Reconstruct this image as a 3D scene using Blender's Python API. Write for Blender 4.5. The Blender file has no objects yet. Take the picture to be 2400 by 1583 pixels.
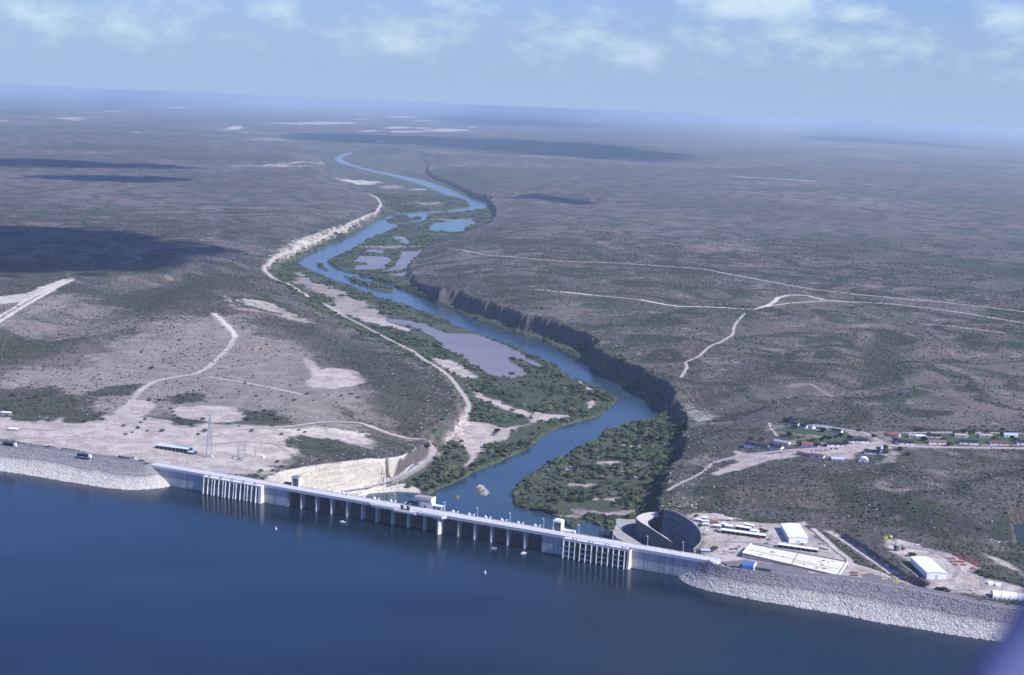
import bpy, bmesh, math, random
import numpy as np
from mathutils import Vector, Matrix

random.seed(7); rng = np.random.default_rng(7)
SC = bpy.context.scene
COL = SC.collection

# ---------------------------------------------------------------- camera
CAM_Z = 420.0
PITCH = math.radians(9.22005); ROLL = math.radians(2.4)
cam_d = bpy.data.cameras.new('camera'); cam = bpy.data.objects.new('camera', cam_d); COL.objects.link(cam)
cam_d.sensor_width = 36.0; cam_d.lens = 50.0
cam_d.clip_start = 0.1; cam_d.clip_end = 400000.0
cr, sr, cp, sp = math.cos(ROLL), math.sin(ROLL), math.cos(PITCH), math.sin(PITCH)
right = Vector((cr, sr * sp, sr * cp)); up = Vector((-sr, cr * sp, cr * cp)); back = -Vector((0, cp, -sp))
cam.matrix_world = Matrix(((right.x, up.x, back.x, 0), (right.y, up.y, back.y, 0), (right.z, up.z, back.z, CAM_Z), (0, 0, 0, 1)))
cam_d.dof.use_dof = True; cam_d.dof.focus_distance = 1900.0; cam_d.dof.aperture_fstop = 2.8
SC.camera = cam

# ---------------------------------------------------------------- sun and sky
SUN_AZ = math.radians(-28); SUN_EL = math.radians(41)      # azimuth from +x (right of the view), turned towards the camera
sun_dir = Vector((math.cos(SUN_EL) * math.cos(SUN_AZ), math.cos(SUN_EL) * math.sin(SUN_AZ), math.sin(SUN_EL)))
sd = bpy.data.lights.new('sun', 'SUN'); sd.energy = 5.0; sd.angle = math.radians(0.5); sd.color = (1.0, 0.97, 0.93)
so = bpy.data.objects.new('sun', sd); COL.objects.link(so)
so.rotation_euler = sun_dir.to_track_quat('Z', 'Y').to_euler(); so.location = (2000, -400, 3000)

world = bpy.data.worlds.new('World'); SC.world = world; world.use_nodes = True
wt = world.node_tree; wt.nodes.clear()
def wn(t, **k):
    n = wt.nodes.new(t)
    for a, b in k.items(): setattr(n, a, b)
    return n
def wmath(op, a, b=None, c=None):
    n = wn('ShaderNodeMath', operation=op)
    for i, v in enumerate((a, b, c)):
        if v is None: continue
        if isinstance(v, (int, float)): n.inputs[i].default_value = v
        else: wt.links.new(v, n.inputs[i])
    return n.outputs[0]
sky = wn('ShaderNodeTexSky', sky_type='NISHITA'); sky.sun_disc = False
sky.sun_elevation = SUN_EL; sky.sun_rotation = math.radians(90) - SUN_AZ
sky.altitude = 300; sky.air_density = 1.6; sky.dust_density = 0.6; sky.ozone_density = 4.0
tcw = wn('ShaderNodeTexCoord'); sep = wn('ShaderNodeSeparateXYZ'); wt.links.new(tcw.outputs['Generated'], sep.inputs[0])
az = wmath('ARCTAN2', sep.outputs[0], sep.outputs[1]); el = wmath('ARCSINE', sep.outputs[2])
cmb = wn('ShaderNodeCombineXYZ'); wt.links.new(wmath('MULTIPLY', az, 14.0), cmb.inputs[0]); wt.links.new(wmath('MULTIPLY', el, 24.0), cmb.inputs[1])
cn = wn('ShaderNodeTexNoise'); cn.inputs['Scale'].default_value = 1.9; cn.inputs['Detail'].default_value = 9; cn.inputs['Roughness'].default_value = 0.60
wt.links.new(cmb.outputs[0], cn.inputs['Vector'])
cn2 = wn('ShaderNodeTexNoise'); cn2.inputs['Scale'].default_value = 5.0; cn2.inputs['Detail'].default_value = 6
wt.links.new(cmb.outputs[0], cn2.inputs['Vector'])
# cumulus heaps: azimuth, elevation (degrees), half width, half height, amount
HEAPS = [(-18.6, 2.6, 3.0, 1.0, .30), (-15.2, 2.6, 2.6, .9, .34), (-12.6, 3.3, 1.6, .5, .26), (-9.9, 3.3, 1.1, .55, .44), (-7.6, 2.5, .8, .4, .34), (-4.6, 2.6, 2.4, .9, .36), (-2.0, 3.9, 2.0, .5, .30),
         (1.6, 2.7, 2.2, 1.0, .34), (4.2, 2.3, 2.4, .8, .34), (6.6, 4.5, 1.4, .6, .46), (9.4, 4.4, 3.0, .75, .74), (12.4, 4.1, 1.8, .5, .50), (16.5, 5.3, 2.4, .6, .48), (18.6, 3.8, 1.6, 1.2, .30), (10, 3.0, 5.5, .7, .30), (14, 2.6, 4, .8, .22)]
acc = None
for a_, e_, wa, we, am in HEAPS:
    u = wmath('DIVIDE', wmath('SUBTRACT', az, math.radians(a_)), math.radians(wa))
    v = wmath('DIVIDE', wmath('SUBTRACT', el, math.radians(e_)), math.radians(we))
    q = wmath('MULTIPLY', wmath('EXPONENT', wmath('MULTIPLY', wmath('ADD', wmath('MULTIPLY', u, u), wmath('MULTIPLY', v, v)), -1.0)), am)
    acc = q if acc is None else wmath('MAXIMUM', acc, q)
# scattered cloud over the whole sky above the haze, the same everywhere
dens = wmath('ADD', wmath('ADD', acc, wmath('MULTIPLY', wmath('SUBTRACT', cn.outputs[0], 0.5), 1.25)), wmath('MULTIPLY', wmath('SUBTRACT', cn2.outputs[0], 0.5), 0.42))
mr = wn('ShaderNodeMapRange', interpolation_type='SMOOTHSTEP'); wt.links.new(dens, mr.inputs[0])
mr.inputs[1].default_value = 0.0; mr.inputs[2].default_value = 0.74; mr.inputs[3].default_value = 0; mr.inputs[4].default_value = 1
mr2 = wn('ShaderNodeMapRange', interpolation_type='SMOOTHSTEP'); wt.links.new(el, mr2.inputs[0])
mr2.inputs[1].default_value = math.radians(0.3); mr2.inputs[2].default_value = math.radians(2.6)
cmask = wmath('MULTIPLY', wmath('MULTIPLY', mr.outputs[0], mr2.outputs[0]), 0.72)
tint = wn('ShaderNodeMix', data_type='RGBA', blend_type='MULTIPLY'); tint.inputs[0].default_value = 1.0
wt.links.new(sky.outputs[0], tint.inputs[6]); tint.inputs[7].default_value = (0.46, 0.66, 1.46, 1)
lowc = wn('ShaderNodeMix', data_type='RGBA')               # the milky air low over the horizon, all round
mr3 = wn('ShaderNodeMapRange', interpolation_type='SMOOTHSTEP'); wt.links.new(el, mr3.inputs[0])
mr3.inputs[1].default_value = math.radians(-1); mr3.inputs[2].default_value = math.radians(9); mr3.inputs[3].default_value = 1.0; mr3.inputs[4].default_value = 0.0
wt.links.new(mr3.outputs[0], lowc.inputs[0]); wt.links.new(tint.outputs[2], lowc.inputs[6]); lowc.inputs[7].default_value = (2.95, 4.12, 6.2, 1)
mix = wn('ShaderNodeMix', data_type='RGBA'); wt.links.new(cmask, mix.inputs[0]); wt.links.new(lowc.outputs[2], mix.inputs[6]); mix.inputs[7].default_value = (5.7, 7.1, 7.7, 1)
bg = wn('ShaderNodeBackground'); bg.inputs[1].default_value = 0.1; wt.links.new(mix.outputs[2], bg.inputs[0])
wo = wn('ShaderNodeOutputWorld'); wt.links.new(bg.outputs[0], wo.inputs[0])

SC.view_settings.view_transform = 'Standard'; SC.view_settings.look = 'None'
SC.view_settings.exposure = 0.35; SC.view_settings.gamma = 1.0; SC.view_settings.use_curve_mapping = False
SC.render.engine = 'CYCLES'
SC.cycles.max_bounces = 5; SC.cycles.diffuse_bounces = 2; SC.cycles.glossy_bounces = 2; SC.cycles.transparent_max_bounces = 6
SC.cycles.volume_bounces = 0; SC.cycles.use_denoising = True

# ---------------------------------------------------------------- scene data, image coordinates projected to world space (metres; x right, y ahead, z up from the dam crest)
DATA = {'shore':[(-9000,3179.1),
(-3000,2329.1),
(-692.9,1679.1),
(-634.3,1660.8),
(-598.8,1647.5),
(-553.1,1632.1),
(-508.2,1617),
(-468.7,1601.3),
(-438,1588.5),
(-421.5,1581.5),
(-412.3,1578.1),
(-400.4,1580),
(196.3,1315.5),
(205.4,1301.4),
(212.9,1297.3),
(224.3,1292.6),
(243.6,1287.6),
(262.7,1282.7),
(281.6,1277.8),
(313.5,1278.2),
(335.4,1270.2),
(364.3,1259.6),
(398.6,1243),
(431,1223.4),
(464.5,1210),
(502.9,1192.3),
(558.8,1167.2),
(3000,667.2),
(9000,200),
(9000,-9000),
(-9000,-9000)],
'valley':[(-268.8,1542,-5,8),
(-270.1,1571.7,-8,9),
(-263.6,1620.7,-14,10),
(-240.2,1666.1,-19,10),
(-204.3,1708.8,-23,10),
(-171.5,1749.8,-27,11),
(-162.5,1757.1,-29,14),
(-155,1777,-32,8.5),
(-142.7,1793.9,-34,8.5),
(-128.7,1827.5,-36,8.5),
(-118.5,1884.2,-40,8.5),
(-115.9,1904.6,-37,24),
(-125.8,1946.5,-40,30),
(-115.1,1963.2,-36,26),
(-97.9,2021.3,-34,24),
(-87.2,2108,-33,24),
(-88.8,2194.7,-33,24),
(-100.9,2274,-32,25),
(-118.1,2355.9,-32,26),
(-146.8,2441.4,-32,30),
(-192.3,2544.3,-33,34),
(-241.3,2650.6,-34,38),
(-294.9,2770.6,-35,44),
(-357.4,2863.7,-34,70),
(-422.7,3015.9,-36,60),
(-461.2,3151.4,-38,60),
(-517.1,3324.2,-40,60),
(-584.1,3513.2,-42,60),
(-645.7,3680.4,-43,50),
(-691,3812.5,-42,50),
(-714.7,3981.3,-38,50),
(-709.7,4132,-34,45),
(-702.6,4293,-32,45),
(-695,4537,-31,45),
(-679.3,4809,-31,45),
(-657.1,5081,-31,45),
(-636,5416,-32,50),
(-616.5,5760,-34,50),
(-614.1,6163,-38,50),
(-629.3,6546,-42,50),
(-689.8,6993,-45,50),
(-768,7253,-45,60),
(-895.3,7786,-45,60),
(-1089.8,8781,-45,60),
(-1262,9584,-45,60),
(-1442.5,10362,-46,60),
(-1621.8,11281,-46,60),
(-1802.2,12660,-46,60),
(-1737.2,13949,-46,60),
(-1517.2,13838,-46,60),
(-1245.8,13157,-46,60),
(-973.5,12682,-46,60),
(-830.9,12259,-44,50),
(-707.3,11566,-42,40),
(-675.6,10700,-40,20),
(-634,9961,-38,15),
(-537.1,9189,-36,12),
(-431.3,8732,-36,12),
(-312.7,8065,-36,12),
(-209.7,7456,-36,12),
(-127.3,6927,-36,12),
(-92.1,6446,-36,12),
(-86.8,6039,-38,15),
(-101.3,5698,-42,30),
(-161.2,5344,-45,60),
(-222.2,4944,-46,60),
(-280.5,4688,-46,40),
(-300.4,4470,-46,36),
(-301.5,4147,-46,36),
(-275.7,3900.7,-44,24),
(-250.4,3710,-40,8),
(-229.8,3602.7,-36,6),
(-171.5,3464.7,-27,6),
(-127.7,3438,-27,6),
(-81.8,3304,-25,6),
(-26.3,3197.3,-25,6),
(19.2,3108.3,-25,6),
(44.3,3063.4,-25,6),
(77.8,3016,-25,6),
(107.3,2975.3,-25,6),
(137.5,2895.4,-25,6),
(168.1,2798.7,-25,6),
(175.7,2682.9,-25,6),
(182.3,2612.8,-25,7),
(208.6,2568.8,-25,6),
(220.7,2523.1,-25,6),
(240.6,2480.8,-25,6),
(251.3,2406,-25,6),
(267.7,2348.1,-25,6),
(271,2261.2,-27,6),
(274.3,2253.7,-38,10),
(277.3,2195,-38,8),
(274,2132,-36,6),
(266,2052.5,-35,6),
(250.8,1937.8,-34,7),
(231.3,1837.4,-34,7),
(208.2,1745.7,-34,8),
(188.8,1662.6,-34,8),
(183,1624.4,-34,10),
(176.3,1515.2,-11,4),
(187.1,1501.8,-11,4),
(194.5,1485,-11,4),
(201.2,1463.7,-11,4),
(204.6,1439.5,-11,4),
(203.8,1415.5,-11,4),
(198.7,1391.7,-11,4),
(188.8,1370.7,-11,4),
(185.3,1323.7,-11,4),
(-262.6,1522.2,-6,5)],
'pad_keep':0,
'river':[(-172.6,1718.4),
(-136.5,1732.1),
(-93.4,1729.6),
(-89.9,1739.4),
(-59.2,1802.6),
(-40.5,1850.6),
(-21.6,1878.1),
(6.4,1937.8),
(26.6,1978.9),
(47.2,2044.5),
(51.3,2069.4),
(83.3,2143.4),
(120.5,2194.7),
(150.5,2237.7),
(163.9,2288.1),
(182.6,2353.7),
(177.6,2374),
(153.5,2450.4),
(127.8,2519.4),
(112.4,2528.2),
(104.9,2572.1),
(88.9,2657.7),
(65.3,2714.1),
(3.3,2847.9),
(-5.7,2872.3),
(-78.1,3012.5),
(-115,3081.8),
(-173,3216.8),
(-204.2,3289.7),
(-267.2,3401.2),
(-319.5,3477.2),
(-365.1,3559.5),
(-421.5,3690.4),
(-476.4,3787.3),
(-528.1,3891.4),
(-584.4,4031),
(-643.6,4176),
(-658.5,4229),
(-653.1,4385),
(-641.1,4556),
(-618.1,4751),
(-606.3,4949),
(-589.1,5186),
(-590.6,5484),
(-587.4,5821),
(-559.4,6042),
(-513.1,6291),
(-409,6429),
(-301.5,6600),
(-221,6848),
(-263.7,7262),
(-375.2,7609),
(-488.1,8145),
(-610.3,8620),
(-842.4,9384),
(-977.8,9751),
(-1083.1,10049),
(-1224.5,10485),
(-1372.9,10966),
(-1512.2,11709),
(-1581.7,12561),
(-1588.1,13137),
(-1565.1,13546),
(-1528.2,13094),
(-1499.4,12228),
(-1449.7,11685),
(-1291.5,10969),
(-1139.2,10421),
(-1020.2,10109),
(-921.8,9867),
(-738.4,9416),
(-608.3,9080),
(-519.7,8740),
(-411.3,8311),
(-316.6,7840),
(-216.8,7498),
(-142.2,7273),
(-135.1,7147),
(-149.6,6952),
(-152.7,6744),
(-211.3,6570),
(-349,6359),
(-394.1,6232),
(-379.1,5977),
(-395.9,5834),
(-429.9,5730),
(-459.6,5652),
(-466.6,5546),
(-489.6,5306),
(-504.3,5165),
(-517.7,4999),
(-534,4811),
(-538.7,4544),
(-557.9,4398),
(-565.8,4331),
(-567,4252),
(-529.7,4131),
(-490.8,4022),
(-444.2,3986.7),
(-432.8,3939.5),
(-369.3,3848.1),
(-311.8,3727.1),
(-270.6,3632),
(-205.4,3485.3),
(-151.8,3369.5),
(-95,3225.8),
(-43.8,3127.3),
(-0.5,3050.9),
(63,2947.5),
(109.2,2787.2),
(148.3,2701.2),
(165.8,2615.8),
(185.9,2548.5),
(207.2,2446.6),
(225.6,2398.4),
(234.5,2332.9),
(257,2293.3),
(253.2,2276),
(232.5,2225.4),
(199.8,2192.7),
(173.7,2160.5),
(138.6,2093.8),
(134.9,2060.3),
(120.6,2026.8),
(73.9,1935.4),
(38,1860.4),
(13,1791.8),
(8.2,1754.8),
(8.4,1730.7),
(11.8,1691.4),
(18.1,1681.2),
(36.3,1673.7),
(49.4,1668.3),
(61.7,1651.9),
(66.9,1633),
(74,1602.9),
(93.2,1585.5),
(115.9,1551.2),
(104.9,1526.2),
(38.6,1551.7),
(-90.9,1610.1),
(-171,1655.5)],
'islands':[[(-43.1,1759.8),(-41.4,1774.6),(-34,1782.1),(-26.1,1777.1),(-20.2,1759.3),(-16.6,1743.6),(-20.7,1732.9),(-24.7,1722.4),(-32.5,1733.1),(-40.5,1745.9)],
[(-70.2,1713.4),(-64.3,1724.1),(-57.3,1735.2),(-54.1,1721.8),(-55,1706),(-62.4,1706.8)],
[(-596.9,4210),(-592.5,4224),(-566,4153),(-536.7,4074),(-526.5,4034),(-540.4,4029),(-565.4,4086)],
[(-478.8,3916.2),(-466.3,3920.7),(-408.4,3803.9),(-356.7,3746.9),(-323.6,3694.8),(-305.8,3656.7),(-307.8,3604.6),(-331.8,3605.2),(-363.4,3646.4),(-414.3,3754.9),(-453.7,3845.7)],
[(-538.5,5821),(-535.5,5959),(-516.5,6112),(-470.8,6113),(-442.7,5986),(-414.5,6096),(-395.9,6012),(-418.9,5907),(-444.6,5783),(-479,5680),(-517.2,5724)]],
'ponds':[([(-277.8,3140.5),(-235.3,3130.9),(-187.9,3091),(-175.4,3043),(-140.6,2973.2),(-107.1,2972.4),(-76.9,2980.4),(-45,2913.4),(-17.4,2857.3),(-2.6,2834.7),(20.6,2747.7),(61,2624.6),(36.9,2649.1),(12.3,2713.3),(-4.4,2709.3),(-6.8,2677.2),(20.6,2607.9),(25.9,2551.2),(2.5,2511.2),(-20.8,2519.7),(-42.1,2542.9),(-50.9,2576.7),(-70.7,2616.4),(-87,2689.5),(-109,2748.8),(-131.1,2793.8),(-145.3,2842.4),(-155.3,2912.4),(-179.5,2962.8),(-198.4,3016.6),(-242.6,3065.5),(-273.9,3098.6)],-60.2),
([(-483.5,4420),(-441.5,4437),(-388.3,4410),(-381.4,4334),(-389.8,4181),(-378.4,4129),(-403,4092),(-452.3,4060),(-469.2,4151),(-435.6,4193),(-438.6,4251),(-479.1,4265),(-481.5,4373)],-60.2),
([(-370.7,4601),(-303.9,4646),(-303.4,4396),(-312.5,4211),(-313,4097),(-348.8,4043),(-384.5,4030),(-360.8,4107),(-355.9,4194),(-357.8,4406)],-60.2),
([(-351.8,3976),(-308.8,4044),(-303.7,3980.3),(-319.2,3948.9)],-60.2),
([(-484.8,4588),(-465.6,4639),(-431.8,4617),(-427.4,4536),(-465.2,4534)],-60.2),
([(-447,5118),(-400.7,5122),(-367.1,4891),(-377.8,4862),(-418.2,4988)],-60.2),
([(-335.4,5469),(-336,5750),(-277.6,5890),(-192.3,6004),(-170.9,5835),(-206,5658),(-206,5450),(-253.3,5403),(-319.6,5414)],-60.2),
([(580.8,1603.6),(606,1607.2),(642.7,1598.8),(602,1489.7),(567.5,1497),(564,1507.2),(569.5,1543.9),(575.3,1572.4)],-35),
([(75.4,1589.9),(85,1606.6),(97.1,1620.4),(108.4,1615.1),(112.6,1600.3),(120,1591.2),(116.8,1570.8),(104.3,1564.2),(93.7,1577.5),(82.9,1579.3)],-60.4)],
'draws':[([(222.8,1612.3),(267.2,1608.2),(331.2,1603.6),(379.4,1596.7),(419.6,1578.5),(463.3,1541.8),(508.2,1516.4),(564.1,1487.4),(640.6,1448.3)],-40,62),
([(266.5,2141.5),(288.3,2105.7),(330.9,2132.5),(380.3,2196.6),(435.4,2241.2),(503.3,2238.3),(595.8,2309.2),(684.1,2401.1),(762.5,2418),(876.9,2386.4)],-25,60),
([(555.6,2258.9),(648.2,2464.9),(697.3,2695.9),(755.5,2862.1)],-22,80),
([(703.6,2687.9),(768.6,2656.8),(860,2664.8),(917.7,2692.5),(1014.6,2734.6),(1154.9,2711.5)],-22,90),
([(1158.8,4522),(1288.2,4547),(1371.3,4504),(1450.9,4414),(1551.3,4247)],-25,140),
([(-114.2,7104),(35.2,7308),(230.8,7265),(431.1,6969),(704.1,6777)],-36,150),
([(-688.1,3758),(-734.4,3544.3),(-794.5,3346.7),(-821.6,3104.4),(-797,2757.9),(-819.5,2564.7),(-825.2,2335.6),(-861.7,2208.6)],-27,110),
([(-5840,16095),(-6203,22678),(-4069,19554),(-2394.3,16125),(-1534.5,12041)],-45,500)],
'patches':[([(-884.7,1807.9),(-498.1,1818.4),(-382.8,1802.4),(-303.4,1792.5),(-279.1,1681.7),(-273.3,1561.8),(-305,1575.5),(-413.8,1600.4),(-618.5,1687.5),(-856.6,1749.4)],-6,60),
([(-702.8,1690),(-610.7,1666.1),(-518.6,1634.8),(-422.9,1597.6),(-408.6,1584),(-413.9,1563.6),(-687.3,1652.2)],-0.6,10),
([(213.3,1507.1),(285.7,1493.2),(330.1,1483.6),(364.8,1434.6),(384.7,1339.6),(356.6,1310.3),(256.5,1322.8),(202.1,1348.5),(205.6,1427.1)],-9,25),
([(220.1,1358.9),(337.9,1337.1),(360.7,1311.6),(389.7,1268.7),(346.5,1270.4),(213.4,1311.5)],-5,14),
([(350.4,1432.3),(376.1,1428.4),(403.6,1414.5),(441.8,1379.7),(468.5,1304.1),(496.8,1247.9),(488.2,1224.3),(395.1,1260.8),(380,1292.7),(362.9,1355.3)],-2,9),
([(342.6,1455.8),(347.9,1448.9),(360.4,1396.3),(372.3,1343.4),(381.4,1298.8),(395.9,1275.3),(390.4,1269.9),(372.9,1294.1),(362.2,1333),(350.7,1382.4),(339.3,1429.6)],-9.5,4),
([(198.9,1315.7),(208.3,1306.5),(236.6,1305.1),(289.2,1283.1),(363.2,1259.9),(415.1,1236.1),(498,1199.9),(489.7,1178),(284.9,1261.8),(209.2,1283.8)],-0.6,9),
([(198.1,1726.9),(261.4,1804.6),(316.5,1912.3),(407.9,2024.4),(501.9,2028.2),(592.2,2017.2),(887.6,2058.8),(808.2,1864.3),(508.1,1812.8),(390.1,1781.3),(272.9,1728.8)],-13,90)],
'late_patches':[],
'plains':[([(-1134.6,2326.9),(-821.4,2453.5),(-741,2706.4),(-702.2,2996.8),(-639.2,3087),(-499.3,2927.2),(-358.4,2676.9),(-234.8,2422.4),(-168.3,2239.2),(-140,2044),(-167.2,1869.5),(-329.3,1813.7),(-852.4,1740.1)],-12,110)],
'masks':[('bare',0.5,60,1.6,[(-785.4,2043.8),(-734.2,2232.4),(-685,2501.6),(-657.9,2772.4),(-540.9,2777.1),(-384.8,2532.1),(-278.6,2300.4),(-196.1,2172.2),(-154.3,1990.8),(-224.4,1867.5),(-395.3,1861),(-557.6,1829.9),(-685.3,1780.5)]),
('bare',0.85,25,0.6,[(-787.3,1840.8),(-623.8,1859.9),(-511.8,1868.6),(-390.7,1839.1),(-280.8,1860.3),(-179.9,1879.7),(-164.8,1843.5),(-237.2,1792.6),(-257.2,1707.5),(-270.3,1600.7),(-303.2,1566.3),(-412.8,1596.6),(-618.5,1687.5),(-742.5,1734.5)]),
('bare',1,6,0.3,[(-466.1,1904.4),(-459.2,1937),(-421.2,1953.5),(-384.4,1949.3),(-357.4,1917.7),(-356.8,1868.6),(-391.6,1843.4),(-435.5,1861.3)]),
('bare',1,8,0.5,[(-535.8,1882.1),(-535.1,1953.6),(-516.1,1972.4),(-490.3,1942.2),(-487.7,1886.2),(-499.3,1822.7),(-507,1771),(-513.7,1729.2),(-523.4,1743.9),(-525.9,1817.6)]),
('bare',1,6,0.4,[(-314.6,2129.5),(-311.5,2235.9),(-296,2273.2),(-254.6,2275.1),(-224.2,2237.2),(-223.9,2183.5),(-239.5,2145.7),(-267.2,2106.4),(-299.9,2109.3)]),
('bare',1,6,0.4,[(-185.2,2238.2),(-173.5,2304.5),(-145.5,2258),(-140.6,2237.2),(-174.2,2229.7)]),
('white',0.66,6,1.2,[(-593.4,3011.7),(-571.2,3074),(-523.6,3067.9),(-472.6,2982.1),(-443.9,2913.6),(-466.3,2888.3),(-524.8,2921),(-566.6,2953.4)]),
('white',0.5,6,1.4,[(-630.8,3069.1),(-569,2920.4),(-493.3,2892.7),(-424.3,2900.7),(-399.1,2817.7),(-438.6,2824),(-519.2,2842.3),(-573.9,2856.6)]),
('bare',0.62,12,2.2,[(-443.9,3344.3),(-415.3,3484.3),(-366.1,3421.2),(-323.5,3307.7),(-287.6,3193.5),(-285.1,3115.9),(-317.9,3068.9),(-365.8,3157.7),(-399.3,3194.7)]),
('bare',0.55,10,2.2,[(-599.2,3921.1),(-499.6,3713.7),(-399.5,3530),(-416,3405.7),(-491.5,3500.4),(-581.1,3731.8)]),
('bare',0.9,8,0.9,[(-344,3177.2),(-282.8,3142.2),(-221,3022.6),(-207.7,2967.5),(-277.5,3037.2),(-331,3102.9)]),
('bare',0.9,8,0.9,[(-162.4,2691.7),(-111.5,2657.2),(-75.3,2555),(-54.2,2497.4),(-88.2,2489.8),(-123.4,2578.3)]),
('bare',1,7,0.6,[(-83,2040),(-73.5,2142.9),(-40.4,2134.2),(-7.2,2102.2),(31.8,2148),(42.5,2228),(66.2,2216.7),(103.6,2217.6),(92.4,2184.1),(51.9,2167),(12.2,2091.4),(-0,2027.9),(-29.8,1969.9),(-46.2,1917.1),(-59.9,1964.6)]),
('bare',0.9,5,0.9,[(-73.9,2414.4),(-46.2,2346.3),(-2.3,2268.4),(39,2217.7),(32,2184.8),(-8.9,2234.1),(-52.3,2309.6)]),
('bare',0.9,4,0.7,[(128.3,2312),(140.3,2338.8),(141.7,2297.6),(127.8,2254.7)]),
('bare',0.9,4,0.7,[(121.7,2504.1),(135,2459.6),(151,2406.1),(146.3,2386.6),(130.3,2439.3)]),
('bare',0.9,4,0.6,[(-59,1867.4),(-49.2,1916.6),(-40.7,1930.3),(-47.5,1869.3),(-55.4,1849.6)]),
('white',1.15,3,0.1,[(-273.1,1539.6),(-272.1,1577.1),(-264.6,1626.5),(-241.1,1672.2),(-205.1,1715.1),(-172.2,1756.3),(-162,1763.8),(-155.1,1781.5),(-149.8,1730.6),(-113.1,1478.9),(-263,1521.3)]),
('white',1,3,0.5,[(-156,1775.8),(-142.9,1796.1),(-128.9,1829.8),(-118.6,1886.6),(-110.5,1927.8),(-117.7,1881.6),(-132,1807.6),(-149.4,1766.2)]),
('white',0.9,5,0.5,[(-163.9,1684.4),(-158.4,1734.8),(-128.2,1760.3),(-98.9,1728),(-91.3,1709.3),(-117.6,1693.5)]),
('white',0.58,5,2.2,[(-703.5,4027),(-716.8,4263),(-708.9,4539),(-686.2,4858),(-648.9,5137),(-613.7,5508),(-595.6,5435),(-621.6,5043),(-650.9,4762),(-669.8,4375),(-687.8,4056)]),
('white',0.62,2,0.3,[(-44.1,1757.8),(-41.5,1777),(-34,1784.5),(-25,1775.4),(-15.5,1742),(-24.6,1716.7),(-40.3,1740.1)]),
('white',0.55,2,0.3,[(-71,1707.5),(-64.3,1724.3),(-57.4,1737.4),(-52.9,1720.2),(-53.7,1700.5)]),
('white',0.8,8,1,[(-1076.2,2901.4),(-1033.8,2982.7),(-1030.5,3168.2),(-1014,3254.2),(-991.2,3105),(-992.4,2862.5),(-1034.2,2787.3)]),
('bare',0.5,30,1,[(-1010,2677.4),(-984.7,2998.6),(-926.7,3017.2),(-836.3,2617.7),(-854.8,2463.3),(-923.2,2445.3)]),
('bare',1,6,0.3,[(-665,1727.5),(-652,1747.2),(-615,1758.5),(-570.9,1749.4),(-583.4,1725.7),(-624.7,1713.9)]),
('white',0.75,4,1,[(-329.4,1813.7),(-279,1848.7),(-226,1879.8),(-192.9,1894.2),(-190.7,1873.4),(-233.6,1849.6),(-284.9,1814.6),(-325.4,1792.2)]),
('white',0.5,4,1,[(-411.1,1757.5),(-349.2,1800.6),(-324.7,1788),(-342.3,1765.4),(-395.5,1736.9)]),
('green',0.5,10,2,[(-579.7,1828.5),(-554.7,1887.5),(-529.9,1812.3),(-551.1,1790.5),(-573.4,1791.2)]),
('green',0.5,10,2,[(-448.1,1854.2),(-423.5,1859),(-398.8,1824.6),(-409.4,1797.4),(-433.4,1805.3)]),
('green',0.42,12,2,[(-486.2,1998.7),(-451.8,2037.2),(-432.9,1979.5),(-470,1957)]),
('green',0.42,12,2,[(-375.1,1932.9),(-326.9,1928.4),(-293.3,1866.8),(-335.3,1845.7)]),
('green',0.45,12,1,[(-586.7,2050.4),(-549.2,2074.9),(-546.7,1995.9),(-611.3,1967.2)]),
('bare',0.8,8,1,[(-354.9,2362.5),(-324.9,2329),(-293.4,2203.6),(-304.8,2165.8),(-333.5,2268.4)]),
('white',0.62,6,1.4,[(-614.3,2842.9),(-585.6,2809.1),(-538.3,2680.8),(-506.4,2585.4),(-488.2,2493.3),(-491.7,2469.3),(-522.1,2581.2),(-566.8,2700.1)]),
('white',0.5,10,1.6,[(-957,2577.7),(-1000.1,2885),(-1021.4,3140),(-1014.2,3270.6),(-986.9,3121.1),(-976.3,2892.4),(-954.5,2658.8),(-923.4,2486.5)]),
('bare',0.6,6,1,[(76.3,1680.6),(122.6,1669),(165.3,1684.6),(174.2,1667.5),(126.1,1642.3),(80.6,1653.6)]),
('bare',0.7,4,1,[(52.6,1667.8),(70.3,1652.1),(106.2,1652),(100.5,1640.3),(64.8,1638.7)]),
('clear',0.8,6,1,[(147,1801.3),(153.3,1810.9),(164.8,1814.9),(175.4,1808),(168.9,1796.3),(156.1,1792.2)]),
('clear',0.8,6,1,[(127.4,1751.6),(136.9,1765.3),(154.9,1771.2),(171.6,1761.6),(161.6,1744.9),(141.7,1738.8)]),
('clear',0.8,6,1,[(109.8,1838.7),(117.1,1848.8),(131.1,1853.4),(144.4,1846.6),(136.8,1834.3),(121.2,1829.6)]),
('clear',0.8,6,1,[(171.7,1906.3),(178,1926.4),(188.1,1933),(196,1915.1),(189.2,1890.5),(178.2,1884)]),
('clear',0.8,6,1,[(172.2,1768.8),(177.3,1790.3),(184.5,1796.7),(189.3,1776.6),(183.7,1750.3),(175.8,1744.1)]),
('bare',0.7,4,2.5,[(65.1,1874.4),(72.4,1886.7),(86.6,1891.9),(100.2,1883),(92.7,1867.9),(76.9,1862.6)]),
('bare',0.7,4,2.5,[(85.4,1790.4),(92.4,1800.9),(106,1805.4),(119,1798.1),(111.7,1785.3),(96.6,1780.6)]),
('bare',0.7,4,2.5,[(124.9,1910.2),(130.8,1920.8),(141.7,1925.1),(151.9,1917.2),(145.7,1904.3),(133.6,1899.8)]),
('bare',0.7,4,2.5,[(167.8,2018),(173.7,2029.7),(184,2034.2),(193.3,2025.2),(187.2,2010.9),(175.7,2006.3)]),
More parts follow.
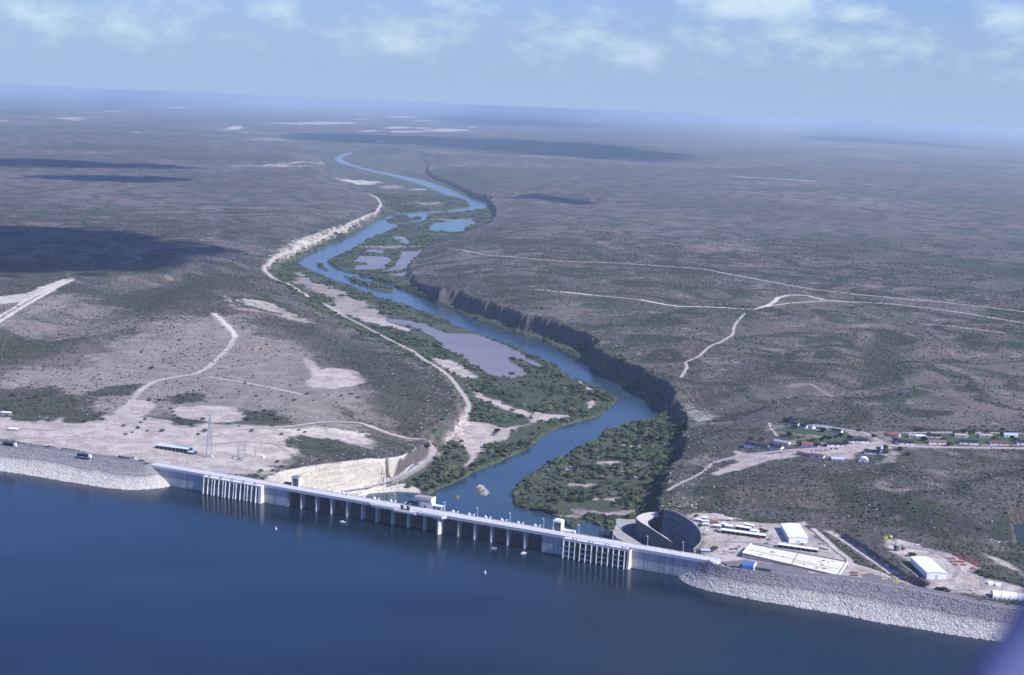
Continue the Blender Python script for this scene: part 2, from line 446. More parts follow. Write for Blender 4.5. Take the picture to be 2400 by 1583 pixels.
('bare',0.7,4,2.5,[(166.5,1838),(172.9,1847.1),(184.7,1851),(195.5,1844.8),(188.9,1833.7),(175.8,1829.7)]),
('bare',0.7,4,2.5,[(109.8,1725),(118.8,1733.5),(136.3,1738),(153.2,1733.5),(143.9,1723.2),(124.4,1718.5)]),
('bare',0.7,4,2.5,[(62.3,1748.5),(67.9,1755.9),(78.8,1759.2),(89.5,1754.4),(83.8,1745.4),(71.5,1741.9)]),
('bare',0.7,4,2.5,[(140.1,1869.6),(145.2,1876.9),(154.6,1880.1),(163.6,1875.1),(158.3,1866.2),(147.7,1862.9)]),
('bare',0.95,8,0.5,[(198,1496.6),(232.3,1509.9),(257.2,1489),(278.2,1476),(326.3,1487.8),(325.2,1426.1),(350,1389.1),(353.4,1348.6),(369.3,1312),(391,1272),(353.9,1282.9),(293.7,1302.2),(215.9,1327.9),(198.7,1354.8),(205.6,1427.1)]),
('green',0.7,8,0.6,[(329.1,1467.7),(342.8,1446.5),(351.7,1396.4),(362.1,1349.8),(365.8,1330.6),(347.5,1341.3),(336.6,1387.3),(329.7,1426.7)]),
('green',0.7,8,0.8,[(214.9,1482.8),(285.7,1493.2),(307.3,1485.1),(274.3,1480.3)]),
('bare',0.95,8,0.5,[(389,1412.5),(408.1,1415.1),(423.5,1391.3),(441.9,1372.8),(466.4,1362.4),(464.2,1329),(447.1,1313.9),(464.2,1291.2),(503.4,1266.1),(490.4,1230.1),(386.3,1257.3),(409.3,1296.5),(394.2,1346),(384.3,1365)]),
('bare',0.9,5,0.7,[(487.5,1399.7),(505.2,1374.5),(510.1,1339.4),(509.4,1314.1),(505.7,1338.9),(492.9,1363.4)]),
('white',0.7,5,1,[(511.4,1457.3),(535.6,1475.6),(543.4,1464.6),(528.4,1440.5),(512.8,1434.1)]),
('green',0.62,14,1.2,[(228,1617.6),(288.1,1649.3),(363.2,1642.1),(433,1616.1),(520,1573.1),(577.1,1527.1),(595.9,1475.8),(553.1,1458.1),(472.2,1492),(389.9,1537.6),(322.1,1557.7),(250.5,1564.2)]),
('white',0.34,14,1.6,[(236.3,1604.3),(285.6,1633.9),(360.1,1626.8),(429.4,1601.3),(515.7,1559.1),(573.1,1515.4),(558.5,1473.6),(475,1501.7),(392.3,1547.8),(324,1568.2),(252,1574.8)]),
('green',0.9,8,0.8,[(374.7,1976.2),(434.3,2001.2),(491.9,1984.6),(505,1926.1),(444.6,1880),(382.2,1886.2)]),
('green',0.9,6,0.4,[(542.6,1980.5),(567.6,1971.7),(755.4,2006.5),(725.7,1922.7),(558.7,1895.4),(531.2,1913)]),
('bare',0.95,5,0.3,[(305.4,1884.8),(320.5,1862.7),(344.5,1835.6),(424,1864.1),(509.7,1909.2),(521.1,1874),(469,1836.2),(398.7,1823.9),(331.1,1789.2),(264.1,1742.3),(258.2,1758.8),(300.7,1806.8)]),
('bare',0.7,6,0.8,[(400.6,1833.6),(464.2,1840),(447.3,1791.1),(417.9,1808.7)]),
('bare',0.6,8,1,[(511.9,1860.3),(523.6,1850.4),(504.8,1789.7),(470.4,1772.8)]),
('bare',0.34,60,3,[(35,3111.4),(72.4,3323),(147.7,3401.4),(210.8,3212.3),(164.1,2970.2),(89.6,2907.7)]),
('bare',0.34,60,3,[(550.3,4684),(641.8,4968),(780.3,5097),(865.7,4880),(754,4547),(616.4,4438)]),
('bare',0.34,60,3,[(690.1,3088.3),(737.5,3192.7),(797.5,3233.8),(827.2,3149.4),(772.1,3025),(709.9,2987.1)]),
('bare',0.34,60,3,[(698.9,3421.5),(745.9,3531.3),(806.7,3575.5),(838.5,3488.5),(783.9,3357.3),(720.6,3316.3)]),
('bare',0.34,60,3,[(-206.1,4083),(-188.5,4284),(-134.3,4358),(-72.7,4182),(-93.9,3947.6),(-150.2,3884.2)]),
('bare',0.34,60,3,[(248.8,2299.8),(266.3,2333.2),(296.4,2347.4),(322,2323.1),(302.9,2282.5),(270,2268.3)]),
('white',0.5,14,1.2,[(270,2231.2),(293.1,2252.9),(303.5,2172.4),(331,2131),(285.1,2077.1),(265.9,2133.5)]),
('white',0.3,30,3,[(428,2320.4),(506,2355.8),(568.4,2314.3),(537.1,2238),(448.4,2203.1),(393.9,2159.5)]),
('white',0.35,14,1.3,[(197.2,1708.3),(225.9,1776),(248.4,1737.1),(230.5,1635.9),(195.7,1594.3)]),
('green',0.6,30,0.8,[(671.2,2689.6),(760.6,2917.9),(741.1,2706.6),(677,2431.6),(643.1,2385.7),(661.9,2551.4)]),
('green',0.5,50,0.8,[(1191,4652),(1412.6,4740),(1566.3,4363),(1460.2,4059),(1344.6,4283),(1180.2,4395)]),
('green',0.6,40,0.7,[(-931.5,2427.7),(-895.7,2581.9),(-862.4,2725.7),(-834.5,3014.7),(-791,3331.6),(-702.5,3492.8),(-620.3,3390.6),(-686.6,3132.7),(-729,2852.6),(-736.3,2574.3),(-748.9,2342.8),(-820.1,2134.9)]),
('green',0.42,20,2.5,[(-735.1,1881.4),(-736,1981.3),(-673.9,2021.4),(-572.8,1938.9),(-573.1,1822),(-639.2,1787.6)]),
('green',0.55,12,1.6,[(-287.7,1765.3),(-270.6,1810.1),(-224,1829.3),(-171.1,1796.4),(-189.3,1742.6),(-239.8,1724)]),
('bare',0.4,50,2,[(-1112,2949.9),(-962.2,2929.8),(-814.8,2976.3),(-663.4,2659.2),(-707.9,2448.9),(-852.8,2457.6),(-971.2,2573.7)]),
('green',0.35,40,0.8,[(-474.4,2783.8),(-323.9,2664.3),(-172.4,2385),(-103,2179.3),(-99.1,1994.7),(-135.1,1906.3),(-182.8,2036.3),(-249,2289.6),(-394.5,2596.3)]),
('green',0.35,60,3,[(996.8,4802),(1133.6,5174),(1295.5,5333),(1343.6,5025),(1177.4,4599),(1025.2,4474)]),
('white',0.72,150.7,4,[(-4183,23065),(-4181,25110),(-3752.3,27426),(-2997.1,27982),(-3064,25130),(-3569.9,22981)]),
('white',0.8,141.3,4,[(-1579.4,22612),(-1508.5,24153),(-1206.9,25344),(-815.6,24907),(-922.5,22989),(-1245.4,21918)]),
('white',0.44,281.3,4,[(-10764,40681),(-12941,51568),(-14138,63215),(-11480,58468),(-9026,42985),(-8860,36811)]),
('white',0.64,126.3,4,[(-6702,20492),(-6894,21430),(-6875,22107),(-6551,21816),(-6318,20669),(-6362,20025)]),
('white',0.64,106.9,4,[(-6487,17591),(-6581,17990),(-6570,18257),(-6413,18122),(-6296,17641),(-6315,17370)]),
('bare',0.48,87.9,4,[(-2792.8,14242),(-2769.9,14752),(-2600.9,15201),(-2346.1,15192),(-2370.4,14565),(-2561.4,14112)]),
('white',0.48,79.4,4,[(-29.6,12730),(137.2,13587),(498.9,14231),(839.2,13961),(615.7,12900),(241.9,12323)]),
('white',0.48,77.5,4,[(-820.6,12643),(-757.6,13108),(-585,13442),(-388.6,13308),(-462.6,12742),(-650.1,12414)]),
('white',0.64,54.2,4,[(-1774.9,8792),(-1702.4,8991),(-1514.1,9218),(-1296,9312),(-1376.2,9072),(-1588.4,8828)]),
('white',0.56,62,4,[(-1491.6,10270),(-1543.8,10804),(-1518.7,10994),(-1402.2,10518),(-1342.6,9897),(-1373,9737)]),
('white',0.48,112.7,4,[(4273,18395),(4505,19010),(4798,19466),(4946,19319),(4668,18572),(4360,18118)]),
('white',0.48,92.8,4,[(3046.2,15236),(3191.6,15642),(3380.8,15921),(3485.7,15794),(3314.7,15304),(3113.5,15022)]),
('white',0.4,84.5,4,[(3725.4,13416),(4148,14184),(4807,14924),(5270,14978),(4719,13996),(4034,13278)]),
('white',0.4,66.1,4,[(1292.2,10744),(1443.5,11128),(1700.6,11433),(1908.9,11373),(1727.5,10905),(1452.4,10601)]),
('white',0.36,68.2,4,[(2644.6,11182),(2810.2,11596),(3010.5,11842),(3098.3,11639),(2900.8,11141),(2693.8,10905)]),
('white',0.72,50.5,4,[(-1079.4,8296),(-1054.9,8579),(-950,8744),(-810.8,8600),(-837.5,8260),(-952,8101)]),
('bare',0.56,48.7,4,[(-804.3,8041),(-785.6,8247),(-715.7,8350),(-625.9,8223),(-644.9,7976),(-721.4,7875)]),
('white',0.64,48.1,4,[(-629.2,7959),(-605.8,8057),(-547.5,8121),(-482.2,8087),(-506,7970),(-570.8,7903)]),
('bare',0.48,41.4,4,[(-537.7,6828),(-502.6,6962),(-416,7045),(-320.5,6992),(-357.7,6830),(-453.2,6745)]),
('bare',0.56,28.5,4,[(-521.4,4698),(-482.9,4764),(-395.4,4815),(-301.9,4805),(-342.3,4726),(-439.6,4673)]),
('bare',0.48,35.9,4,[(-374.9,5912),(-330.4,6002),(-232.3,6071),(-130,6059),(-177.4,5952),(-286.2,5878)]),
('bare',0.32,27.1,4,[(-1632,4484),(-1614.5,4541),(-1552.9,4585),(-1473.1,4577),(-1489.2,4509),(-1558.4,4462)]),
('white',0.24,440.5,4,[(-18169,58777),(-22289,75593),(-26880,100909),(-24718,103902),(-17992,71357),(-16079,56580)]),
('white',0.28,251.1,4,[(-6407,35901),(-6567,40571),(-6104,47452),(-4886,51215),(-4841,43225),(-5511,36892)]),
('white',0.94,356.5,3,[(-25937,99134),(-30343,118313),(-34272,139256),(-32131,136286),(-26024,108015),(-23710,93873)]),
('white',0.85,315.7,3,[(-11582,96137),(-12512,106301),(-12898,114999),(-11982,112401),(-10856,99268),(-10653,92153)]),
('white',0.68,45.7,3,[(5087,14980),(5222,15220),(5402,15422),(5511,15418),(5355,15132),(5159,14917)]),
('white',0.87,105,3,[(-2553.3,33438),(-2514.8,34803),(-2307.2,36033),(-2010.7,36040),(-2057,34346),(-2290,33118)]),
('white',0.91,309,3,[(-6060,97059),(-6857,113122),(-6972,122434),(-5848,109829),(-5056,91826),(-5100,86158)]),
('white',0.71,59.8,3,[(-4065,19519),(-4113,20070),(-4053,20444),(-3880.2,20259),(-3818.1,19593),(-3890.1,19219)]),
('white',0.74,177.1,3,[(-9046,55738),(-9497,59654),(-9592,62682),(-9038,61549),(-8496,56672),(-8466,53969)]),
('white',0.79,251.9,3,[(11855,81821),(12593,86354),(13122,88812),(12874,86011),(11990,80610),(11498,78438)]),
('white',0.69,98.4,3,[(-8810,32223),(-8999,33123),(-9034,33679),(-8814,33286),(-8582,32200),(-8558,31650)]),
('white',0.62,45.5,3,[(-4085,15029),(-4147,15355),(-4136,15505),(-4026,15285),(-3947.6,14892),(-3964,14744)]),
('white',0.95,128.8,3,[(-3781.7,40118),(-3819.8,42807),(-3577.2,45192),(-3103.9,44944),(-3075.8,41518),(-3357.8,39309)]),
('white',0.65,43.3,3,[(-304.4,14171),(-257.3,14537),(-149,14769),(-35.8,14622),(-88.3,14181),(-206.3,13949)]),
('white',0.65,89.1,3,[(-8335,28466),(-8500,29484),(-8498,30436),(-8243,30512),(-8036,29255),(-8059,28288)]),
('white',0.61,223.8,3,[(-22070,68472),(-23677,74312),(-24792,79668),(-24033,79111),(-21985,71496),(-21084,66756)]),
('white',0.91,62.7,3,[(-1897.5,20488),(-1900.5,21204),(-1808.4,21623),(-1650.2,21260),(-1644,20398),(-1746.5,19996)]),
('white',0.67,160.1,3,[(9037,50380),(10034,54902),(11001,58028),(10984,55908),(9729,50381),(8866,47820)]),
('white',0.66,95.2,3,[(39.5,31266),(88.8,32504),(188.6,33099),(280.4,32253),(222.6,30777),(117.6,30229)]),
('white',0.91,188.2,3,[(2738.7,59508),(3199.9,65746),(3760.6,69617),(3910.1,65825),(3315.3,58408),(2814.3,55460)]),
('white',0.6,448.7,3,[(-43977,123804),(-50941,145171),(-58272,170246),(-57206,171446),(-46837,138578),(-41721,119999)]),
('white',0.89,233.5,3,[(-19875,71354),(-21384,77778),(-22372,83561),(-21540,82678),(-19629,74316),(-18864,69291)]),
('white',0.87,284.4,3,[(-17157,82906),(-19675,97268),(-21304,110429),(-19324,105277),(-16208,86109),(-15347,77217)]),
('white',0.67,50.6,3,[(920.7,16774),(954,17036),(999.5,17158),(1028.1,16986),(990.5,16669),(941.3,16546)]),
('white',0.75,47.2,3,[(-479.7,15625),(-466.6,15902),(-426.4,16032),(-377.8,15848),(-390.8,15513),(-435,15384)]),
('white',0.8,62,3,[(-2334,20108),(-2308.6,20633),(-2181.4,21076),(-2001.8,21048),(-2026.6,20411),(-2169.6,19956)]),
('white',0.58,188.5,3,[(6263,61073),(6640,63880),(7005,65619),(7044,64283),(6588,60894),(6226,59275)]),
('white',0.74,54,3,[(-3743.1,17616),(-3781.9,18129),(-3712.3,18479),(-3537,18312),(-3485.6,17692),(-3567.5,17342)]),
('white',0.83,100.7,3,[(-3854,32585),(-3900,33772),(-3805.6,34635),(-3576.9,34307),(-3518,32863),(-3629.3,32016)]),
('white',0.92,53.8,3,[(-3533.9,17684),(-3554.7,18000),(-3510.6,18211),(-3405,18106),(-3375.1,17726),(-3426.6,17509)]),
('white',0.8,72.4,3,[(-2293.4,23281),(-2278.8,24302),(-2111.6,25061),(-1852.3,24788),(-1870.4,23538),(-2056.4,22808)]),
('white',0.75,59.4,3,[(-3962.8,19550),(-4012,19995),(-3979,20251),(-3852.4,20030),(-3789.5,19493),(-3829.6,19238)]),
('white',0.9,207,3,[(-18747,66570),(-19759,70575),(-20222,73085),(-19438,71093),(-18224,66258),(-17847,64028)]),
('white',0.73,64.1,3,[(-1810.6,20662),(-1774.5,21467),(-1604.8,22078),(-1372.7,21892),(-1414.7,20908),(-1602.1,20310)]),
('white',0.63,553.7,3,[(-35641,160316),(-44370,201879),(-51003,237539),(-43955,209671),(-33601,158371),(-30607,140479)]),
('white',0.74,47.3,3,[(-1606.7,15557),(-1606.2,15947),(-1544.4,16159),(-1441.5,15945),(-1438.6,15475),(-1507.5,15266)]),
('white',0.94,125.7,3,[(-9878,39932),(-10180,41762),(-10254,43348),(-9913,43225),(-9538,40950),(-9497,39398)]),
('white',0.57,342.5,3,[(28136,109979),(31648,123231),(33624,129890),(31131,119300),(27136,104384),(25713,99794)]),
('white',0.63,80,3,[(-3713.5,26319),(-3815.6,27348),(-3793.7,27821),(-3607.3,27085),(-3484.7,25860),(-3516.8,25426)]),
('white',0.63,157.4,3,[(1793.4,49762),(2053.8,52352),(2491.6,54593),(2830.7,54368),(2499,51126),(2040.5,48971)]),
('white',0.56,140.3,3,[(-5279,43546),(-5523,47478),(-5389,50585),(-4772,49338),(-4510,44387),(-4704,41771)]),
('white',0.88,84.8,3,[(-1054.7,27826),(-1028,28432),(-941.3,28829),(-833.6,28612),(-860.9,27882),(-956.8,27479)]),
('white',0.67,80.1,3,[(5375,26344),(5535,26920),(5693,27265),(5726,27006),(5537,26312),(5371,25964)]),
('white',0.63,74.6,3,[(-1844.7,24265),(-1834,25157),(-1714.6,25734),(-1530.6,25367),(-1541.2,24287),(-1673.3,23731)]),
('white',0.56,247.3,3,[(-7420,73906),(-7947,82704),(-7943,90814),(-7027,89158),(-6437,77447),(-6586,70946)]),
('green',0.52,100.1,3,[(-3527.7,15737),(-3514.3,16488),(-3290.2,17216),(-2924.3,17296),(-2943.9,16348),(-3201.1,15625)]),
('green',0.63,90,3,[(4068,14135),(4443,14798),(5026,15459),(5449,15561),(4974,14722),(4356,14062)]),
('green',0.46,70.3,3,[(1213.3,10935),(1495.8,11538),(2029.9,12147),(2505.1,12239),(2133,11464),(1563.6,10866)]),
('green',0.46,83.1,3,[(-1980,12527),(-1805.7,13413),(-1266,14428),(-602.1,14739),(-869.5,13538),(-1468.1,12551)]),
('green',0.67,205.5,3,[(-5974,28106),(-6289,32607),(-5869,38233),(-4488,39323),(-4302,32159),(-4935,27715)]),
('green',0.61,171.8,3,[(959.9,25713),(1382.4,27937),(2239.1,30319),(3016,30692),(2382.3,27656),(1495.6,25468)]),
('green',0.54,98.5,3,[(1076,14531),(1542.9,15684),(2518.7,17121),(3470.1,17712),(2760,16079),(1714.6,14677)]),
('green',0.79,97.2,3,[(-5801,14582),(-5881,15613),(-5631,16838),(-5050,17283),(-4973,15870),(-5293,14667)]),
('green',0.55,91.6,3,[(-456.6,14509),(-319.5,15226),(0.7,15847),(333.6,15792),(158.8,14897),(-185.9,14295)]),
('green',0.53,59,3,[(-946,9094),(-759.1,9641),(-287.1,10213),(233.1,10324),(-25.4,9612),(-539.7,9053)]),
('green',0.65,101.1,3,[(252.4,15225),(595.7,16533),(1341.9,17884),(2055.9,18016),(1539.3,16251),(763.5,15021)]),
('green',0.79,51.5,3,[(2295.7,8008),(2624,8415),(3204.5,8844),(3694.3,8945),(3267.7,8423),(2646.7,7993)]),
('green',0.58,60.5,3,[(1379.7,9756),(1527.4,10074),(1779.3,10338),(1986.3,10308),(1810.6,9920),(1539.3,9654)]),
('green',0.66,111.7,3,[(5682,17636),(6194,18698),(6836,19555),(7116,19335),(6465,18010),(5824,17214)]),
('green',0.51,81.2,3,[(-717,12977),(-611.5,13451),(-359,13885),(-86.3,13905),(-212.8,13319),(-490,12880)]),
('green',0.75,129.9,3,[(3682.9,19515),(4271,20912),(5304,22544),(6152,23087),(5315,21178),(4231,19587)]),
('green',0.56,57.7,3,[(-2291,9251),(-2245.9,9563),(-2061,9848),(-1811.7,9863),(-1862.4,9480),(-2069.8,9189)]),
('green',0.46,131.1,3,[(-5874,20526),(-5994,21639),(-5872,22697),(-5471,22757),(-5326,21343),(-5488,20313)]),
('green',0.61,53.6,3,[(1419.2,8631),(1575.2,8934),(1838,9180),(2049.4,9140),(1862.4,8769),(1580.9,8523)]),
('green',0.69,53.5,3,[(-489.5,8485),(-358.3,8838),(-56.7,9167),(259.5,9189),(97.4,8750),(-231.9,8420)]),
('green',0.57,51.3,3,[(-3051.6,8349),(-3047.9,8542),(-2953.5,8700),(-2797.7,8684),(-2796,8452),(-2903.5,8288)]),
('green',0.54,86.8,3,[(-156.8,13197),(119.7,13986),(738.7,14926),(1383.6,15293),(997.6,14236),(319.3,13291)]),
('green',0.49,66.5,3,[(-3506.7,10302),(-3465.5,10847),(-3175.2,11432),(-2733.4,11580),(-2794.1,10876),(-3127.4,10292)]),
('green',0.71,71.3,3,[(2777.4,11320),(3060.5,11865),(3491.2,12325),(3785.7,12263),(3431.2,11585),(2981.9,11140)]),
('green',0.49,163.4,3,[(-5465,22950),(-5705,26293),(-5276,30192),(-4063,30666),(-3935.1,25625),(-4525,22500)]),
('green',0.72,67.2,3,[(399.6,10563),(595.1,10992),(994.6,11454),(1385.9,11589),(1141.4,11048),(703.3,10574)])],
'road_lines':[('asphalt_road',8,[(-201.5,1692),(-177.8,1715.2),(-154.1,1745.8),(-135.3,1779.1),(-119.3,1823.2),(-105.7,1874.8),(-97.4,1920.3),(-99.7,1949),(-105.6,1922.8)]),
('gravel_road',7,[(-105.6,1922.8),(-134.5,1903),(-162.4,1918.1),(-185.1,1938),(-207.4,1949.3),(-242,1915.5),(-281.2,1863.6),(-347.8,1793.6)]),
('dirt_road',8,[(-88,1977.3),(-79.4,2010.4),(-70.3,2095.9),(-65.7,2177.2),(-65.1,2253.6),(-73.7,2313.2),(-92.1,2406.4),(-107.1,2487),(-130.5,2564.9),(-158.6,2634.4),(-200.1,2754.5)]),
('dirt_track',11,[(-387.7,3179.4),(-424.9,3277.5),(-467.9,3370.7),(-506.2,3420.5),(-577.2,3636.9),(-615.4,3633.8),(-670.3,3800.2),(-690.7,3901.7),(-694.9,4062),(-681.1,4281),(-668.3,4542),(-653.8,4784),(-634,5143),(-608,5607),(-590.5,5985),(-617.3,6443),(-674,6856),(-750.8,7193)]),
('dirt_track',6,[(-387.7,3179.4),(-348.5,3091.4),(-299.2,2979.4),(-247.7,2861.9),(-200.1,2754.5)]),
('dirt_track',9,[(-597.1,2803),(-570.8,2738.7),(-542.8,2663),(-514.7,2587.6),(-498.9,2528.1)]),
('dirt_track',9,[(-500.6,2532.4),(-490.3,2443.8),(-485.8,2350.3),(-482.8,2237.4),(-488.8,2173.1),(-519.2,2134.4),(-536.5,2099.9),(-538.5,2034.4),(-535.3,1994.4)]),
('dirt_track',7,[(-464.6,2153.7),(-413.2,2127),(-354.7,2089.9),(-307.2,2051.7)]),
('dirt_track',9,[(-929.5,2482.6),(-974.6,2811.2),(-995.6,3032),(-1000.9,3202.7)]),
('dirt_track',6,[(-954.1,2549.1),(-994.6,2856.6),(-1007.8,3041.1),(-1015.5,3181.6)]),
('dirt_track',11,[(-218.1,4431),(-137.9,4230),(-72.2,4137),(52.4,4114),(175.5,4088),(297.6,4073),(430.1,4047),(527.2,4042),(583.2,3921.7),(657.2,3796.7),(727.9,3685.4),(806.1,3584.4),(859.1,3533.1),(923.7,3494),(1042,3464.1),(1124.9,3395.8),(1220.6,3290.6)]),
('dirt_track',9,[(56.9,3403),(148.6,3376.7),(238.5,3344.6),(297,3317.2)]),
('dirt_track',10,[(297,3317.2),(350.2,3246.6),(404.5,3207.9),(485.2,3228.2),(545.8,3210.3),(591.9,3281.4),(622.6,3365.2),(644,3439.8),(682.1,3499.3),(725.4,3504.1),(752.5,3431.6)]),
('dirt_track',10,[(751.3,3425.7),(819.4,3406.4),(906.7,3386),(999.1,3316.2),(1073.7,3235.4),(1158.6,3116.9)]),
('dirt_track',9,[(546.9,3217.2),(653.6,3345.7),(748.2,3410.9)]),
('dirt_track',5,[(515.1,3137.8),(465.6,2951.3),(441,2814.2),(404.1,2714.4),(368.1,2628.9),(342.6,2550.2),(311.2,2504),(310.1,2460),(290.4,2381.9)]),
('dirt_track',8,[(894.4,3082.8),(962.5,3031.2),(1035.5,2974.9)]),
('village_street',10,[(270.9,1817.5),(309.2,1842.7),(355.5,1847.2),(405.9,1851),(429,1860.7),(465.8,1871.5),(510.1,1896.7),(525.6,1884.6),(569.3,1887.4),(640.2,1895.1),(737.9,1907.4)]),
('village_street',8,[(517.9,1890.6),(508.1,1924.1),(501.1,1962),(465.2,1982.3),(434.5,2002.2)]),
('village_street',6,[(547,1962.6),(580.7,1975.5),(631.8,1986.3),(676.9,1991.9),(772.1,2001.4)]),
('footpath',4,[(268.1,1813.3),(254.4,1775.4),(234,1740.9),(213.8,1713.5),(197.5,1682.9)]),
('footpath',4,[(379.6,2026.9),(376.9,2000.5),(375.8,1962.8),(376.4,1942.4)]),
('gravel_road',7,[(342.5,1455.1),(345.9,1447.9),(358.8,1395.2),(370.7,1342),(380.2,1298.7),(386.7,1250.4)]),
('gravel_road',6,[(327.9,1461.4),(332.4,1428.6),(337,1388.6),(343.1,1358.8),(337.3,1323.5),(322,1293.5)]),
('access_road',7,[(-660.1,1742.8),(-609.6,1752.3),(-558.7,1744.9),(-534,1725.9),(-510.4,1700.3),(-466.2,1701.5),(-408.2,1722.6)]),
('access_road',6,[(-580.6,1683.2),(-549,1697.9),(-515,1715.5)]),
('access_road',6,[(-531.6,1628.2),(-520.6,1674),(-496.7,1698.3)]),
('dirt_track',9,[(-512.5,1725.2),(-515.9,1802.2),(-523.6,1890.2),(-533.7,1988.7)]),
('lawn',30,[(400.7,1890.8),(426.5,1903.9),(463.7,1913.5),(496.4,1927.1)]),
('lawn',34,[(389.6,1989.7),(414,1959.4),(446.2,1941.6),(477.2,1947)]),
('lawn',38,[(539.9,1917.2),(585.4,1927.9),(647.3,1936.5),(735.4,1949.9)]),
('lawn',26,[(529.8,1954.1),(575,1954.5),(657.7,1969.7),(748.3,1986.3)]),
('tyre_marks',4,[(216.6,1361.9),(240.1,1376.5),(270.4,1403.7),(280.1,1434)]),
('tyre_marks',5,[(227.2,1406.6),(253.4,1406.4),(282.4,1397.6),(307.1,1368.9)]),
('tyre_marks',4,[(421.6,1283.3),(440.6,1319.5),(437.6,1365.4),(417,1383.3),(401.1,1388.2)]),
('tyre_marks',5,[(391.4,1260.8),(417.1,1255.3),(447.7,1265),(453.7,1296)]),
('tyre_marks',4,[(-372.8,1706.7),(-337.6,1741.8),(-296.2,1750.9),(-270.7,1727.1)]),
('machine_ground',13,[(341.4,1295.7),(354.7,1295.4),(366.5,1286.5),(375.9,1276.6)]),
('farm_road',30,[(-1732.7,8583),(-1601.6,8998),(-1444.9,10161)]),
('farm_road',60,[(1493.1,10354),(2060.4,10101)])]}
ROADS = [('asphalt_road','grey',8,0),
('gravel_road','dirt',7,0.4),
('dirt_road','dirt',8,0.3),
('dirt_track','dirt',11,0.3),
('dirt_track','dirt',6,0.3),
('dirt_track','pale',9,0.4),
('dirt_track','dirt',9,0.3),
('dirt_track','dirt',7,0.3),
('dirt_track','pale',9,0.6),
('dirt_track','pale',6,0.9),
('dirt_track','dirt',11,0.5),
('dirt_track','dirt',9,0.6),
('dirt_track','pale',10,0.4),
('dirt_track','dirt',10,0.4),
('dirt_track','dirt',9,0.4),
('dirt_track','dirt',5,0.3),
('dirt_track','dirt',8,0.6),
('village_street','street',10,0),
('village_street','street',8,0),
('village_street','street',6,0),
('footpath','dirt',4,0.3),
('footpath','dirt',4,0.3),
('gravel_road','dirt',7,0.2),
('gravel_road','dirt',6,0.3),
('access_road','dirt',7,0.1),
('access_road','dirt',6,0.1),
('access_road','dirt',6,0.1),
('dirt_track','dirt',9,0.5),
('lawn','lawn',30,0.3),
('lawn','lawn',34,0.3),
('lawn','lawn',38,0.2),
('lawn','lawn',26,0.2),
('tyre_marks','tyremark',4,0.4),
('tyre_marks','tyremark',5,0.4),
('tyre_marks','tyremark',4,0.4),
('tyre_marks','tyremark',5,0.4),
('tyre_marks','tyremark',4,0.4),
('machine_ground','asphalt',13,0.5),
('farm_road','dirt',30,0.6),
('farm_road','dirt',60,0.8)]
DAM = {'origin':(-406.5,1576.1),
'angle':-0.41715,
'length':660.7,
'piers':[202.08,221.17,240.13,259.53,278.47,296.04,314.98,333.89,352.85,372.07,392.57,411.14,430,448.53,467.62],
'bay0':186.09,
'bay1':486.83,
'fins':[78.99,84.77,90.13,93.42,99.16,104.89,108.15,113.44,119.13,122.37,128.02,133.67,137.29,142.5,148.5],
'lint':(77.93,154.04),
'rint':(512.75,582.12),
'rfins':[513.49,519.49,525.48,530.94,536.94,543.09,548.68,554.52,560.57,565.93,571.76,577.7],
'plat':(288.52,375.79),
'lower':(320.45,346.32),
'hoists':[193.75,212.22,230.51,249.16,268.68,287.49,307.65,325.55,381.73,400.41,419.38,437.68,456.27,475.14],
'lamps':[166.26,212.76,252.87,311.24,370.33,408.22,445.33,482.63,521,557.21,593.57,630.04],
'tower_l':186.64,
'tower_r':497.52,
'house':(334.7,353.86),
'annex':(351.85,366.35),
'dark':(324.54,334.7),
'darkl':(171.79,181.15),
'lowr':(503.54,515.05),
'eagles':[328.1,335.21],
'vents':[522.37,539.65,556.77,574.16]}
EMB = {'left':[(-695.7,1672.7,-702.6,1639),
(-637.1,1654.4,-640.7,1616.8),
(-601.6,1641.1,-606.2,1604.7),
(-555.9,1625.7,-561.5,1590.6),
(-511,1610.6,-516.4,1573.1),
(-471.5,1594.9,-477.4,1557),
(-440.8,1582.1,-445.2,1545.7),
(-424.3,1575.1,-422.6,1542),
(-415.1,1571.7,-404.2,1544.9),
(-410,1572.6,-391.5,1551.5),
(-407.7,1574.9,-383.2,1561),
(-406.5,1576.1,-379.2,1568.1)],
'right':[(197.2,1309,174.3,1334.4),
(197.2,1305.8,171.8,1327),
(198.6,1300.9,171.3,1318.1),
(202.6,1295,173.1,1308.3),
(210.1,1290.9,179.1,1296.7),
(221.5,1286.2,190.5,1284.9),
(240.8,1281.2,211,1273.1),
(259.9,1276.3,231.5,1264),
(278.8,1271.4,253.4,1254),
(310.7,1271.8,284.4,1242),
(332.6,1263.8,309.4,1231.7),
(361.5,1253.2,340.2,1215.9),
(395.8,1236.6,376.1,1201.2),
(428.2,1217,411.6,1187.8),
(461.7,1203.6,445,1176.5),
(500.1,1185.9,485.6,1161.5),
(556,1160.8,545.1,1138.7)]}
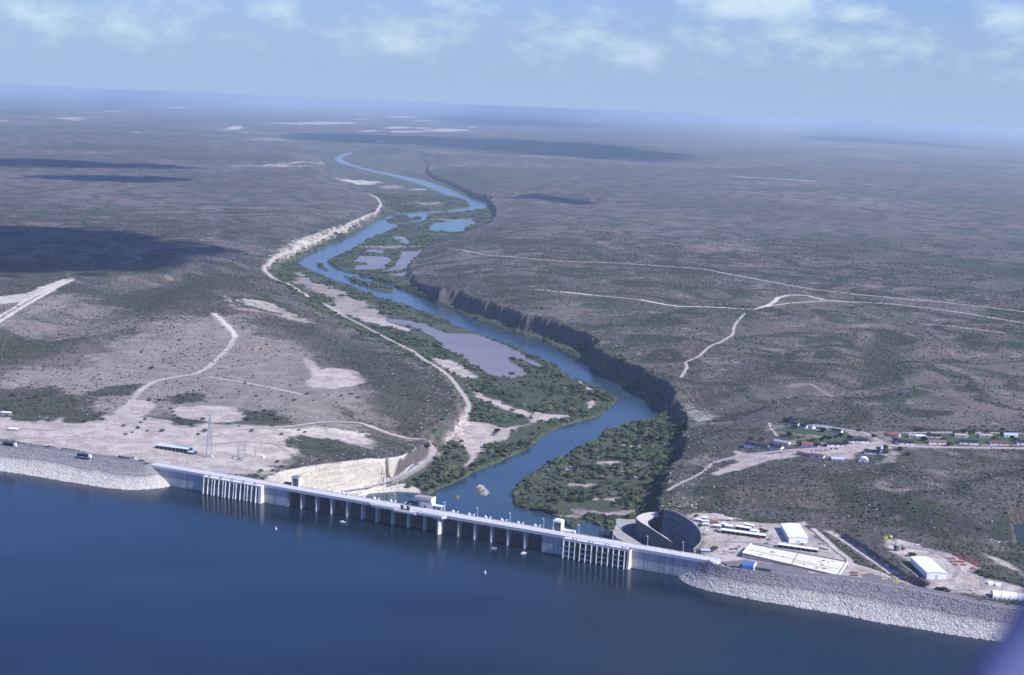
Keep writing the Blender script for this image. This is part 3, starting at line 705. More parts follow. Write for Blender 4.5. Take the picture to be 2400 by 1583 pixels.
OBJ = {'buildings':[('gable','house','house','long dark-roofed block at the left end of the village street',338.3,1883.8,-0.59,32.4,11,3.2,2,'dark','white','houses of the village on the plateau'),
('gable','house','house','dark-roofed house with white gable end beside the long dark-roofed block',361.3,1864.9,-0.67,17.2,10,3.2,2,'dark','white','houses of the village on the plateau'),
('gable','house','house','small grey-roofed house with white gable behind the long dark block',373.6,1892,-0.587,22.2,8,3,2,'grey','white','houses of the village on the plateau'),
('gable','house','house','red-roofed house among dark trees on the village street, left one of two red roofs',407.4,1869,-0.347,22.6,10,3.2,2,'red','white','houses of the village on the plateau'),
('gable','house','house','wide dark-roofed house facing the parked cars',440.3,1871.6,0.036,22,11,3.2,2,'dark','white','houses of the village on the plateau'),
('gable','house','house','dark-roofed house hidden in trees at the tip of the village lawn',477.1,1899.1,0.091,28.6,9,3.2,2,'dark','white','houses of the village on the plateau'),
('gable','house','house','dark-roofed house with two white gable ends in the upper row',462.1,1955,-0.641,14.2,8,3.2,2,'dark','white','houses of the village on the plateau'),
('gable','house','house','dark-roofed house at the top edge of the village with a bright white end',414.9,2024.6,-0.262,11.6,8,3.2,2,'dark','white','houses of the village on the plateau'),
('gable','house','house','low house with pale front just below the topmost village house',410.6,2002.8,-0.477,13.7,7,3.2,2,'dark','white','houses of the village on the plateau'),
('gable','house','house','small dark-roofed house with white end in the middle of the upper cluster',421.5,1983.8,-0.745,10.5,7,3.2,2,'dark','white','houses of the village on the plateau'),
('gable','house','house','small white-ended house right of the upper cluster',431.5,1979.9,-1.068,10.2,6,3,2,'grey','white','houses of the village on the plateau'),
('gable','house','house','low pale house strung along the upper village lane',445.8,1977.4,-0.342,14.3,7,2.8,2,'grey','white','houses of the village on the plateau'),
('gable','house','house','low dark-roofed shed below the street, left of a pair',387.8,1818.1,-0.647,16.4,7,2.6,1.2,'maroon','grey','houses of the village on the plateau'),
('gable','house','house','low dark-roofed shed with white end below the street, right of a pair',403.6,1805.4,-0.591,18.7,7,2.8,1.3,'maroon','white','houses of the village on the plateau'),
('gable','house','house','pale blue-grey roofed shed on the lower edge of the village lot',425.8,1788.3,0.006,16.5,9,2.8,1.8,'bluegrey','grey','houses of the village on the plateau'),
('gable','house','house','long dark-roofed hall behind the water tower with white end wall',486.7,1834.7,-0.142,29.7,10,3.2,2,'dark','white','houses of the village on the plateau'),
('gable','house','house','red-roofed house on the lawn beside the road fork, right one of two red roofs',539.7,1946.4,-0.483,16.6,9,3,2,'red','white','houses of the village on the plateau'),
('gable','house','house','tan-roofed house with bluish front next to the blue panelled house',564.2,1944.7,-0.116,8.7,8,3,2,'tan','white','houses of the village on the plateau'),
('gable','house','house','dark-roofed house with tall white gable right of the blue panelled house',596,1949.2,-0.076,19.9,8,3.2,2,'dark','white','houses of the village on the plateau'),
('gable','house','house','tan-roofed house with white right gable in the back row of the lawn',637.8,1959.9,-0.105,18.2,9,3,2,'tan','white','houses of the village on the plateau'),
('gable','house','house','tan and grey roofed house half hidden by a round tree in the back row',673.9,1963.9,-0.11,18.2,9,3,2,'tan','white','houses of the village on the plateau'),
('gable','house','house','pale blue roofed house near the right edge of the back row',712.2,1974.9,0.046,19.7,9,3,2,'blue','white','houses of the village on the plateau'),
('gable','house','house','dark-roofed house beside the road fork in the front row of the lawn',542.4,1899.5,-0.035,23.1,9,3.2,2,'dark','white','houses of the village on the plateau'),
('gable','house','house','brown-roofed house with white gables second in the front row',589.8,1911.8,0.075,24.1,9,3,2,'brown','white','houses of the village on the plateau'),
('gable','house','house','long dark-roofed house in the middle of the front row',635.4,1918.6,-0.024,25.2,9,3.2,2,'dark','white','houses of the village on the plateau'),
('gable','house','house','dark reddish-roofed house fourth in the front row',676.9,1921,-0.044,22.6,9,3,2,'maroon','white','houses of the village on the plateau'),
('gable','house','house','dark-roofed house cut by the right edge of the picture in the front row',716.5,1930.5,-0.062,20.9,9,3.2,2,'dark','white','houses of the village on the plateau'),
('flat','house','house','white flat-roofed house with a bright blue panel on its front',575.3,1943.5,0.179,14,9,3.2,0,'white','white','houses of the village on the plateau'),
('quonset','quonset_hut','hut','white round-roofed hut at the lower edge of the village below the hall',459.5,1788,-0.284,11.8,11,0,6,'white','dark',None),
('gable','trailer','trailer','short white trailer beside the basin rim, leftmost in the yard',208.2,1475.7,-0.505,5.4,4,2.8,0.4,'white','grey','site trailers and sheds in the yard'),
('gable','trailer','trailer','white trailer farthest back of three parked side by side',215.6,1484,-0.165,5.5,4,2.8,0.4,'white','grey','site trailers and sheds in the yard'),
('gable','trailer','trailer','white trailer in the middle of three parked side by side',214.7,1471.3,-0.137,5.9,4,2.8,0.4,'white','grey','site trailers and sheds in the yard'),
('gable','trailer','trailer','white trailer nearest the shed of three parked side by side',214.2,1460.3,-0.154,5.9,4,2.8,0.4,'white','grey','site trailers and sheds in the yard'),
('gable','shed','shed','low red-roofed shed behind the white trailers',224.1,1470.8,-0.091,7.7,4,2.4,0.4,'red','grey','site trailers and sheds in the yard'),
('gable','trailer','trailer','white trailer with dark side in front of the red-roofed shed',225.6,1455.1,-0.289,7.7,5,3,0.4,'white','grey','site trailers and sheds in the yard'),
('gable','trailer','trailer','short white trailer right of the red-roofed shed',233.4,1461.8,-0.498,5.2,5,3,0.4,'white','grey','site trailers and sheds in the yard'),
('gable','trailer','trailer','broad white trailer behind the left end of the long shed',237.7,1455.3,-0.29,8,6,3,0.4,'white','grey','site trailers and sheds in the yard'),
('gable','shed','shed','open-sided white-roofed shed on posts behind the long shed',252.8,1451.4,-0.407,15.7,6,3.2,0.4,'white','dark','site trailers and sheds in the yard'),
('gable','trailer','trailer','long white trailer at the back of the yard near the scrub slope',260.1,1461.1,-0.523,10.6,4,3,0.4,'white','grey','site trailers and sheds in the yard'),
('gable','trailer','trailer','small white cabin standing alone at the back of the yard',243.2,1482.1,-0.397,3.4,4,2.6,0.4,'white','grey','site trailers and sheds in the yard'),
('gable','trailer','trailer','flat white-topped unit behind the right end of the long shed',263.4,1444.8,-0.448,8.8,6,1.6,0.05,'white','white','site trailers and sheds in the yard'),
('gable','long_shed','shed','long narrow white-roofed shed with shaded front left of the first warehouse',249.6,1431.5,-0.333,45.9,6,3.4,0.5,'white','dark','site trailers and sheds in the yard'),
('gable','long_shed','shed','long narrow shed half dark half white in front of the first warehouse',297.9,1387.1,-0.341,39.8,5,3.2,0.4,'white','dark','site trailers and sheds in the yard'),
('gable','hut','hut','blue-grey roofed hut beside the dam roadway at the basin rim',201.6,1367.6,-0.045,8.8,6,3,0.6,'bluegrey','grey','site trailers and sheds in the yard'),
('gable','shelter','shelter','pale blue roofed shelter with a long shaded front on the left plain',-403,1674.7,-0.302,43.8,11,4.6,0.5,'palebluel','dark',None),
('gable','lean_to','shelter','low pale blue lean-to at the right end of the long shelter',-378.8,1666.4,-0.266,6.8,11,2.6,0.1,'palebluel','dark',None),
('gable','hut','hut','small white-roofed hut beside the access road at the far left',-618.5,1735.6,-0.018,11.4,6,2.5,0.5,'white','grey',None),
('gable','hut','hut','white roof strip at the left edge above the access road',-660.4,1826.2,-0.032,12.5,6,2.5,0.5,'white','grey',None)],
'warehouses':[('warehouse','white steel warehouse standing in the yard behind the curved basin wall',302.2,1409.5,0.098,19.5,49.1,5.6,0.9,'white',0,(292.5,1408.6),(311.9,1410.5),(293.1,1458)),('warehouse','white steel warehouse on the raised gravel yard near the right edge',408.2,1286.7,0.016,18.3,46.5,6.2,0.9,'white',1,(399.1,1286.5),(417.4,1286.8),(395.9,1333))],
'quonset_long':(446.1,1240.6,487.6,1233.1),
'small_huts':[(455.9,1275.6,'small white dome-roofed hut behind the long hut, left of two'),(461.7,1272.7,'small white dome-roofed hut behind the long hut, right of two')],
'trucks':[(-587.3,1635,'dark long trailer truck with white cab at the left edge of the crest road'),(-487.7,1596.2,'dark long trailer truck with white cab halfway along the left crest road')],
'monument':(-440.3,1601.5),
'pylon':(-356.2,1656.6),
'substation':[(-322.2,1655.9),
(-314.9,1655.3),
(-323.3,1669.3),
(-315.5,1669.1)],
'loop_pole':(-306,1684.3),
'tanks_left':[(-296.8,1685.5,'small white tank on the bare ground right of the switchyard',1.8,2.4),(-353.7,1659.4,'small white box-like tank beside the lattice tower',1.5,2)],
'pad':[(-332.9,1578.6),
(-332.3,1594.3),
(-324.7,1600.5),
(-316.1,1597),
(-307.9,1582.8),
(-308.2,1567.4),
(-314.3,1561.6),
(-324.6,1564.7)],
'lamp_crest':[(-571.7,1628,'thin light pole on the left crest road near the far truck'),
(-526,1610.8,'thin light pole on the left crest road between the two trucks'),
(-436.7,1579.7,'thin light pole on the left crest road in front of the oval plinth'),
(271.8,1269.8,'thin light pole on the right crest beside the grey paved bulge'),
(-510.9,1815.9,'thin pole on the bare lot behind the access road')],
'mast':[(360.2,1304.6,'tall bare brown mast among the yellow machines',15),(328.2,1377.9,'slim utility pole on the bare bank behind the long dark shed',11),(266.2,1350.1,'slim white pole at the building foundation',6)],
'water_tower':(491.9,1828.5),
'cars':[(222.7,1442.5,'navy','dark car parked left of the long narrow shed'),
(263.4,1422,'red','red pickup parked against the long narrow shed'),
(273.4,1417.1,'grey','grey car on the lot right of the long shed, rear of two'),
(268.7,1403.5,'silver','silver car on the lot right of the long shed, front of two'),
(403.2,1838.7,'white','white car at the left end of the row on the village lot'),
(408.4,1839.5,'silver','silver car next to the white one on the village lot'),
(412,1839.3,'white','white car third from the left on the village lot'),
(415.4,1839.3,'green','green car in the row on the village lot'),
(421.3,1840.6,'silver','silver car fifth in the row on the village lot'),
(424.7,1842,'white','white car at the right end of the row on the village lot'),
(431.5,1851.1,'navy','dark car under the trees left of the wide house'),
(438.6,1852.2,'black','black car in front of the wide dark-roofed house'),
(229.6,1379.6,'silver','silver car on the pale pad beside the basin'),
(234.2,1381.5,'maroon','maroon pickup on the pale pad beside the basin')],
'bus':(266.5,1380.4),
'foundation':((236.5,1353.2),
(249.8,1384.5),
(336.6,1338.4),
(318.5,1295.3)),
'blue_building':[(223.7,1287.3),(235.9,1283.3),(253.3,1279.4)],
'bulge':[(208.2,1305.6),
(232,1315.3),
(253.1,1306.4),
(276.4,1300.5),
(287.9,1290.7),
(288.9,1279.7),
(279.3,1273.5),
(260.3,1278.4),
(241.1,1283.4),
(217.9,1289.1)],
'beams_yellow':[(343.9,1305.9,9.9,0.9,0.25,'yellow','yellow steel beam lying askew beside the brown stacks'),
(360.5,1289.6,9,1.3,0.5,'yellow','yellow steel beam on the dark ground in the middle of the machine yard'),
(367.2,1276.8,5,3.5,0.1,'yellow','boxy yellow machine body beside the crest road'),
(335.8,1285.4,7,1,-0.1,'yellow','low yellow beam at the edge of the crest road'),
(343.6,1284.6,6,0.8,-0.1,'olive','dull yellow beam lying flat near the crest road'),
(335.2,1305.5,7,2.2,-0.2,'brown','brown stack of timbers at the left end of the machine yard'),
(333.8,1297.8,8,1.5,-0.2,'brown','low brown stack of timbers in front of the taller brown stack'),
(349.2,1301.2,9,2,0.3,'brown','rust-brown heap of steel behind the dark ground'),
(379.2,1312.2,14,1.6,-0.45,'maroon','long rusty pile of beams beside the sunken road'),
(382.9,1299,3,1.5,-0.3,'brown','short rusty block at the end of the long beam pile'),
(390.1,1263.3,11,1,-0.42,'maroon','rusty beam lying along the lower sunken road'),
(397,1257,6,0.8,-0.3,'brown','short brown beam at the mouth of the sunken road'),
(391.5,1410.1,4,3,0.1,'yellow','pale yellow box at the back of the raised yard, left of three'),
(397.7,1413.7,2.5,3,0.8,'palegreen','pale green box at the back of the raised yard, middle of three'),
(399.9,1405.3,5,1.6,-0.5,'palegreen','pale green beam at the back of the raised yard, right of three'),
(426.4,1366.6,7,1.2,-0.1,'grey','grey flatbed at the edge of the raised yard behind the warehouse'),
(324.3,1390.2,10,1.6,-0.5,'grey','grey pipe lying on the bank right of the long dark shed')],
'tanks':[(392.5,1371.7,2.6,7.5,'dark grey silo-like tank on the raised yard, taller of two'),(400.3,1375.5,1.7,4.6,'dark grey tank on the raised yard, shorter of two')],
'red':[('first red frame from the left in the top row',459,1391.6,4.8),
('second red frame from the left in the top row',467.3,1391,2.4),
('first red frame from the left in the second row from the back',459.4,1381.5,2.2),
('second red frame from the left in the second row from the back',467,1382.2,2.7),
('first red frame from the left in the long back row',440.1,1350.7,2.7),
('second red frame from the left in the long back row',443.7,1351,3.4),
('third red frame from the left in the long back row',451.1,1351.5,2.2),
('fourth red frame from the left in the long back row',456.6,1361.2,25.6),
('fifth red frame from the left in the long back row',463.4,1372.7,2.2),
('sixth red frame from the left in the long back row',466,1372.6,2.2),
('seventh red frame from the left in the long back row',469,1372.4,2.8),
('first red frame from the left in the long front row',439.4,1341.8,2.7),
('second red frame from the left in the long front row',443.4,1342.1,3.1),
('third red frame from the left in the long front row',447.1,1342.7,2.5),
('fourth red frame from the left in the long front row',450.4,1342.1,3.1),
('fifth red frame from the left in the long front row',458.1,1353.6,25.8),
('sixth red frame from the left in the long front row',465.9,1364.4,3.9),
('first red frame from the left in the row nearest the warehouse',440.3,1332.6,4.2),
('second red frame from the left in the row nearest the warehouse',447.9,1332.7,3.9),
('largest and highest red steel frame at the right corner of the stored rows',468.9,1357.7,5.1),
('single red steel frame lying below the largest one',454.2,1323,3.8)],
'pale_rock':(235.2,1502.7),
'stores':[(222.7,1374.6,2.5,2,1.2,'greyroof','grey crate on the pale pad right of the blue-grey hut'),
(239,1389.1,2,2,1.4,'rust','rusty bin at the back of the pale pad beside the basin'),
(228.8,1369.6,3,1.2,0.7,'rust','rusty low box at the front of the pale pad beside the basin'),
(212.7,1446.7,3,2,1.6,'white','white crate between the basin rim and the long shed'),
(274.6,1465.5,3,2,1.8,'greyroof','grey crate behind the bushes at the end of the long shed'),
(320.2,1423,3,2,1.8,'blueroof','pale blue crate beside the right wall of the first warehouse'),
(287,1403.8,4,2,1.5,'greyroof','grey crate in front of the first warehouse'),
(305.4,1404.1,2.4,2,1.6,'rust','rusty crate at the right front corner of the first warehouse'),
(325.8,1407.5,5,2,1.2,'darktank','dark crate on the bank right of the first warehouse'),
(432.7,1256.1,2,1.6,1.2,'greyroof','small grey box on the bare yard left of the long round hut, rear one'),
(432,1249.1,2,1.4,1,'rust','small rusty box on the bare yard left of the long round hut, front one'),
(422.6,1263.1,2,1.6,1.4,'cream','cream crate on the bare yard right of the second warehouse'),
(419.4,1392.2,4,2,1,'greyroof','grey crate on the pale bank behind the second warehouse'),
(403.7,1378.7,2,1.4,0.9,'red','small red box right of the dark grey tanks')],
'boats':[(-170.7,1451.1,'small white boat on the reservoir in front of the left spillway bays'),(20.6,1370.7,'small white boat with short wake off the right spillway bays'),(-9.6,1381.9,'grey low boat left of the white boat off the right bays')],
'buoys':[(-235.3,1417.2,'pale buoy on the reservoir below the left intake'),(-16.2,1305.3,'pale buoy farthest out on the reservoir below the middle of the dam')],
'wreck':(8.7,1759.1),
'basin_outer':[(175.8,1514.2),
(181.4,1509.2),
(187,1501),
(194.4,1484.1),
(201,1462.1),
(204.1,1439.5),
(203.6,1415.5),
(199.3,1393.2),
(189.2,1370)],
'divider':[(178.3,1444.5),
(172.6,1464.8),
(167.4,1477.1),
(160,1496.5),
(157.8,1509),
(158.4,1520.5),
(162.1,1530.1),
(168.4,1536.8),
(175.6,1542.1),
(181,1562.5),
(172.5,1560.4),
(163,1556.4),
(155.8,1551),
(149.8,1542.5),
(146.5,1532),
(148.1,1522.3),
(152.8,1509.9),
(158.3,1497.8),
(166.8,1475.5)],
'dike':[(153.7,1482.9),
(140.6,1511.2),
(131.5,1535.4),
(134.7,1546.5),
(143.1,1556.8),
(149.8,1567.9),
(150.4,1581.5),
(140.8,1578.4),
(131.2,1581.3),
(127.5,1576.5),
(127.2,1557.9),
(123.8,1542.5),
(121.1,1522.7),
(124.2,1504.1),
(134.4,1490.1),
(147.6,1481.3)],
'long_wall':[(385.1,1327.7),
(387.4,1317.6),
(389.8,1305.2),
(391.5,1290.6)],
'trees':[(416.3,1896.5,5.3,'tree','fourth dark green tree from the left by the left red-roofed house','village trees'),
(428.9,1901.3,4.9,'tree','sixth dark green tree from the left by the left red-roofed house','village trees'),
(437.5,1914.6,5.9,'tree','second dark green tree from the left by the house facing the parked cars','village trees'),
(442.4,1909.9,5,'tree','fourth dark green tree from the left by the house facing the parked cars','village trees'),
(453.8,1922,4.7,'tree','fifth dark green tree from the left by the house facing the parked cars','village trees'),
(408,1884.3,5.9,'tree','third dark green tree from the left by the left red-roofed house','village trees'),
(394.4,1873.5,7.7,'tree','second dark green tree from the left by the left red-roofed house','village trees'),
(391.9,1936.9,7.3,'tree','first dark green tree from the left by the left red-roofed house','village trees'),
(455,1874.5,7.2,'tree','first dark green tree from the left by the tip of the village lawn','village trees'),
(460.8,1892.8,5.3,'tree','second dark green tree from the left by the tip of the village lawn','village trees'),
(469.9,1914.6,6.4,'tree','third dark green tree from the left by the tip of the village lawn','village trees'),
(436.9,2004.9,5.5,'tree','first dark green tree from the left by the small pale houses of the upper lane','village trees'),
(441.1,2010.5,5.1,'tree','second dark green tree from the left by the small pale houses of the upper lane','village trees'),
(496.8,1966.6,4.9,'tree','first dark green tree from the left by the village road fork','village trees'),
(507.6,1931.8,5.3,'tree','second dark green tree from the left by the village road fork','village trees'),
(495.6,1850.3,7.7,'tree','second dark green tree from the left by the water tower','village trees'),
(505.3,1861.6,7.4,'tree','third dark green tree from the left by the water tower','village trees'),
(537,1901.5,7.3,'tree','second dark green tree from the left by the right red-roofed house','village trees'),
(532.4,1910.7,7.3,'tree','first dark green tree from the left by the right red-roofed house','village trees'),
(587.4,1988.8,5.2,'tree','second dark green tree from the left by the blue panelled house','village trees'),
(593.6,1963.2,5.6,'tree','fifth dark green tree from the left by the blue panelled house','village trees'),
(604.1,1901,6.7,'tree','second dark green tree from the left by the brown-roofed front house','village trees'),
(632.1,1965,7.1,'tree','first dark green tree from the left by the house with the tall white gable','village trees'),
(651,1987.1,7.5,'tree','second dark green tree from the left by the house with the tall white gable','village trees'),
(660,1980.7,7.6,'tree','first dark green tree from the left by the tan-roofed houses of the back row','village trees'),
(675.6,1978.3,4.8,'tree','second dark green tree from the left by the tan-roofed houses of the back row','village trees'),
(682.9,1987.6,6.6,'tree','third dark green tree from the left by the tan-roofed houses of the back row','village trees'),
(682.6,1953.2,6.9,'tree','second dark green tree from the left by the pale blue roofed house','village trees'),
(702.8,1978,6.3,'tree','third dark green tree from the left by the pale blue roofed house','village trees'),
(711.3,1963.7,5.1,'tree','fifth dark green tree from the left by the pale blue roofed house','village trees'),
(602.6,1925.9,6.2,'tree','first dark green tree from the left by the brown-roofed front house','village trees'),
(669.1,1930.3,4.8,'tree','first dark green tree from the left by the pale blue roofed house','village trees'),
(575.3,1923.5,7.8,'tree','fourth dark green tree from the left by the blue panelled house','village trees'),
(709.8,1945.3,7.5,'tree','sixth dark green tree from the left by the pale blue roofed house','village trees'),
(529,1832.6,6.4,'tree','fourth dark green tree from the left by the water tower','village trees'),
(526.9,1862.9,5.6,'tree','third dark green tree from the left by the right red-roofed house','village trees'),
(402.4,2026.9,7.7,'tree','first dark green tree from the left by the topmost village house','village trees'),
(411.4,2035.4,6.5,'tree','second dark green tree from the left by the topmost village house','village trees'),
(407.3,1980.9,7.6,'tree','third dark green tree from the left by the topmost village house','village trees'),
(443,1954.7,7.5,'tree','first dark green tree from the left by the house facing the parked cars','village trees'),
(461.2,1928.4,6.3,'tree','sixth dark green tree from the left by the house facing the parked cars','village trees'),
(337.9,1931.3,5.9,'tree','first dark green tree from the left by the long dark block at the village end','village trees'),
(350.1,1919.9,6.6,'tree','second dark green tree from the left by the long dark block at the village end','village trees'),
(714.4,2012.5,6,'tree','fourth dark green tree from the left by the pale blue roofed house','village trees'),
(592.3,1995.2,5.1,'tree','third dark green tree from the left by the blue panelled house','village trees'),
(583.4,1985.4,5.6,'tree','first dark green tree from the left by the blue panelled house','village trees'),
(415.2,1863,7.3,'tree','fifth dark green tree from the left by the left red-roofed house','village trees'),
(426.6,1863,4.7,'tree','third dark green tree from the left by the house facing the parked cars','village trees'),
(477.2,1847.1,4.7,'tree','first dark green tree from the left by the water tower','village trees'),
(-507.9,1964.4,4.9,'shrub','second dark shrub from the left by the bare lot by the dirt track','shrubs on the open ground left of the dam'),
(-496.8,1972.8,3.8,'shrub','third dark shrub from the left by the left rim of the pale oval lot','shrubs on the open ground left of the dam'),
(-466.1,2018.2,4.6,'shrub','first dark shrub from the left by the pale oval lot','shrubs on the open ground left of the dam'),
(-465.3,1988.1,4.4,'shrub','twelfth dark shrub from the left by the left rim of the pale oval lot','shrubs on the open ground left of the dam'),
(-455.3,2011.3,4,'shrub','second dark shrub from the left by the pale oval lot','shrubs on the open ground left of the dam'),
(-474.5,2001.2,6,'shrub','tenth dark shrub from the left by the left rim of the pale oval lot','shrubs on the open ground left of the dam'),
(-487.7,1992.4,3.6,'shrub','fifth dark shrub from the left by the left rim of the pale oval lot','shrubs on the open ground left of the dam'),
(-477.1,1823.6,4.2,'shrub','second dark shrub from the left by the left rim of the pale oval lot','shrubs on the open ground left of the dam'),
(-477.7,1804.5,3.6,'shrub','first dark shrub from the left by the left rim of the pale oval lot','shrubs on the open ground left of the dam'),
(-472.1,1773.2,4.9,'shrub','ninth dark shrub from the left by the track to the access road','shrubs on the open ground left of the dam'),
(-493.5,1781.5,3.8,'shrub','sixth dark shrub from the left by the track to the access road','shrubs on the open ground left of the dam'),
(-478.3,1736.1,4.1,'shrub','seventh dark shrub from the left by the track to the access road','shrubs on the open ground left of the dam'),
(-493.7,1967.7,5.2,'shrub','fourth dark shrub from the left by the left rim of the pale oval lot','shrubs on the open ground left of the dam'),
(-466.3,1917.3,4,'shrub','sixth dark shrub from the left by the left rim of the pale oval lot','shrubs on the open ground left of the dam'),
(-458.3,1896.7,4.7,'shrub','seventh dark shrub from the left by the left rim of the pale oval lot','shrubs on the open ground left of the dam'),
(-438.7,1845.9,5.7,'shrub','ninth dark shrub from the left by the left rim of the pale oval lot','shrubs on the open ground left of the dam'),
(-426.5,1823.2,3.3,'shrub','thirteenth dark shrub from the left by the left rim of the pale oval lot','shrubs on the open ground left of the dam'),
(-414.8,1809,3.2,'shrub','fourteenth dark shrub from the left by the left rim of the pale oval lot','shrubs on the open ground left of the dam'),
(-413.7,1841.1,3.7,'shrub','third dark shrub from the left by the pale oval lot','shrubs on the open ground left of the dam'),
(-408.9,1857.9,5.3,'shrub','fourth dark shrub from the left by the pale oval lot','shrubs on the open ground left of the dam'),
(-425.5,1806.8,4.8,'shrub','eleventh dark shrub from the left by the left rim of the pale oval lot','shrubs on the open ground left of the dam'),
(-451.1,1878.8,3.7,'shrub','eighth dark shrub from the left by the left rim of the pale oval lot','shrubs on the open ground left of the dam'),
(-412.6,1998.9,4,'shrub','fifth dark shrub from the left by the pale oval lot','shrubs on the open ground left of the dam'),
(-397.8,2048.3,3.5,'shrub','second dark shrub from the left by the fork of the dirt tracks','shrubs on the open ground left of the dam'),
(-368.1,2023.4,4.4,'shrub','fifth dark shrub from the left by the fork of the dirt tracks','shrubs on the open ground left of the dam'),
(-349.1,1953.2,3.1,'shrub','second dark shrub from the left by the right side of the pale oval lot','shrubs on the open ground left of the dam'),
(-338.7,1928.5,5.1,'shrub','third dark shrub from the left by the right side of the pale oval lot','shrubs on the open ground left of the dam'),
(-347.7,1912.9,5.7,'shrub','first dark shrub from the left by the right side of the pale oval lot','shrubs on the open ground left of the dam'),
(-351.8,1872.8,5.9,'shrub','second dark shrub from the left by the lattice tower','shrubs on the open ground left of the dam'),
(-322.6,1904,5.2,'shrub','fifth dark shrub from the left by the right side of the pale oval lot','shrubs on the open ground left of the dam'),
(-312.9,1881.5,5.9,'shrub','sixth dark shrub from the left by the right side of the pale oval lot','shrubs on the open ground left of the dam'),
(-315.8,1933.4,3.1,'shrub','seventh dark shrub from the left by the right side of the pale oval lot','shrubs on the open ground left of the dam'),
(-329.7,1910.9,3.9,'shrub','fourth dark shrub from the left by the right side of the pale oval lot','shrubs on the open ground left of the dam'),
(-670.5,1945.9,5.9,'shrub','fourth dark shrub from the left by the green strip at the far left','shrubs on the open ground left of the dam'),
(-664.9,1956,5.3,'shrub','fifth dark shrub from the left by the green strip at the far left','shrubs on the open ground left of the dam'),
(-651.8,1934.8,4.2,'shrub','sixth dark shrub from the left by the green strip at the far left','shrubs on the open ground left of the dam'),
(-602.8,1902,5.8,'shrub','seventh dark shrub from the left by the green strip at the far left','shrubs on the open ground left of the dam'),
(-610,1943.6,4.9,'shrub','eighth dark shrub from the left by the green strip at the far left','shrubs on the open ground left of the dam'),
(-698.2,1956.8,5.5,'shrub','second dark shrub from the left by the green strip at the far left','shrubs on the open ground left of the dam'),
(-689,1973.7,3.9,'shrub','third dark shrub from the left by the green strip at the far left','shrubs on the open ground left of the dam'),
(-545.7,1809.2,3.6,'shrub','second dark shrub from the left by the track to the access road','shrubs on the open ground left of the dam'),
(-543.8,1830.8,4.3,'shrub','third dark shrub from the left by the track to the access road','shrubs on the open ground left of the dam'),
(-547.4,1862.5,3.4,'shrub','fourth dark shrub from the left by the track to the access road','shrubs on the open ground left of the dam'),
(-529.9,1812.3,4.1,'shrub','fifth dark shrub from the left by the track to the access road','shrubs on the open ground left of the dam'),
(-547.4,1796.2,5.9,'shrub','first dark shrub from the left by the track to the access road','shrubs on the open ground left of the dam'),
(-680.7,1878,4,'shrub','first dark shrub from the left by the green strip at the far left','shrubs on the open ground left of the dam'),
(-459.4,2223.9,3,'shrub','first dark shrub from the left by the fork of the dirt tracks','shrubs on the open ground left of the dam'),
(-530,2387.7,3.1,'shrub','fifth dark shrub from the left by the bend of the pale dirt track','shrubs on the open ground left of the dam'),
(-484.2,2276.1,3.5,'shrub','seventh dark shrub from the left by the bend of the pale dirt track','shrubs on the open ground left of the dam'),
(-584.4,2463.3,5.4,'shrub','third dark shrub from the left by the bend of the pale dirt track','shrubs on the open ground left of the dam'),
(-583.1,2396.2,4.1,'shrub','second dark shrub from the left by the bend of the pale dirt track','shrubs on the open ground left of the dam'),
(-551.6,2518.9,3.9,'shrub','sixth dark shrub from the left by the bend of the pale dirt track','shrubs on the open ground left of the dam'),
(-564.6,2491.8,3.3,'shrub','fourth dark shrub from the left by the bend of the pale dirt track','shrubs on the open ground left of the dam'),
(-565.4,2199.7,5.9,'shrub','first dark shrub from the left by the bend of the pale dirt track','shrubs on the open ground left of the dam'),
(-548.1,2001,4.3,'shrub','first dark shrub from the left by the bare lot by the dirt track','shrubs on the open ground left of the dam'),
(-332.1,2031,3.6,'shrub','eighth dark shrub from the left by the right side of the pale oval lot','shrubs on the open ground left of the dam'),
(-400.7,2112.8,3.2,'shrub','third dark shrub from the left by the fork of the dirt tracks','shrubs on the open ground left of the dam'),
(-388.4,2099,3.2,'shrub','fourth dark shrub from the left by the fork of the dirt tracks','shrubs on the open ground left of the dam'),
(-332.7,2111.9,3.5,'shrub','first dark shrub from the left by the upper pale lot on the hill','shrubs on the open ground left of the dam'),
(-298.1,2053.7,5,'shrub','second dark shrub from the left by the upper pale lot on the hill','shrubs on the open ground left of the dam'),
(-267.1,2057.5,3.4,'shrub','fourth dark shrub from the left by the upper pale lot on the hill','shrubs on the open ground left of the dam'),
(-283.3,2016.4,3.1,'shrub','third dark shrub from the left by the upper pale lot on the hill','shrubs on the open ground left of the dam'),
(-248.7,2062,4.5,'shrub','fifth dark shrub from the left by the upper pale lot on the hill','shrubs on the open ground left of the dam'),
(-238.6,2083.1,3.7,'shrub','sixth dark shrub from the left by the upper pale lot on the hill','shrubs on the open ground left of the dam'),
(-223.7,2064.4,6,'shrub','seventh dark shrub from the left by the upper pale lot on the hill','shrubs on the open ground left of the dam'),
(-202.1,2236.9,3.4,'shrub','eighth dark shrub from the left by the upper pale lot on the hill','shrubs on the open ground left of the dam'),
(-309.4,2005.4,4.6,'shrub','ninth dark shrub from the left by the right side of the pale oval lot','shrubs on the open ground left of the dam'),
(-387.4,1773,5.3,'shrub','fourth dark shrub from the left by the blue roofed shelter','shrubs on the open ground left of the dam'),
(-391.4,1754.1,4.2,'shrub','third dark shrub from the left by the blue roofed shelter','shrubs on the open ground left of the dam'),
(-312.3,1844.5,6,'shrub','fourth dark shrub from the left by the lattice tower','shrubs on the open ground left of the dam'),
(-292.5,1793.8,4.4,'shrub','first dark shrub from the left by the pale terrace above the switchyard','shrubs on the open ground left of the dam'),
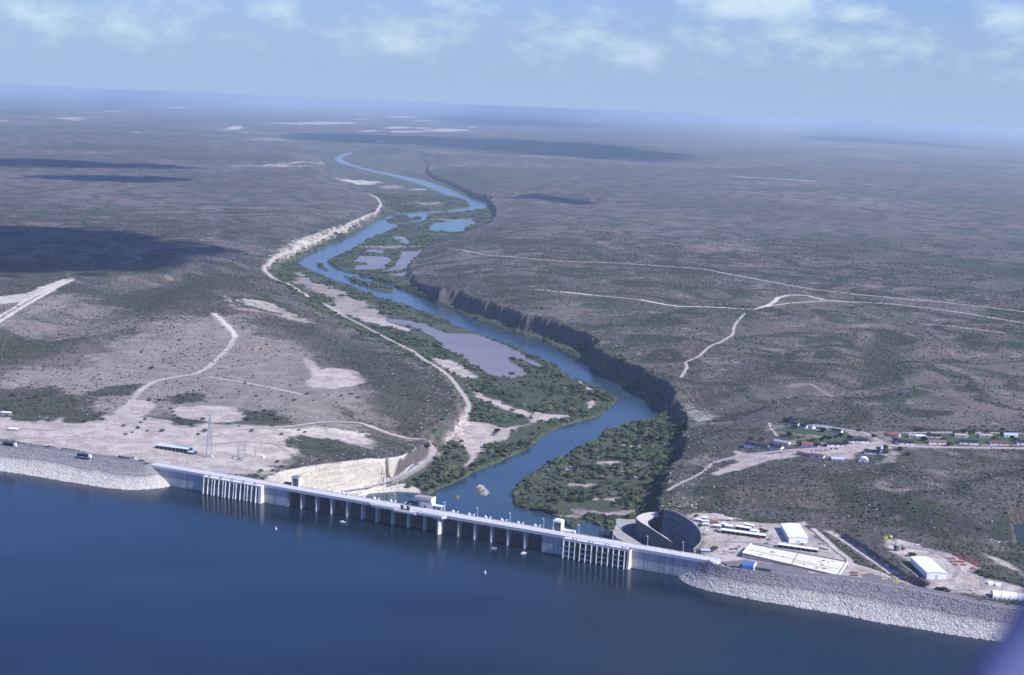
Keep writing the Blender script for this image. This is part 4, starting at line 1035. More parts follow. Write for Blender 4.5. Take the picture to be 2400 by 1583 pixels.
(-277.5,1840.2,3.7,'shrub','second dark shrub from the left by the pale terrace above the switchyard','shrubs on the open ground left of the dam'),
(-268.2,1835,4.2,'shrub','third dark shrub from the left by the pale terrace above the switchyard','shrubs on the open ground left of the dam'),
(-351.8,1814.2,3.1,'shrub','first dark shrub from the left by the lattice tower','shrubs on the open ground left of the dam'),
(-330.8,1791.2,4.3,'shrub','third dark shrub from the left by the lattice tower','shrubs on the open ground left of the dam'),
(-285.6,1550.2,3.7,'shrub','first dark shrub from the left by the round gravel pad','shrubs on the open ground left of the dam'),
(-284.6,1570.9,5.7,'shrub','second dark shrub from the left by the round gravel pad','shrubs on the open ground left of the dam'),
(-285.4,1602.3,5.5,'shrub','third dark shrub from the left by the round gravel pad','shrubs on the open ground left of the dam'),
(-276.9,1669.5,4.5,'shrub','second dark shrub from the left by the brink of the white rock cut','shrubs on the open ground left of the dam'),
(-268.3,1649,3.1,'shrub','third dark shrub from the left by the brink of the white rock cut','shrubs on the open ground left of the dam'),
(-253.2,1650,3.8,'shrub','fourth dark shrub from the left by the brink of the white rock cut','shrubs on the open ground left of the dam'),
(-230.7,1708.7,3.7,'shrub','fifth dark shrub from the left by the brink of the white rock cut','shrubs on the open ground left of the dam'),
(-273.4,1619.4,3.6,'shrub','first dark shrub from the left by the brink of the white rock cut','shrubs on the open ground left of the dam'),
(-457.5,1759,3.7,'shrub','first dark shrub from the left by the blue roofed shelter','shrubs on the open ground left of the dam'),
(-439.4,1762.4,5.6,'shrub','second dark shrub from the left by the blue roofed shelter','shrubs on the open ground left of the dam'),
(-473.7,1748.8,3.4,'shrub','eighth dark shrub from the left by the track to the access road','shrubs on the open ground left of the dam'),
(238,2129.1,7.5,'tree','twenty-second bushy green tree from the left by the river bend under the cliff','trees of the right bank'),
(204,1783.9,6.5,'tree','seventeenth bushy green tree from the left by the cliff shadow','trees of the right bank'),
(212.5,1943.4,8.8,'tree','fourteenth bushy green tree from the left by the cliff shadow','trees of the right bank'),
(180,1830.3,7.5,'tree','third bushy green tree from the left by the cliff shadow','trees of the right bank'),
(123.5,1785.4,5.6,'tree','eighth bushy green tree from the left by the beach below the dam','trees of the right bank'),
(205.1,2100.4,5.3,'tree','fourth bushy green tree from the left by the river bend under the cliff','trees of the right bank'),
(184.2,1739,8.9,'tree','ninth bushy green tree from the left by the foot of the basin','trees of the right bank'),
(83.1,1709.8,9,'tree','eighth bushy green tree from the left by the lower point','trees of the right bank'),
(181.1,1829.3,8.7,'tree','fourth bushy green tree from the left by the cliff shadow','trees of the right bank'),
(184.5,1835.6,7.4,'tree','sixth bushy green tree from the left by the cliff shadow','trees of the right bank'),
(173.1,1882.2,6.2,'tree','eighth bushy green tree from the left by the open clearings','trees of the right bank'),
(96.1,1805.2,5.4,'tree','fifth bushy green tree from the left by the middle of the river bank','trees of the right bank'),
(182.7,1633.8,6,'tree','eleventh bushy green tree from the left by the foot of the basin','trees of the right bank'),
(238.4,2115.1,5.9,'tree','twenty-fifth bushy green tree from the left by the river bend under the cliff','trees of the right bank'),
(140.8,1704.4,8.7,'tree','first bushy green tree from the left by the foot of the basin','trees of the right bank'),
(237.1,2132.7,8.6,'tree','twentieth bushy green tree from the left by the river bend under the cliff','trees of the right bank'),
(235.4,2085.9,8.1,'tree','twenty-fourth bushy green tree from the left by the river bend under the cliff','trees of the right bank'),
(67.9,1808,5.6,'tree','first bushy green tree from the left by the middle of the river bank','trees of the right bank'),
(216.2,2062.6,6,'tree','twelfth bushy green tree from the left by the river bend under the cliff','trees of the right bank'),
(181,1866.1,6.2,'tree','first bushy green tree from the left by the cliff shadow','trees of the right bank'),
(62.4,1705.3,8.8,'tree','fifth bushy green tree from the left by the lower point','trees of the right bank'),
(240.4,2156,5.7,'tree','twenty-first bushy green tree from the left by the river bend under the cliff','trees of the right bank'),
(237.9,2150.4,8.2,'tree','eighteenth bushy green tree from the left by the river bend under the cliff','trees of the right bank'),
(229.3,2091.4,7.7,'tree','sixteenth bushy green tree from the left by the river bend under the cliff','trees of the right bank'),
(185,1778,7.2,'tree','eighth bushy green tree from the left by the foot of the basin','trees of the right bank'),
(200,1875.6,8.8,'tree','eleventh bushy green tree from the left by the cliff shadow','trees of the right bank'),
(213.6,2044.2,6,'tree','tenth bushy green tree from the left by the river bend under the cliff','trees of the right bank'),
(216.7,1978.4,7.1,'tree','fifteenth bushy green tree from the left by the cliff shadow','trees of the right bank'),
(115.9,1773,5.6,'tree','seventh bushy green tree from the left by the beach below the dam','trees of the right bank'),
(94.3,1870.5,5.4,'tree','fourth bushy green tree from the left by the middle of the river bank','trees of the right bank'),
(224.5,2135.9,5.1,'tree','thirteenth bushy green tree from the left by the river bend under the cliff','trees of the right bank'),
(202.3,1901.2,6.3,'tree','twelfth bushy green tree from the left by the cliff shadow','trees of the right bank'),
(91.5,1835.1,5.5,'tree','second bushy green tree from the left by the middle of the river bank','trees of the right bank'),
(202.8,1961,5.2,'tree','seventh bushy green tree from the left by the cliff shadow','trees of the right bank'),
(93.1,1871.9,9,'tree','third bushy green tree from the left by the middle of the river bank','trees of the right bank'),
(172.7,1754.4,6.2,'tree','seventh bushy green tree from the left by the foot of the basin','trees of the right bank'),
(219.7,2107.1,8.6,'tree','eleventh bushy green tree from the left by the river bend under the cliff','trees of the right bank'),
(202.9,1951.8,7.8,'tree','eighth bushy green tree from the left by the cliff shadow','trees of the right bank'),
(163.9,1980.4,7.9,'tree','second bushy green tree from the left by the upper river bank','trees of the right bank'),
(214.6,1904.5,7.6,'tree','sixteenth bushy green tree from the left by the cliff shadow','trees of the right bank'),
(200.9,2098.4,8.8,'tree','second bushy green tree from the left by the river bend under the cliff','trees of the right bank'),
(196.2,1845,8.5,'tree','tenth bushy green tree from the left by the cliff shadow','trees of the right bank'),
(147.5,1883.9,7.9,'tree','third bushy green tree from the left by the open clearings','trees of the right bank'),
(162.9,1745.8,7.2,'tree','fourth bushy green tree from the left by the foot of the basin','trees of the right bank'),
(235,2118.9,7.8,'tree','nineteenth bushy green tree from the left by the river bend under the cliff','trees of the right bank'),
(193.1,2041.8,7.9,'tree','sixth bushy green tree from the left by the upper river bank','trees of the right bank'),
(99.8,1746.2,7.2,'tree','fifth bushy green tree from the left by the beach below the dam','trees of the right bank'),
(54.4,1753.8,7,'tree','second bushy green tree from the left by the lower point','trees of the right bank'),
(55.4,1725,5.6,'tree','third bushy green tree from the left by the lower point','trees of the right bank'),
(212.1,2070.6,8.4,'tree','eighth bushy green tree from the left by the river bend under the cliff','trees of the right bank'),
(185.2,1969.8,6.9,'tree','fifth bushy green tree from the left by the upper river bank','trees of the right bank'),
(149.8,1727.4,5.3,'tree','second bushy green tree from the left by the foot of the basin','trees of the right bank'),
(213.6,2149.6,5.7,'tree','sixth bushy green tree from the left by the river bend under the cliff','trees of the right bank'),
(149.4,1870.8,8.5,'tree','fourth bushy green tree from the left by the open clearings','trees of the right bank'),
(125.7,1797.8,6,'tree','ninth bushy green tree from the left by the beach below the dam','trees of the right bank'),
(207.4,2110.4,6.6,'tree','fifth bushy green tree from the left by the river bend under the cliff','trees of the right bank'),
(87.8,1740.7,7.7,'tree','first bushy green tree from the left by the beach below the dam','trees of the right bank'),
(193.5,1691.7,8.4,'tree','twelfth bushy green tree from the left by the foot of the basin','trees of the right bank'),
(165.6,1839.2,6.3,'tree','seventh bushy green tree from the left by the open clearings','trees of the right bank'),
(115.8,1837.9,6.5,'tree','first bushy green tree from the left by the open clearings','trees of the right bank'),
(106.4,1718.3,6.7,'tree','sixth bushy green tree from the left by the beach below the dam','trees of the right bank'),
(77.9,1714.3,5.1,'tree','seventh bushy green tree from the left by the lower point','trees of the right bank'),
(164.5,1742.5,8.5,'tree','fifth bushy green tree from the left by the foot of the basin','trees of the right bank'),
(133.5,1839,5.1,'tree','second bushy green tree from the left by the open clearings','trees of the right bank'),
(225.9,2077.7,8.8,'tree','fourteenth bushy green tree from the left by the river bend under the cliff','trees of the right bank'),
(192.9,1959.6,5.6,'tree','fifth bushy green tree from the left by the cliff shadow','trees of the right bank'),
(197.4,2076.7,5.6,'tree','first bushy green tree from the left by the river bend under the cliff','trees of the right bank'),
(227.3,2076.2,8.4,'tree','fifteenth bushy green tree from the left by the river bend under the cliff','trees of the right bank'),
(229,2059.8,8.3,'tree','seventeenth bushy green tree from the left by the river bend under the cliff','trees of the right bank'),
(183.5,1953,5.9,'tree','tenth bushy green tree from the left by the open clearings','trees of the right bank'),
(190.6,1964.9,7.2,'tree','second bushy green tree from the left by the cliff shadow','trees of the right bank'),
(213.2,2101.5,6.9,'tree','seventh bushy green tree from the left by the river bend under the cliff','trees of the right bank'),
(55.5,1700.8,7.9,'tree','fourth bushy green tree from the left by the lower point','trees of the right bank'),
(110.3,1819.5,5.7,'tree','sixth bushy green tree from the left by the middle of the river bank','trees of the right bank'),
(149.4,1983.6,8.3,'tree','first bushy green tree from the left by the upper river bank','trees of the right bank'),
(240.7,2147.1,9,'tree','twenty-third bushy green tree from the left by the river bend under the cliff','trees of the right bank'),
(168.1,1756.8,7.8,'tree','sixth bushy green tree from the left by the foot of the basin','trees of the right bank'),
(195.6,1760.3,8.7,'tree','tenth bushy green tree from the left by the foot of the basin','trees of the right bank'),
(214.9,2066.6,8.7,'tree','ninth bushy green tree from the left by the river bend under the cliff','trees of the right bank'),
(167,1894.8,6.5,'tree','fifth bushy green tree from the left by the open clearings','trees of the right bank'),
(157.6,1714.7,8.4,'tree','third bushy green tree from the left by the foot of the basin','trees of the right bank'),
(44.4,1687.5,8.3,'tree','first bushy green tree from the left by the lower point','trees of the right bank'),
(162.9,1829,7.3,'tree','sixth bushy green tree from the left by the open clearings','trees of the right bank'),
(143.9,1787.8,5.4,'tree','tenth bushy green tree from the left by the beach below the dam','trees of the right bank'),
(78.4,1745.6,7.5,'tree','sixth bushy green tree from the left by the lower point','trees of the right bank'),
(95.4,1710.9,8.6,'tree','third bushy green tree from the left by the beach below the dam','trees of the right bank'),
(199.3,1854.6,6.2,'tree','thirteenth bushy green tree from the left by the cliff shadow','trees of the right bank'),
(99.7,1799.2,7.6,'tree','fourth bushy green tree from the left by the beach below the dam','trees of the right bank'),
(187.5,2024.1,8.6,'tree','fourth bushy green tree from the left by the upper river bank','trees of the right bank'),
(204.8,1781.2,7.4,'tree','eighteenth bushy green tree from the left by the cliff shadow','trees of the right bank'),
(94.8,1721.7,5.1,'tree','second bushy green tree from the left by the beach below the dam','trees of the right bank'),
(204.1,1942.3,7.5,'tree','ninth bushy green tree from the left by the cliff shadow','trees of the right bank'),
(183.3,1995.7,6,'tree','third bushy green tree from the left by the upper river bank','trees of the right bank'),
(207.6,2144.1,8.4,'tree','third bushy green tree from the left by the river bend under the cliff','trees of the right bank'),
(176.8,1877.6,7.6,'tree','ninth bushy green tree from the left by the open clearings','trees of the right bank'),
(-99.1,1733.4,6.2,'tree','third leafy riverside tree from the left by the road under the white cut','trees of the left bank'),
(-108.4,1750.7,8.6,'tree','second leafy riverside tree from the left by the road under the white cut','trees of the left bank'),
(-121.4,1743.1,7.5,'tree','first leafy riverside tree from the left by the road under the white cut','trees of the left bank'),
(-91.8,1744.5,6.4,'tree','fifth leafy riverside tree from the left by the road under the white cut','trees of the left bank'),
(-80,1775.3,8.3,'tree','seventh leafy riverside tree from the left by the road under the white cut','trees of the left bank'),
(-70,1796.1,8.6,'tree','first leafy riverside tree from the left by the footpath to the water','trees of the left bank'),
(-57.1,1820.3,8.6,'tree','second leafy riverside tree from the left by the footpath to the water','trees of the left bank'),
(-44.3,1857.7,8.5,'tree','third leafy riverside tree from the left by the footpath to the water','trees of the left bank'),
(-33.5,1884,7.6,'tree','fourth leafy riverside tree from the left by the footpath to the water','trees of the left bank'),
(-16.6,1911.5,7.8,'tree','first leafy riverside tree from the left by the middle of the left bank','trees of the left bank'),
(-5.3,1950.6,7.4,'tree','second leafy riverside tree from the left by the middle of the left bank','trees of the left bank'),
(6.6,1976.6,7.1,'tree','third leafy riverside tree from the left by the middle of the left bank','trees of the left bank'),
(21.8,2006.4,8.9,'tree','first leafy riverside tree from the left by the narrow upper bank','trees of the left bank'),
(37.8,2063.9,6.4,'tree','second leafy riverside tree from the left by the narrow upper bank','trees of the left bank'),
(47.9,2109.8,5.3,'tree','third leafy riverside tree from the left by the narrow upper bank','trees of the left bank'),
(-94.3,1930.5,7.9,'tree','second leafy riverside tree from the left by the road bend','trees of the left bank'),
(-82,1922.4,7,'tree','fourth leafy riverside tree from the left by the road bend','trees of the left bank'),
(-69.2,1900.8,7.2,'tree','sixth leafy riverside tree from the left by the road bend','trees of the left bank'),
(-83,1885.6,7.4,'tree','third leafy riverside tree from the left by the road bend','trees of the left bank'),
(-95.9,1857.9,6,'tree','first leafy riverside tree from the left by the road bend','trees of the left bank'),
(-79,1982.9,5.8,'tree','fifth leafy riverside tree from the left by the road bend','trees of the left bank'),
(-19.2,2050.4,5.3,'tree','first leafy riverside tree from the left by the pale gravel flat','trees of the left bank'),
(-16.3,2065.3,8.1,'tree','second leafy riverside tree from the left by the pale gravel flat','trees of the left bank'),
(-103.1,1792.3,8.6,'tree','fourth leafy riverside tree from the left by the road under the white cut','trees of the left bank'),
(-93.4,1815.6,7.8,'tree','sixth leafy riverside tree from the left by the road under the white cut','trees of the left bank'),
(71.6,2157.1,5.5,'tree','fourth leafy riverside tree from the left by the narrow upper bank','trees of the left bank'),
(99.4,2193.2,8.9,'tree','first leafy riverside tree from the left by the river bend','trees of the left bank'),
(135.7,2246.7,8.3,'tree','third leafy riverside tree from the left by the river bend','trees of the left bank'),
(161.7,2337.4,7,'tree','fifth leafy riverside tree from the left by the river bend','trees of the left bank'),
(152.7,2370.5,5,'tree','fourth leafy riverside tree from the left by the river bend','trees of the left bank'),
(122.7,2436.2,8.4,'tree','second leafy riverside tree from the left by the river bend','trees of the left bank'),
(78.7,2467.7,7.5,'tree','fifth leafy riverside tree from the left by the dark grove behind the pond','trees of the left bank'),
(2.9,2542.3,7.5,'tree','second leafy riverside tree from the left by the dark grove behind the pond','trees of the left bank'),
(33.5,2459.7,5.1,'tree','third leafy riverside tree from the left by the dark grove behind the pond','trees of the left bank'),
(68.9,2354.2,7.9,'tree','fourth leafy riverside tree from the left by the dark grove behind the pond','trees of the left bank'),
(-10.6,2374,5.1,'tree','first leafy riverside tree from the left by the dark grove behind the pond','trees of the left bank'),
(-29.3,2231.2,6.9,'tree','second leafy riverside tree from the left by the forked sandy track','trees of the left bank'),
(-43.4,2244,5.6,'tree','first leafy riverside tree from the left by the forked sandy track','trees of the left bank'),
(5,2223.7,6.4,'tree','third leafy riverside tree from the left by the forked sandy track','trees of the left bank'),
(18.6,2178.7,8.6,'tree','fourth leafy riverside tree from the left by the forked sandy track','trees of the left bank'),
(210.5,1376.1,5.4,'shrub','second dark bush from the left by the blue-grey hut','bushes in the yard'),
(213,1379.2,5.5,'shrub','third dark bush from the left by the blue-grey hut','bushes in the yard'),
(208.6,1371.7,4.2,'shrub','first dark bush from the left by the blue-grey hut','bushes in the yard'),
(270.4,1448.2,4.5,'shrub','first dark bush from the left by the end of the long shed','bushes in the yard'),
(272.8,1443.9,5,'shrub','second dark bush from the left by the end of the long shed','bushes in the yard'),
(276.3,1445.7,3.6,'shrub','third dark bush from the left by the end of the long shed','bushes in the yard'),
(406.3,1358.4,4.5,'shrub','second dark bush from the left by the far end of the second warehouse','bushes in the yard'),
(402.9,1355.3,5.9,'shrub','first dark bush from the left by the far end of the second warehouse','bushes in the yard'),
(401.8,1256.2,5.4,'shrub','first dark bush from the left by the mouth of the sunken road','bushes in the yard'),
(406.1,1254.9,5.7,'shrub','second dark bush from the left by the mouth of the sunken road','bushes in the yard'),
(409.5,1253.3,4.2,'shrub','third dark bush from the left by the mouth of the sunken road','bushes in the yard'),
(455.7,1308.7,5.2,'shrub','first dark bush from the left by the stored red frames','bushes in the yard'),
(457.8,1302.7,5.5,'shrub','second dark bush from the left by the stored red frames','bushes in the yard'),
(461.3,1297,5.3,'shrub','third dark bush from the left by the stored red frames','bushes in the yard'),
(207.2,1456.7,4.6,'shrub','second dark bush from the left by the leftmost trailer','bushes in the yard'),
(208,1493.2,3.9,'shrub','first dark bush from the left by the leftmost trailer','bushes in the yard')],
'clouds':[(1900,[(56,3095),(315,3409),(480,3396),(767,3366),(904,3184),(1024,3104),(1129,3072),(1249,2951),(1271,2822),(1189,2767),(1095,2488),(1007,2346),(879,2265),(758,2188),(536,2032)]),
(2600,[(-793,6712),(-434,7061),(-91,7175),(390,7102),(810,7158),(731,6730),(364,6486),(-86,6099)]),
(2600,[(229,5576),(460,5779),(906,5896),(1065,5770),(784,5382),(454,5271)]),
(4200,[(1457,13758),(1882,15178),(3055,16294),(4438,16648),(5760,15606),(6101,12002),(5518,9996),(4767,10444),(3768,11858),(2408,12638)]),
(10393,[(7891,34971),(9441,46962),(12335,40957),(13523,32972),(11284,25255),(9503,23786)]),
(7765,[(14653,32027),(17117,33301),(17565,25986),(17136,21746),(15976,23598),(14211,24987)]),
(16073,[(7064,14920),(6898,19637),(-4852,71357),(1016,54109),(8760,15102),(9049,9857)]),
(2200,[(2162,5927),(2418,5928),(2654,5596),(2560,5331),(2308,5530)]),
(26182,[(3108,59715),(3388,81031),(5698,120790),(13037,49165),(10549,38780)])],
'sun':(-0.4887,0.7156),
'wing':[(0.3408,0.8927,-0.295),
(0.3356,0.8897,-0.3095),
(0.3292,0.8883,-0.3204),
(0.3163,0.8862,-0.3386),
(0.3082,0.8836,-0.3525)]}

WATER_Z = -21.0; RIVER_Z = -63.5
# ---------------------------------------------------------------- terrain functions (all in metres, world space)
def _hash(ix, iy, seed):
    h = (ix.astype(np.int64) * 374761393 + iy.astype(np.int64) * 668265263 + seed * 974634777) & 0xFFFFFFFF
    h = ((h ^ (h >> 13)) * 1274126177) & 0xFFFFFFFF
    h = h ^ (h >> 16)
    return (h & 0xFFFFFF) / float(0xFFFFFF)

def vnoise(x, y, seed=0):
    x0 = np.floor(x); y0 = np.floor(y)
    fx = x - x0; fy = y - y0
    fx = fx * fx * (3 - 2 * fx); fy = fy * fy * (3 - 2 * fy)
    a = _hash(x0, y0, seed); b = _hash(x0 + 1, y0, seed)
    c = _hash(x0, y0 + 1, seed); d = _hash(x0 + 1, y0 + 1, seed)
    return (a + (b - a) * fx) * (1 - fy) + (c + (d - c) * fx) * fy

def fbm(x, y, octv=4, seed=0):
    s = 0.0; a = 0.5
    for k in range(octv):
        s = s + a * (vnoise(x, y, seed + k * 17) - 0.5)
        x = x * 2.03 + 11.3; y = y * 2.03 - 7.7; a *= 0.5
    return s * 2.0          # about -1..1

def sstep(a, b, x):
    t = np.clip((x - a) / (b - a), 0, 1)
    return t * t * (3 - 2 * t)

def inside(poly, x, y):
    r = np.zeros(x.shape, bool)
    n = len(poly)
    for i in range(n):
        x1, y1 = poly[i][0], poly[i][1]; x2, y2 = poly[(i + 1) % n][0], poly[(i + 1) % n][1]
        if y1 == y2: continue
        c = ((y1 > y) != (y2 > y)) & (x < (x2 - x1) * (y - y1) / (y2 - y1) + x1)
        r ^= c
    return r

def segdist(pts, x, y, closed=True, attrs=0):
    """distance to a polyline, and the attributes of its vertices interpolated at the nearest point"""
    best = np.full(x.shape, 1e18); at = [np.zeros(x.shape) for _ in range(attrs)]
    n = len(pts)
    for i in range(n if closed else n - 1):
        a = pts[i]; b = pts[(i + 1) % n]
        dx = b[0] - a[0]; dy = b[1] - a[1]; L = dx * dx + dy * dy + 1e-9
        t = np.clip(((x - a[0]) * dx + (y - a[1]) * dy) / L, 0, 1)
        d = (x - a[0] - t * dx) ** 2 + (y - a[1] - t * dy) ** 2
        m = d < best
        best = np.where(m, d, best)
        for k in range(attrs):
            at[k] = np.where(m, a[2 + k] + t * (b[2 + k] - a[2 + k]), at[k])
    return np.sqrt(best), at

def near(pts, x, y, margin):
    xs = [p[0] for p in pts]; ys = [p[1] for p in pts]
    return np.nonzero((x > min(xs) - margin) & (x < max(xs) + margin) & (y > min(ys) - margin) & (y < max(ys) + margin))[0]

def sdist(poly, x, y):
    d, _ = segdist(poly, x, y)
    return np.where(inside(poly, x, y), -d, d)

FLOOR = -60.5
def ground(X, Y, masks=False):
    """terrain height; with masks also bare / white / green / thick cover amounts"""
    x = np.asarray(X, float).ravel(); y = np.asarray(Y, float).ravel()
    D = np.hypot(x, y)
    far = sstep(9000, 25000, D)
    z = -11 + 12 * fbm(x / 750, y / 750, 3, 3) + 4.0 * fbm(x / 150, y / 150, 3, 9) * (1 - far) + 10 * far * fbm(x / 5000, y / 5000, 3, 5)
    # limestone ledges: the slope is gathered into low steps
    st = 3.2
    q = (z + 0.7 * fbm(x / 60, y / 60, 2, 21)) / st
    fr = q - np.floor(q)
    z = z + (st * (np.floor(q) + sstep(0.55, 1.0, fr)) - st * q) * 0.75 * (1 - far)
    ledge = sstep(0.66, 0.82, fr) * (1 - sstep(0.93, 1.0, fr)) * (1 - far)
    pale = sstep(0.36, 0.46, fr) * (1 - sstep(0.52, 0.64, fr)) * (1 - far)
    for pts, depth, wid in DATA['draws']:                      # dry draws and ravines
        i = near(pts, x, y, wid * 1.6)
        if len(i):
            d, _ = segdist(pts, x[i], y[i], False)
            k = 1 - sstep(0.15, 1.0, d / wid)
            z[i] = z[i] + (np.minimum(z[i], depth) - z[i]) * k
    for poly, pz, bl in DATA['plains']:                        # broad level ground left of the river
        i = near(poly, x, y, bl * 1.2)
        if len(i):
            d = sdist(poly, x[i], y[i])
            k = .85 * (1 - sstep(-bl, bl, d))
            z[i] = z[i] + (pz - z[i]) * k
            ledge[i] *= 1 - k; pale[i] *= 1 - k
    for poly, pz, bl in DATA['patches']:                       # graded pads and raised banks
        i = near(poly, x, y, bl * 1.2)
        if len(i):
            d = sdist(poly, x[i], y[i])
            k = 1 - sstep(0.0, bl, d)
            z[i] = z[i] + (pz - z[i]) * k
    V = DATA['valley']
    i = near(V, x, y, 260)
    vin = np.full(x.shape, 1e4)
    if len(i):
        d, (zr, w) = segdist(V, x[i], y[i], True, 2)
        ins = inside(V, x[i], y[i])
        out = zr + (z[i] - zr) * sstep(0, 200, d) ** 0.8
        jag = 1 + np.where(w < 5.5, 0.0, np.where((w >= 8) & (w < 14), .3, .9)) * fbm(x[i] / 22, y[i] / 22, 3, 31)
        cut = 20 * np.clip(fbm(x[i] / 30, y[i] / 30, 3, 61) - .02, 0, 1) + 30 * np.clip(fbm(x[i] / 95, y[i] / 95, 2, 67) - .05, 0, 1) + 2.2 * np.abs(fbm(x[i] / 8, y[i] / 8, 2, 44))
        d = np.where(ins, d + cut * 0.0, d)
        t = sstep(0, 1, (d - cut * np.where(w < 5.5, 0.0, np.where(w < 8, 1.0, .22))) / (w * np.maximum(jag, .3)))
        t = np.where((w < 12) & (w > 5.5), .82 * t + .18 * sstep(4, 30, d), t)      # a talus apron below the cliffs
        fl = FLOOR + 1.2 * fbm(x[i] / 60, y[i] / 60, 3, 8) + 1.5 * np.exp(-d / 60)
        zi = zr + (fl - zr) * t
        keep = DATA['pad_keep']
        z[i] = np.where(ins, zi, out)
        vin[i] = np.where(ins, -d, d)
    for poly, pz, bl in DATA['late_patches']:
        i = near(poly, x, y, bl * 1.2)
        if len(i):
            d = sdist(poly, x[i], y[i])
            k = 1 - sstep(0.0, bl, d)
            z[i] = z[i] + (pz - z[i]) * k
    R = DATA['river']
    i = near(R, x, y, 40)
    wet = np.zeros(x.shape)
    if len(i):
        d = sdist(R, x[i], y[i]) + 3.0 * fbm(x[i] / 14, y[i] / 14, 2, 77)
        b = 5 + 0.0005 * D[i]
        k = 1 - sstep(-b, b, d)
        z[i] = z[i] + (-68 - z[i]) * k
        wet[i] = np.maximum(wet[i], (d < 2) * 1.0)
    for poly in DATA['islands']:
        i = near(poly, x, y, 20)
        if len(i):
            d = sdist(poly, x[i], y[i])
            k = 1 - sstep(-9, 5, d)
            z[i] = z[i] + (-60.6 - z[i]) * k
            wet[i] = np.where(d < 0, 0, wet[i])
    for poly, pz in DATA['ponds']:
        i = near(poly, x, y, 20)
        if len(i):
            d = sdist(poly, x[i], y[i]) + 4 * fbm(x[i] / 25, y[i] / 25, 3, 71)
            k = 1 - sstep(-4, 4, d)
            z[i] = z[i] + (pz - 2.0 - z[i]) * k
            wet[i] = np.maximum(wet[i], (d < 1) * 1.0)
    S = DATA['shore']                                          # the reservoir side of the dam line
    res = inside(S, x, y)
    z = np.where(res, -46.0, z)
    if not masks: return z.reshape(np.shape(X))
    n1 = fbm(x / 35, y / 35, 3, 101)
    n2 = fbm(x / 9, y / 9, 2, 131)
    M = {k: np.zeros(x.shape) for k in ('bare', 'white', 'green', 'thick')}
    M['bare'] = np.where(vin > 0, .42 * pale * sstep(-.2, .3, n1), 0)
    creek = (1 - sstep(0.0, .05, np.abs(fbm(x / 520 + 3.1, y / 520, 4, 501)))) * (1 - sstep(7000, 12000, D)) * sstep(-.35, .25, fbm(x / 900, y / 900, 2, 511))
    M['green'] = np.where(vin > 0, .85 * creek, 0)
    M['thick'] = np.where(vin < 0, sstep(0, 12, -vin), 0) * (0.75 + 0.5 * n1) * (1 - .45 * sstep(7000, 10000, D))
    for ch, val, bl, na, poly in DATA['masks']:
        i = near(poly, x, y, bl * 2 + 30)
        if len(i):
            xs = [p[0] for p in poly]; sc = max(8.0, (max(xs) - min(xs)) * 0.12)
            d = sdist(poly, x[i], y[i]) + na * sc * (0.7 * fbm(x[i] / sc, y[i] / sc, 3, 151) + 0.5 * n2[i])
            k = (1 - sstep(-bl, bl, d))
            if ch == 'clear':
                for c in ('green', 'thick'): M[c][i] *= 1 - k * val
            else:
                M[ch][i] = np.maximum(M[ch][i], k * val)
                if ch in ('bare', 'white'):
                    M['thick'][i] *= 1 - k; M['green'][i] *= 1 - k
                if ch in ('green', 'thick'):
                    M['bare'][i] *= 1 - k; M['white'][i] *= 1 - k
    for poly, pz in DATA['ponds']:                             # muddy margins
        i = near(poly, x, y, 40)
        if len(i):
            d = sdist(poly, x[i], y[i]) + 6 * n1[i]
            k = (1 - sstep(2, 11, d)) * sstep(-.4, .3, n1[i]) * (pz < -50)
            M['bare'][i] = np.maximum(M['bare'][i], .5 * k); M['thick'][i] *= 1 - .8 * k
    for nm, wid, pts in DATA['road_lines']:
        i = near(pts, x, y, wid * 2)
        if len(i):
            d, _ = segdist(pts, x[i], y[i], False)
            k = 1 - sstep(wid * 0.5, wid * 1.2, d)
            M['bare'][i] = np.maximum(M['bare'][i], 0.55 * k); k = 1 - sstep(wid * .5, wid * 1.2 + 5, d); M['thick'][i] *= 1 - k; M['green'][i] *= 1 - k
    M['wet'] = np.where(res, 1.0, wet); M['ledge'] = ledge; M['vin'] = vin
    return z.reshape(np.shape(X)), M


def gz(x, y): return float(ground(np.array([x]), np.array([y]))[0])

# ---------------------------------------------------------------- materials
def mat(name, col, rough=0.8, var=0.0, scale=0.3, spec=0.3, metal=0.0, bump=0.0, col2=None, detail=4):
    m = bpy.data.materials.new(name); m.use_nodes = True
    nt = m.node_tree; b = nt.nodes['Principled BSDF']
    b.inputs['Roughness'].default_value = rough; b.inputs['Metallic'].default_value = metal
    b.inputs['Specular IOR Level'].default_value = spec
    if var <= 0 and col2 is None:
        b.inputs['Base Color'].default_value = (*col, 1); return m
    tc = nt.nodes.new('ShaderNodeNewGeometry'); n = nt.nodes.new('ShaderNodeTexNoise')
    n.inputs['Scale'].default_value = scale; n.inputs['Detail'].default_value = detail; n.inputs['Roughness'].default_value = 0.65
    nt.links.new(tc.outputs['Position'], n.inputs['Vector'])
    r = nt.nodes.new('ShaderNodeValToRGB'); nt.links.new(n.outputs[0], r.inputs[0])
    c2 = col2 or tuple(c * (1 - var) for c in col); c1 = col if col2 else tuple(min(1, c * (1 + var * .6)) for c in col)
    r.color_ramp.elements[0].position = 0.32; r.color_ramp.elements[1].position = 0.68
    r.color_ramp.elements[0].color = (*c2, 1); r.color_ramp.elements[1].color = (*c1, 1)
    nt.links.new(r.outputs[0], b.inputs['Base Color'])
    if bump:
        bp = nt.nodes.new('ShaderNodeBump'); bp.inputs['Strength'].default_value = bump; bp.inputs['Distance'].default_value = 0.5
        nt.links.new(n.outputs[0], bp.inputs['Height']); nt.links.new(bp.outputs[0], b.inputs['Normal'])
    return m

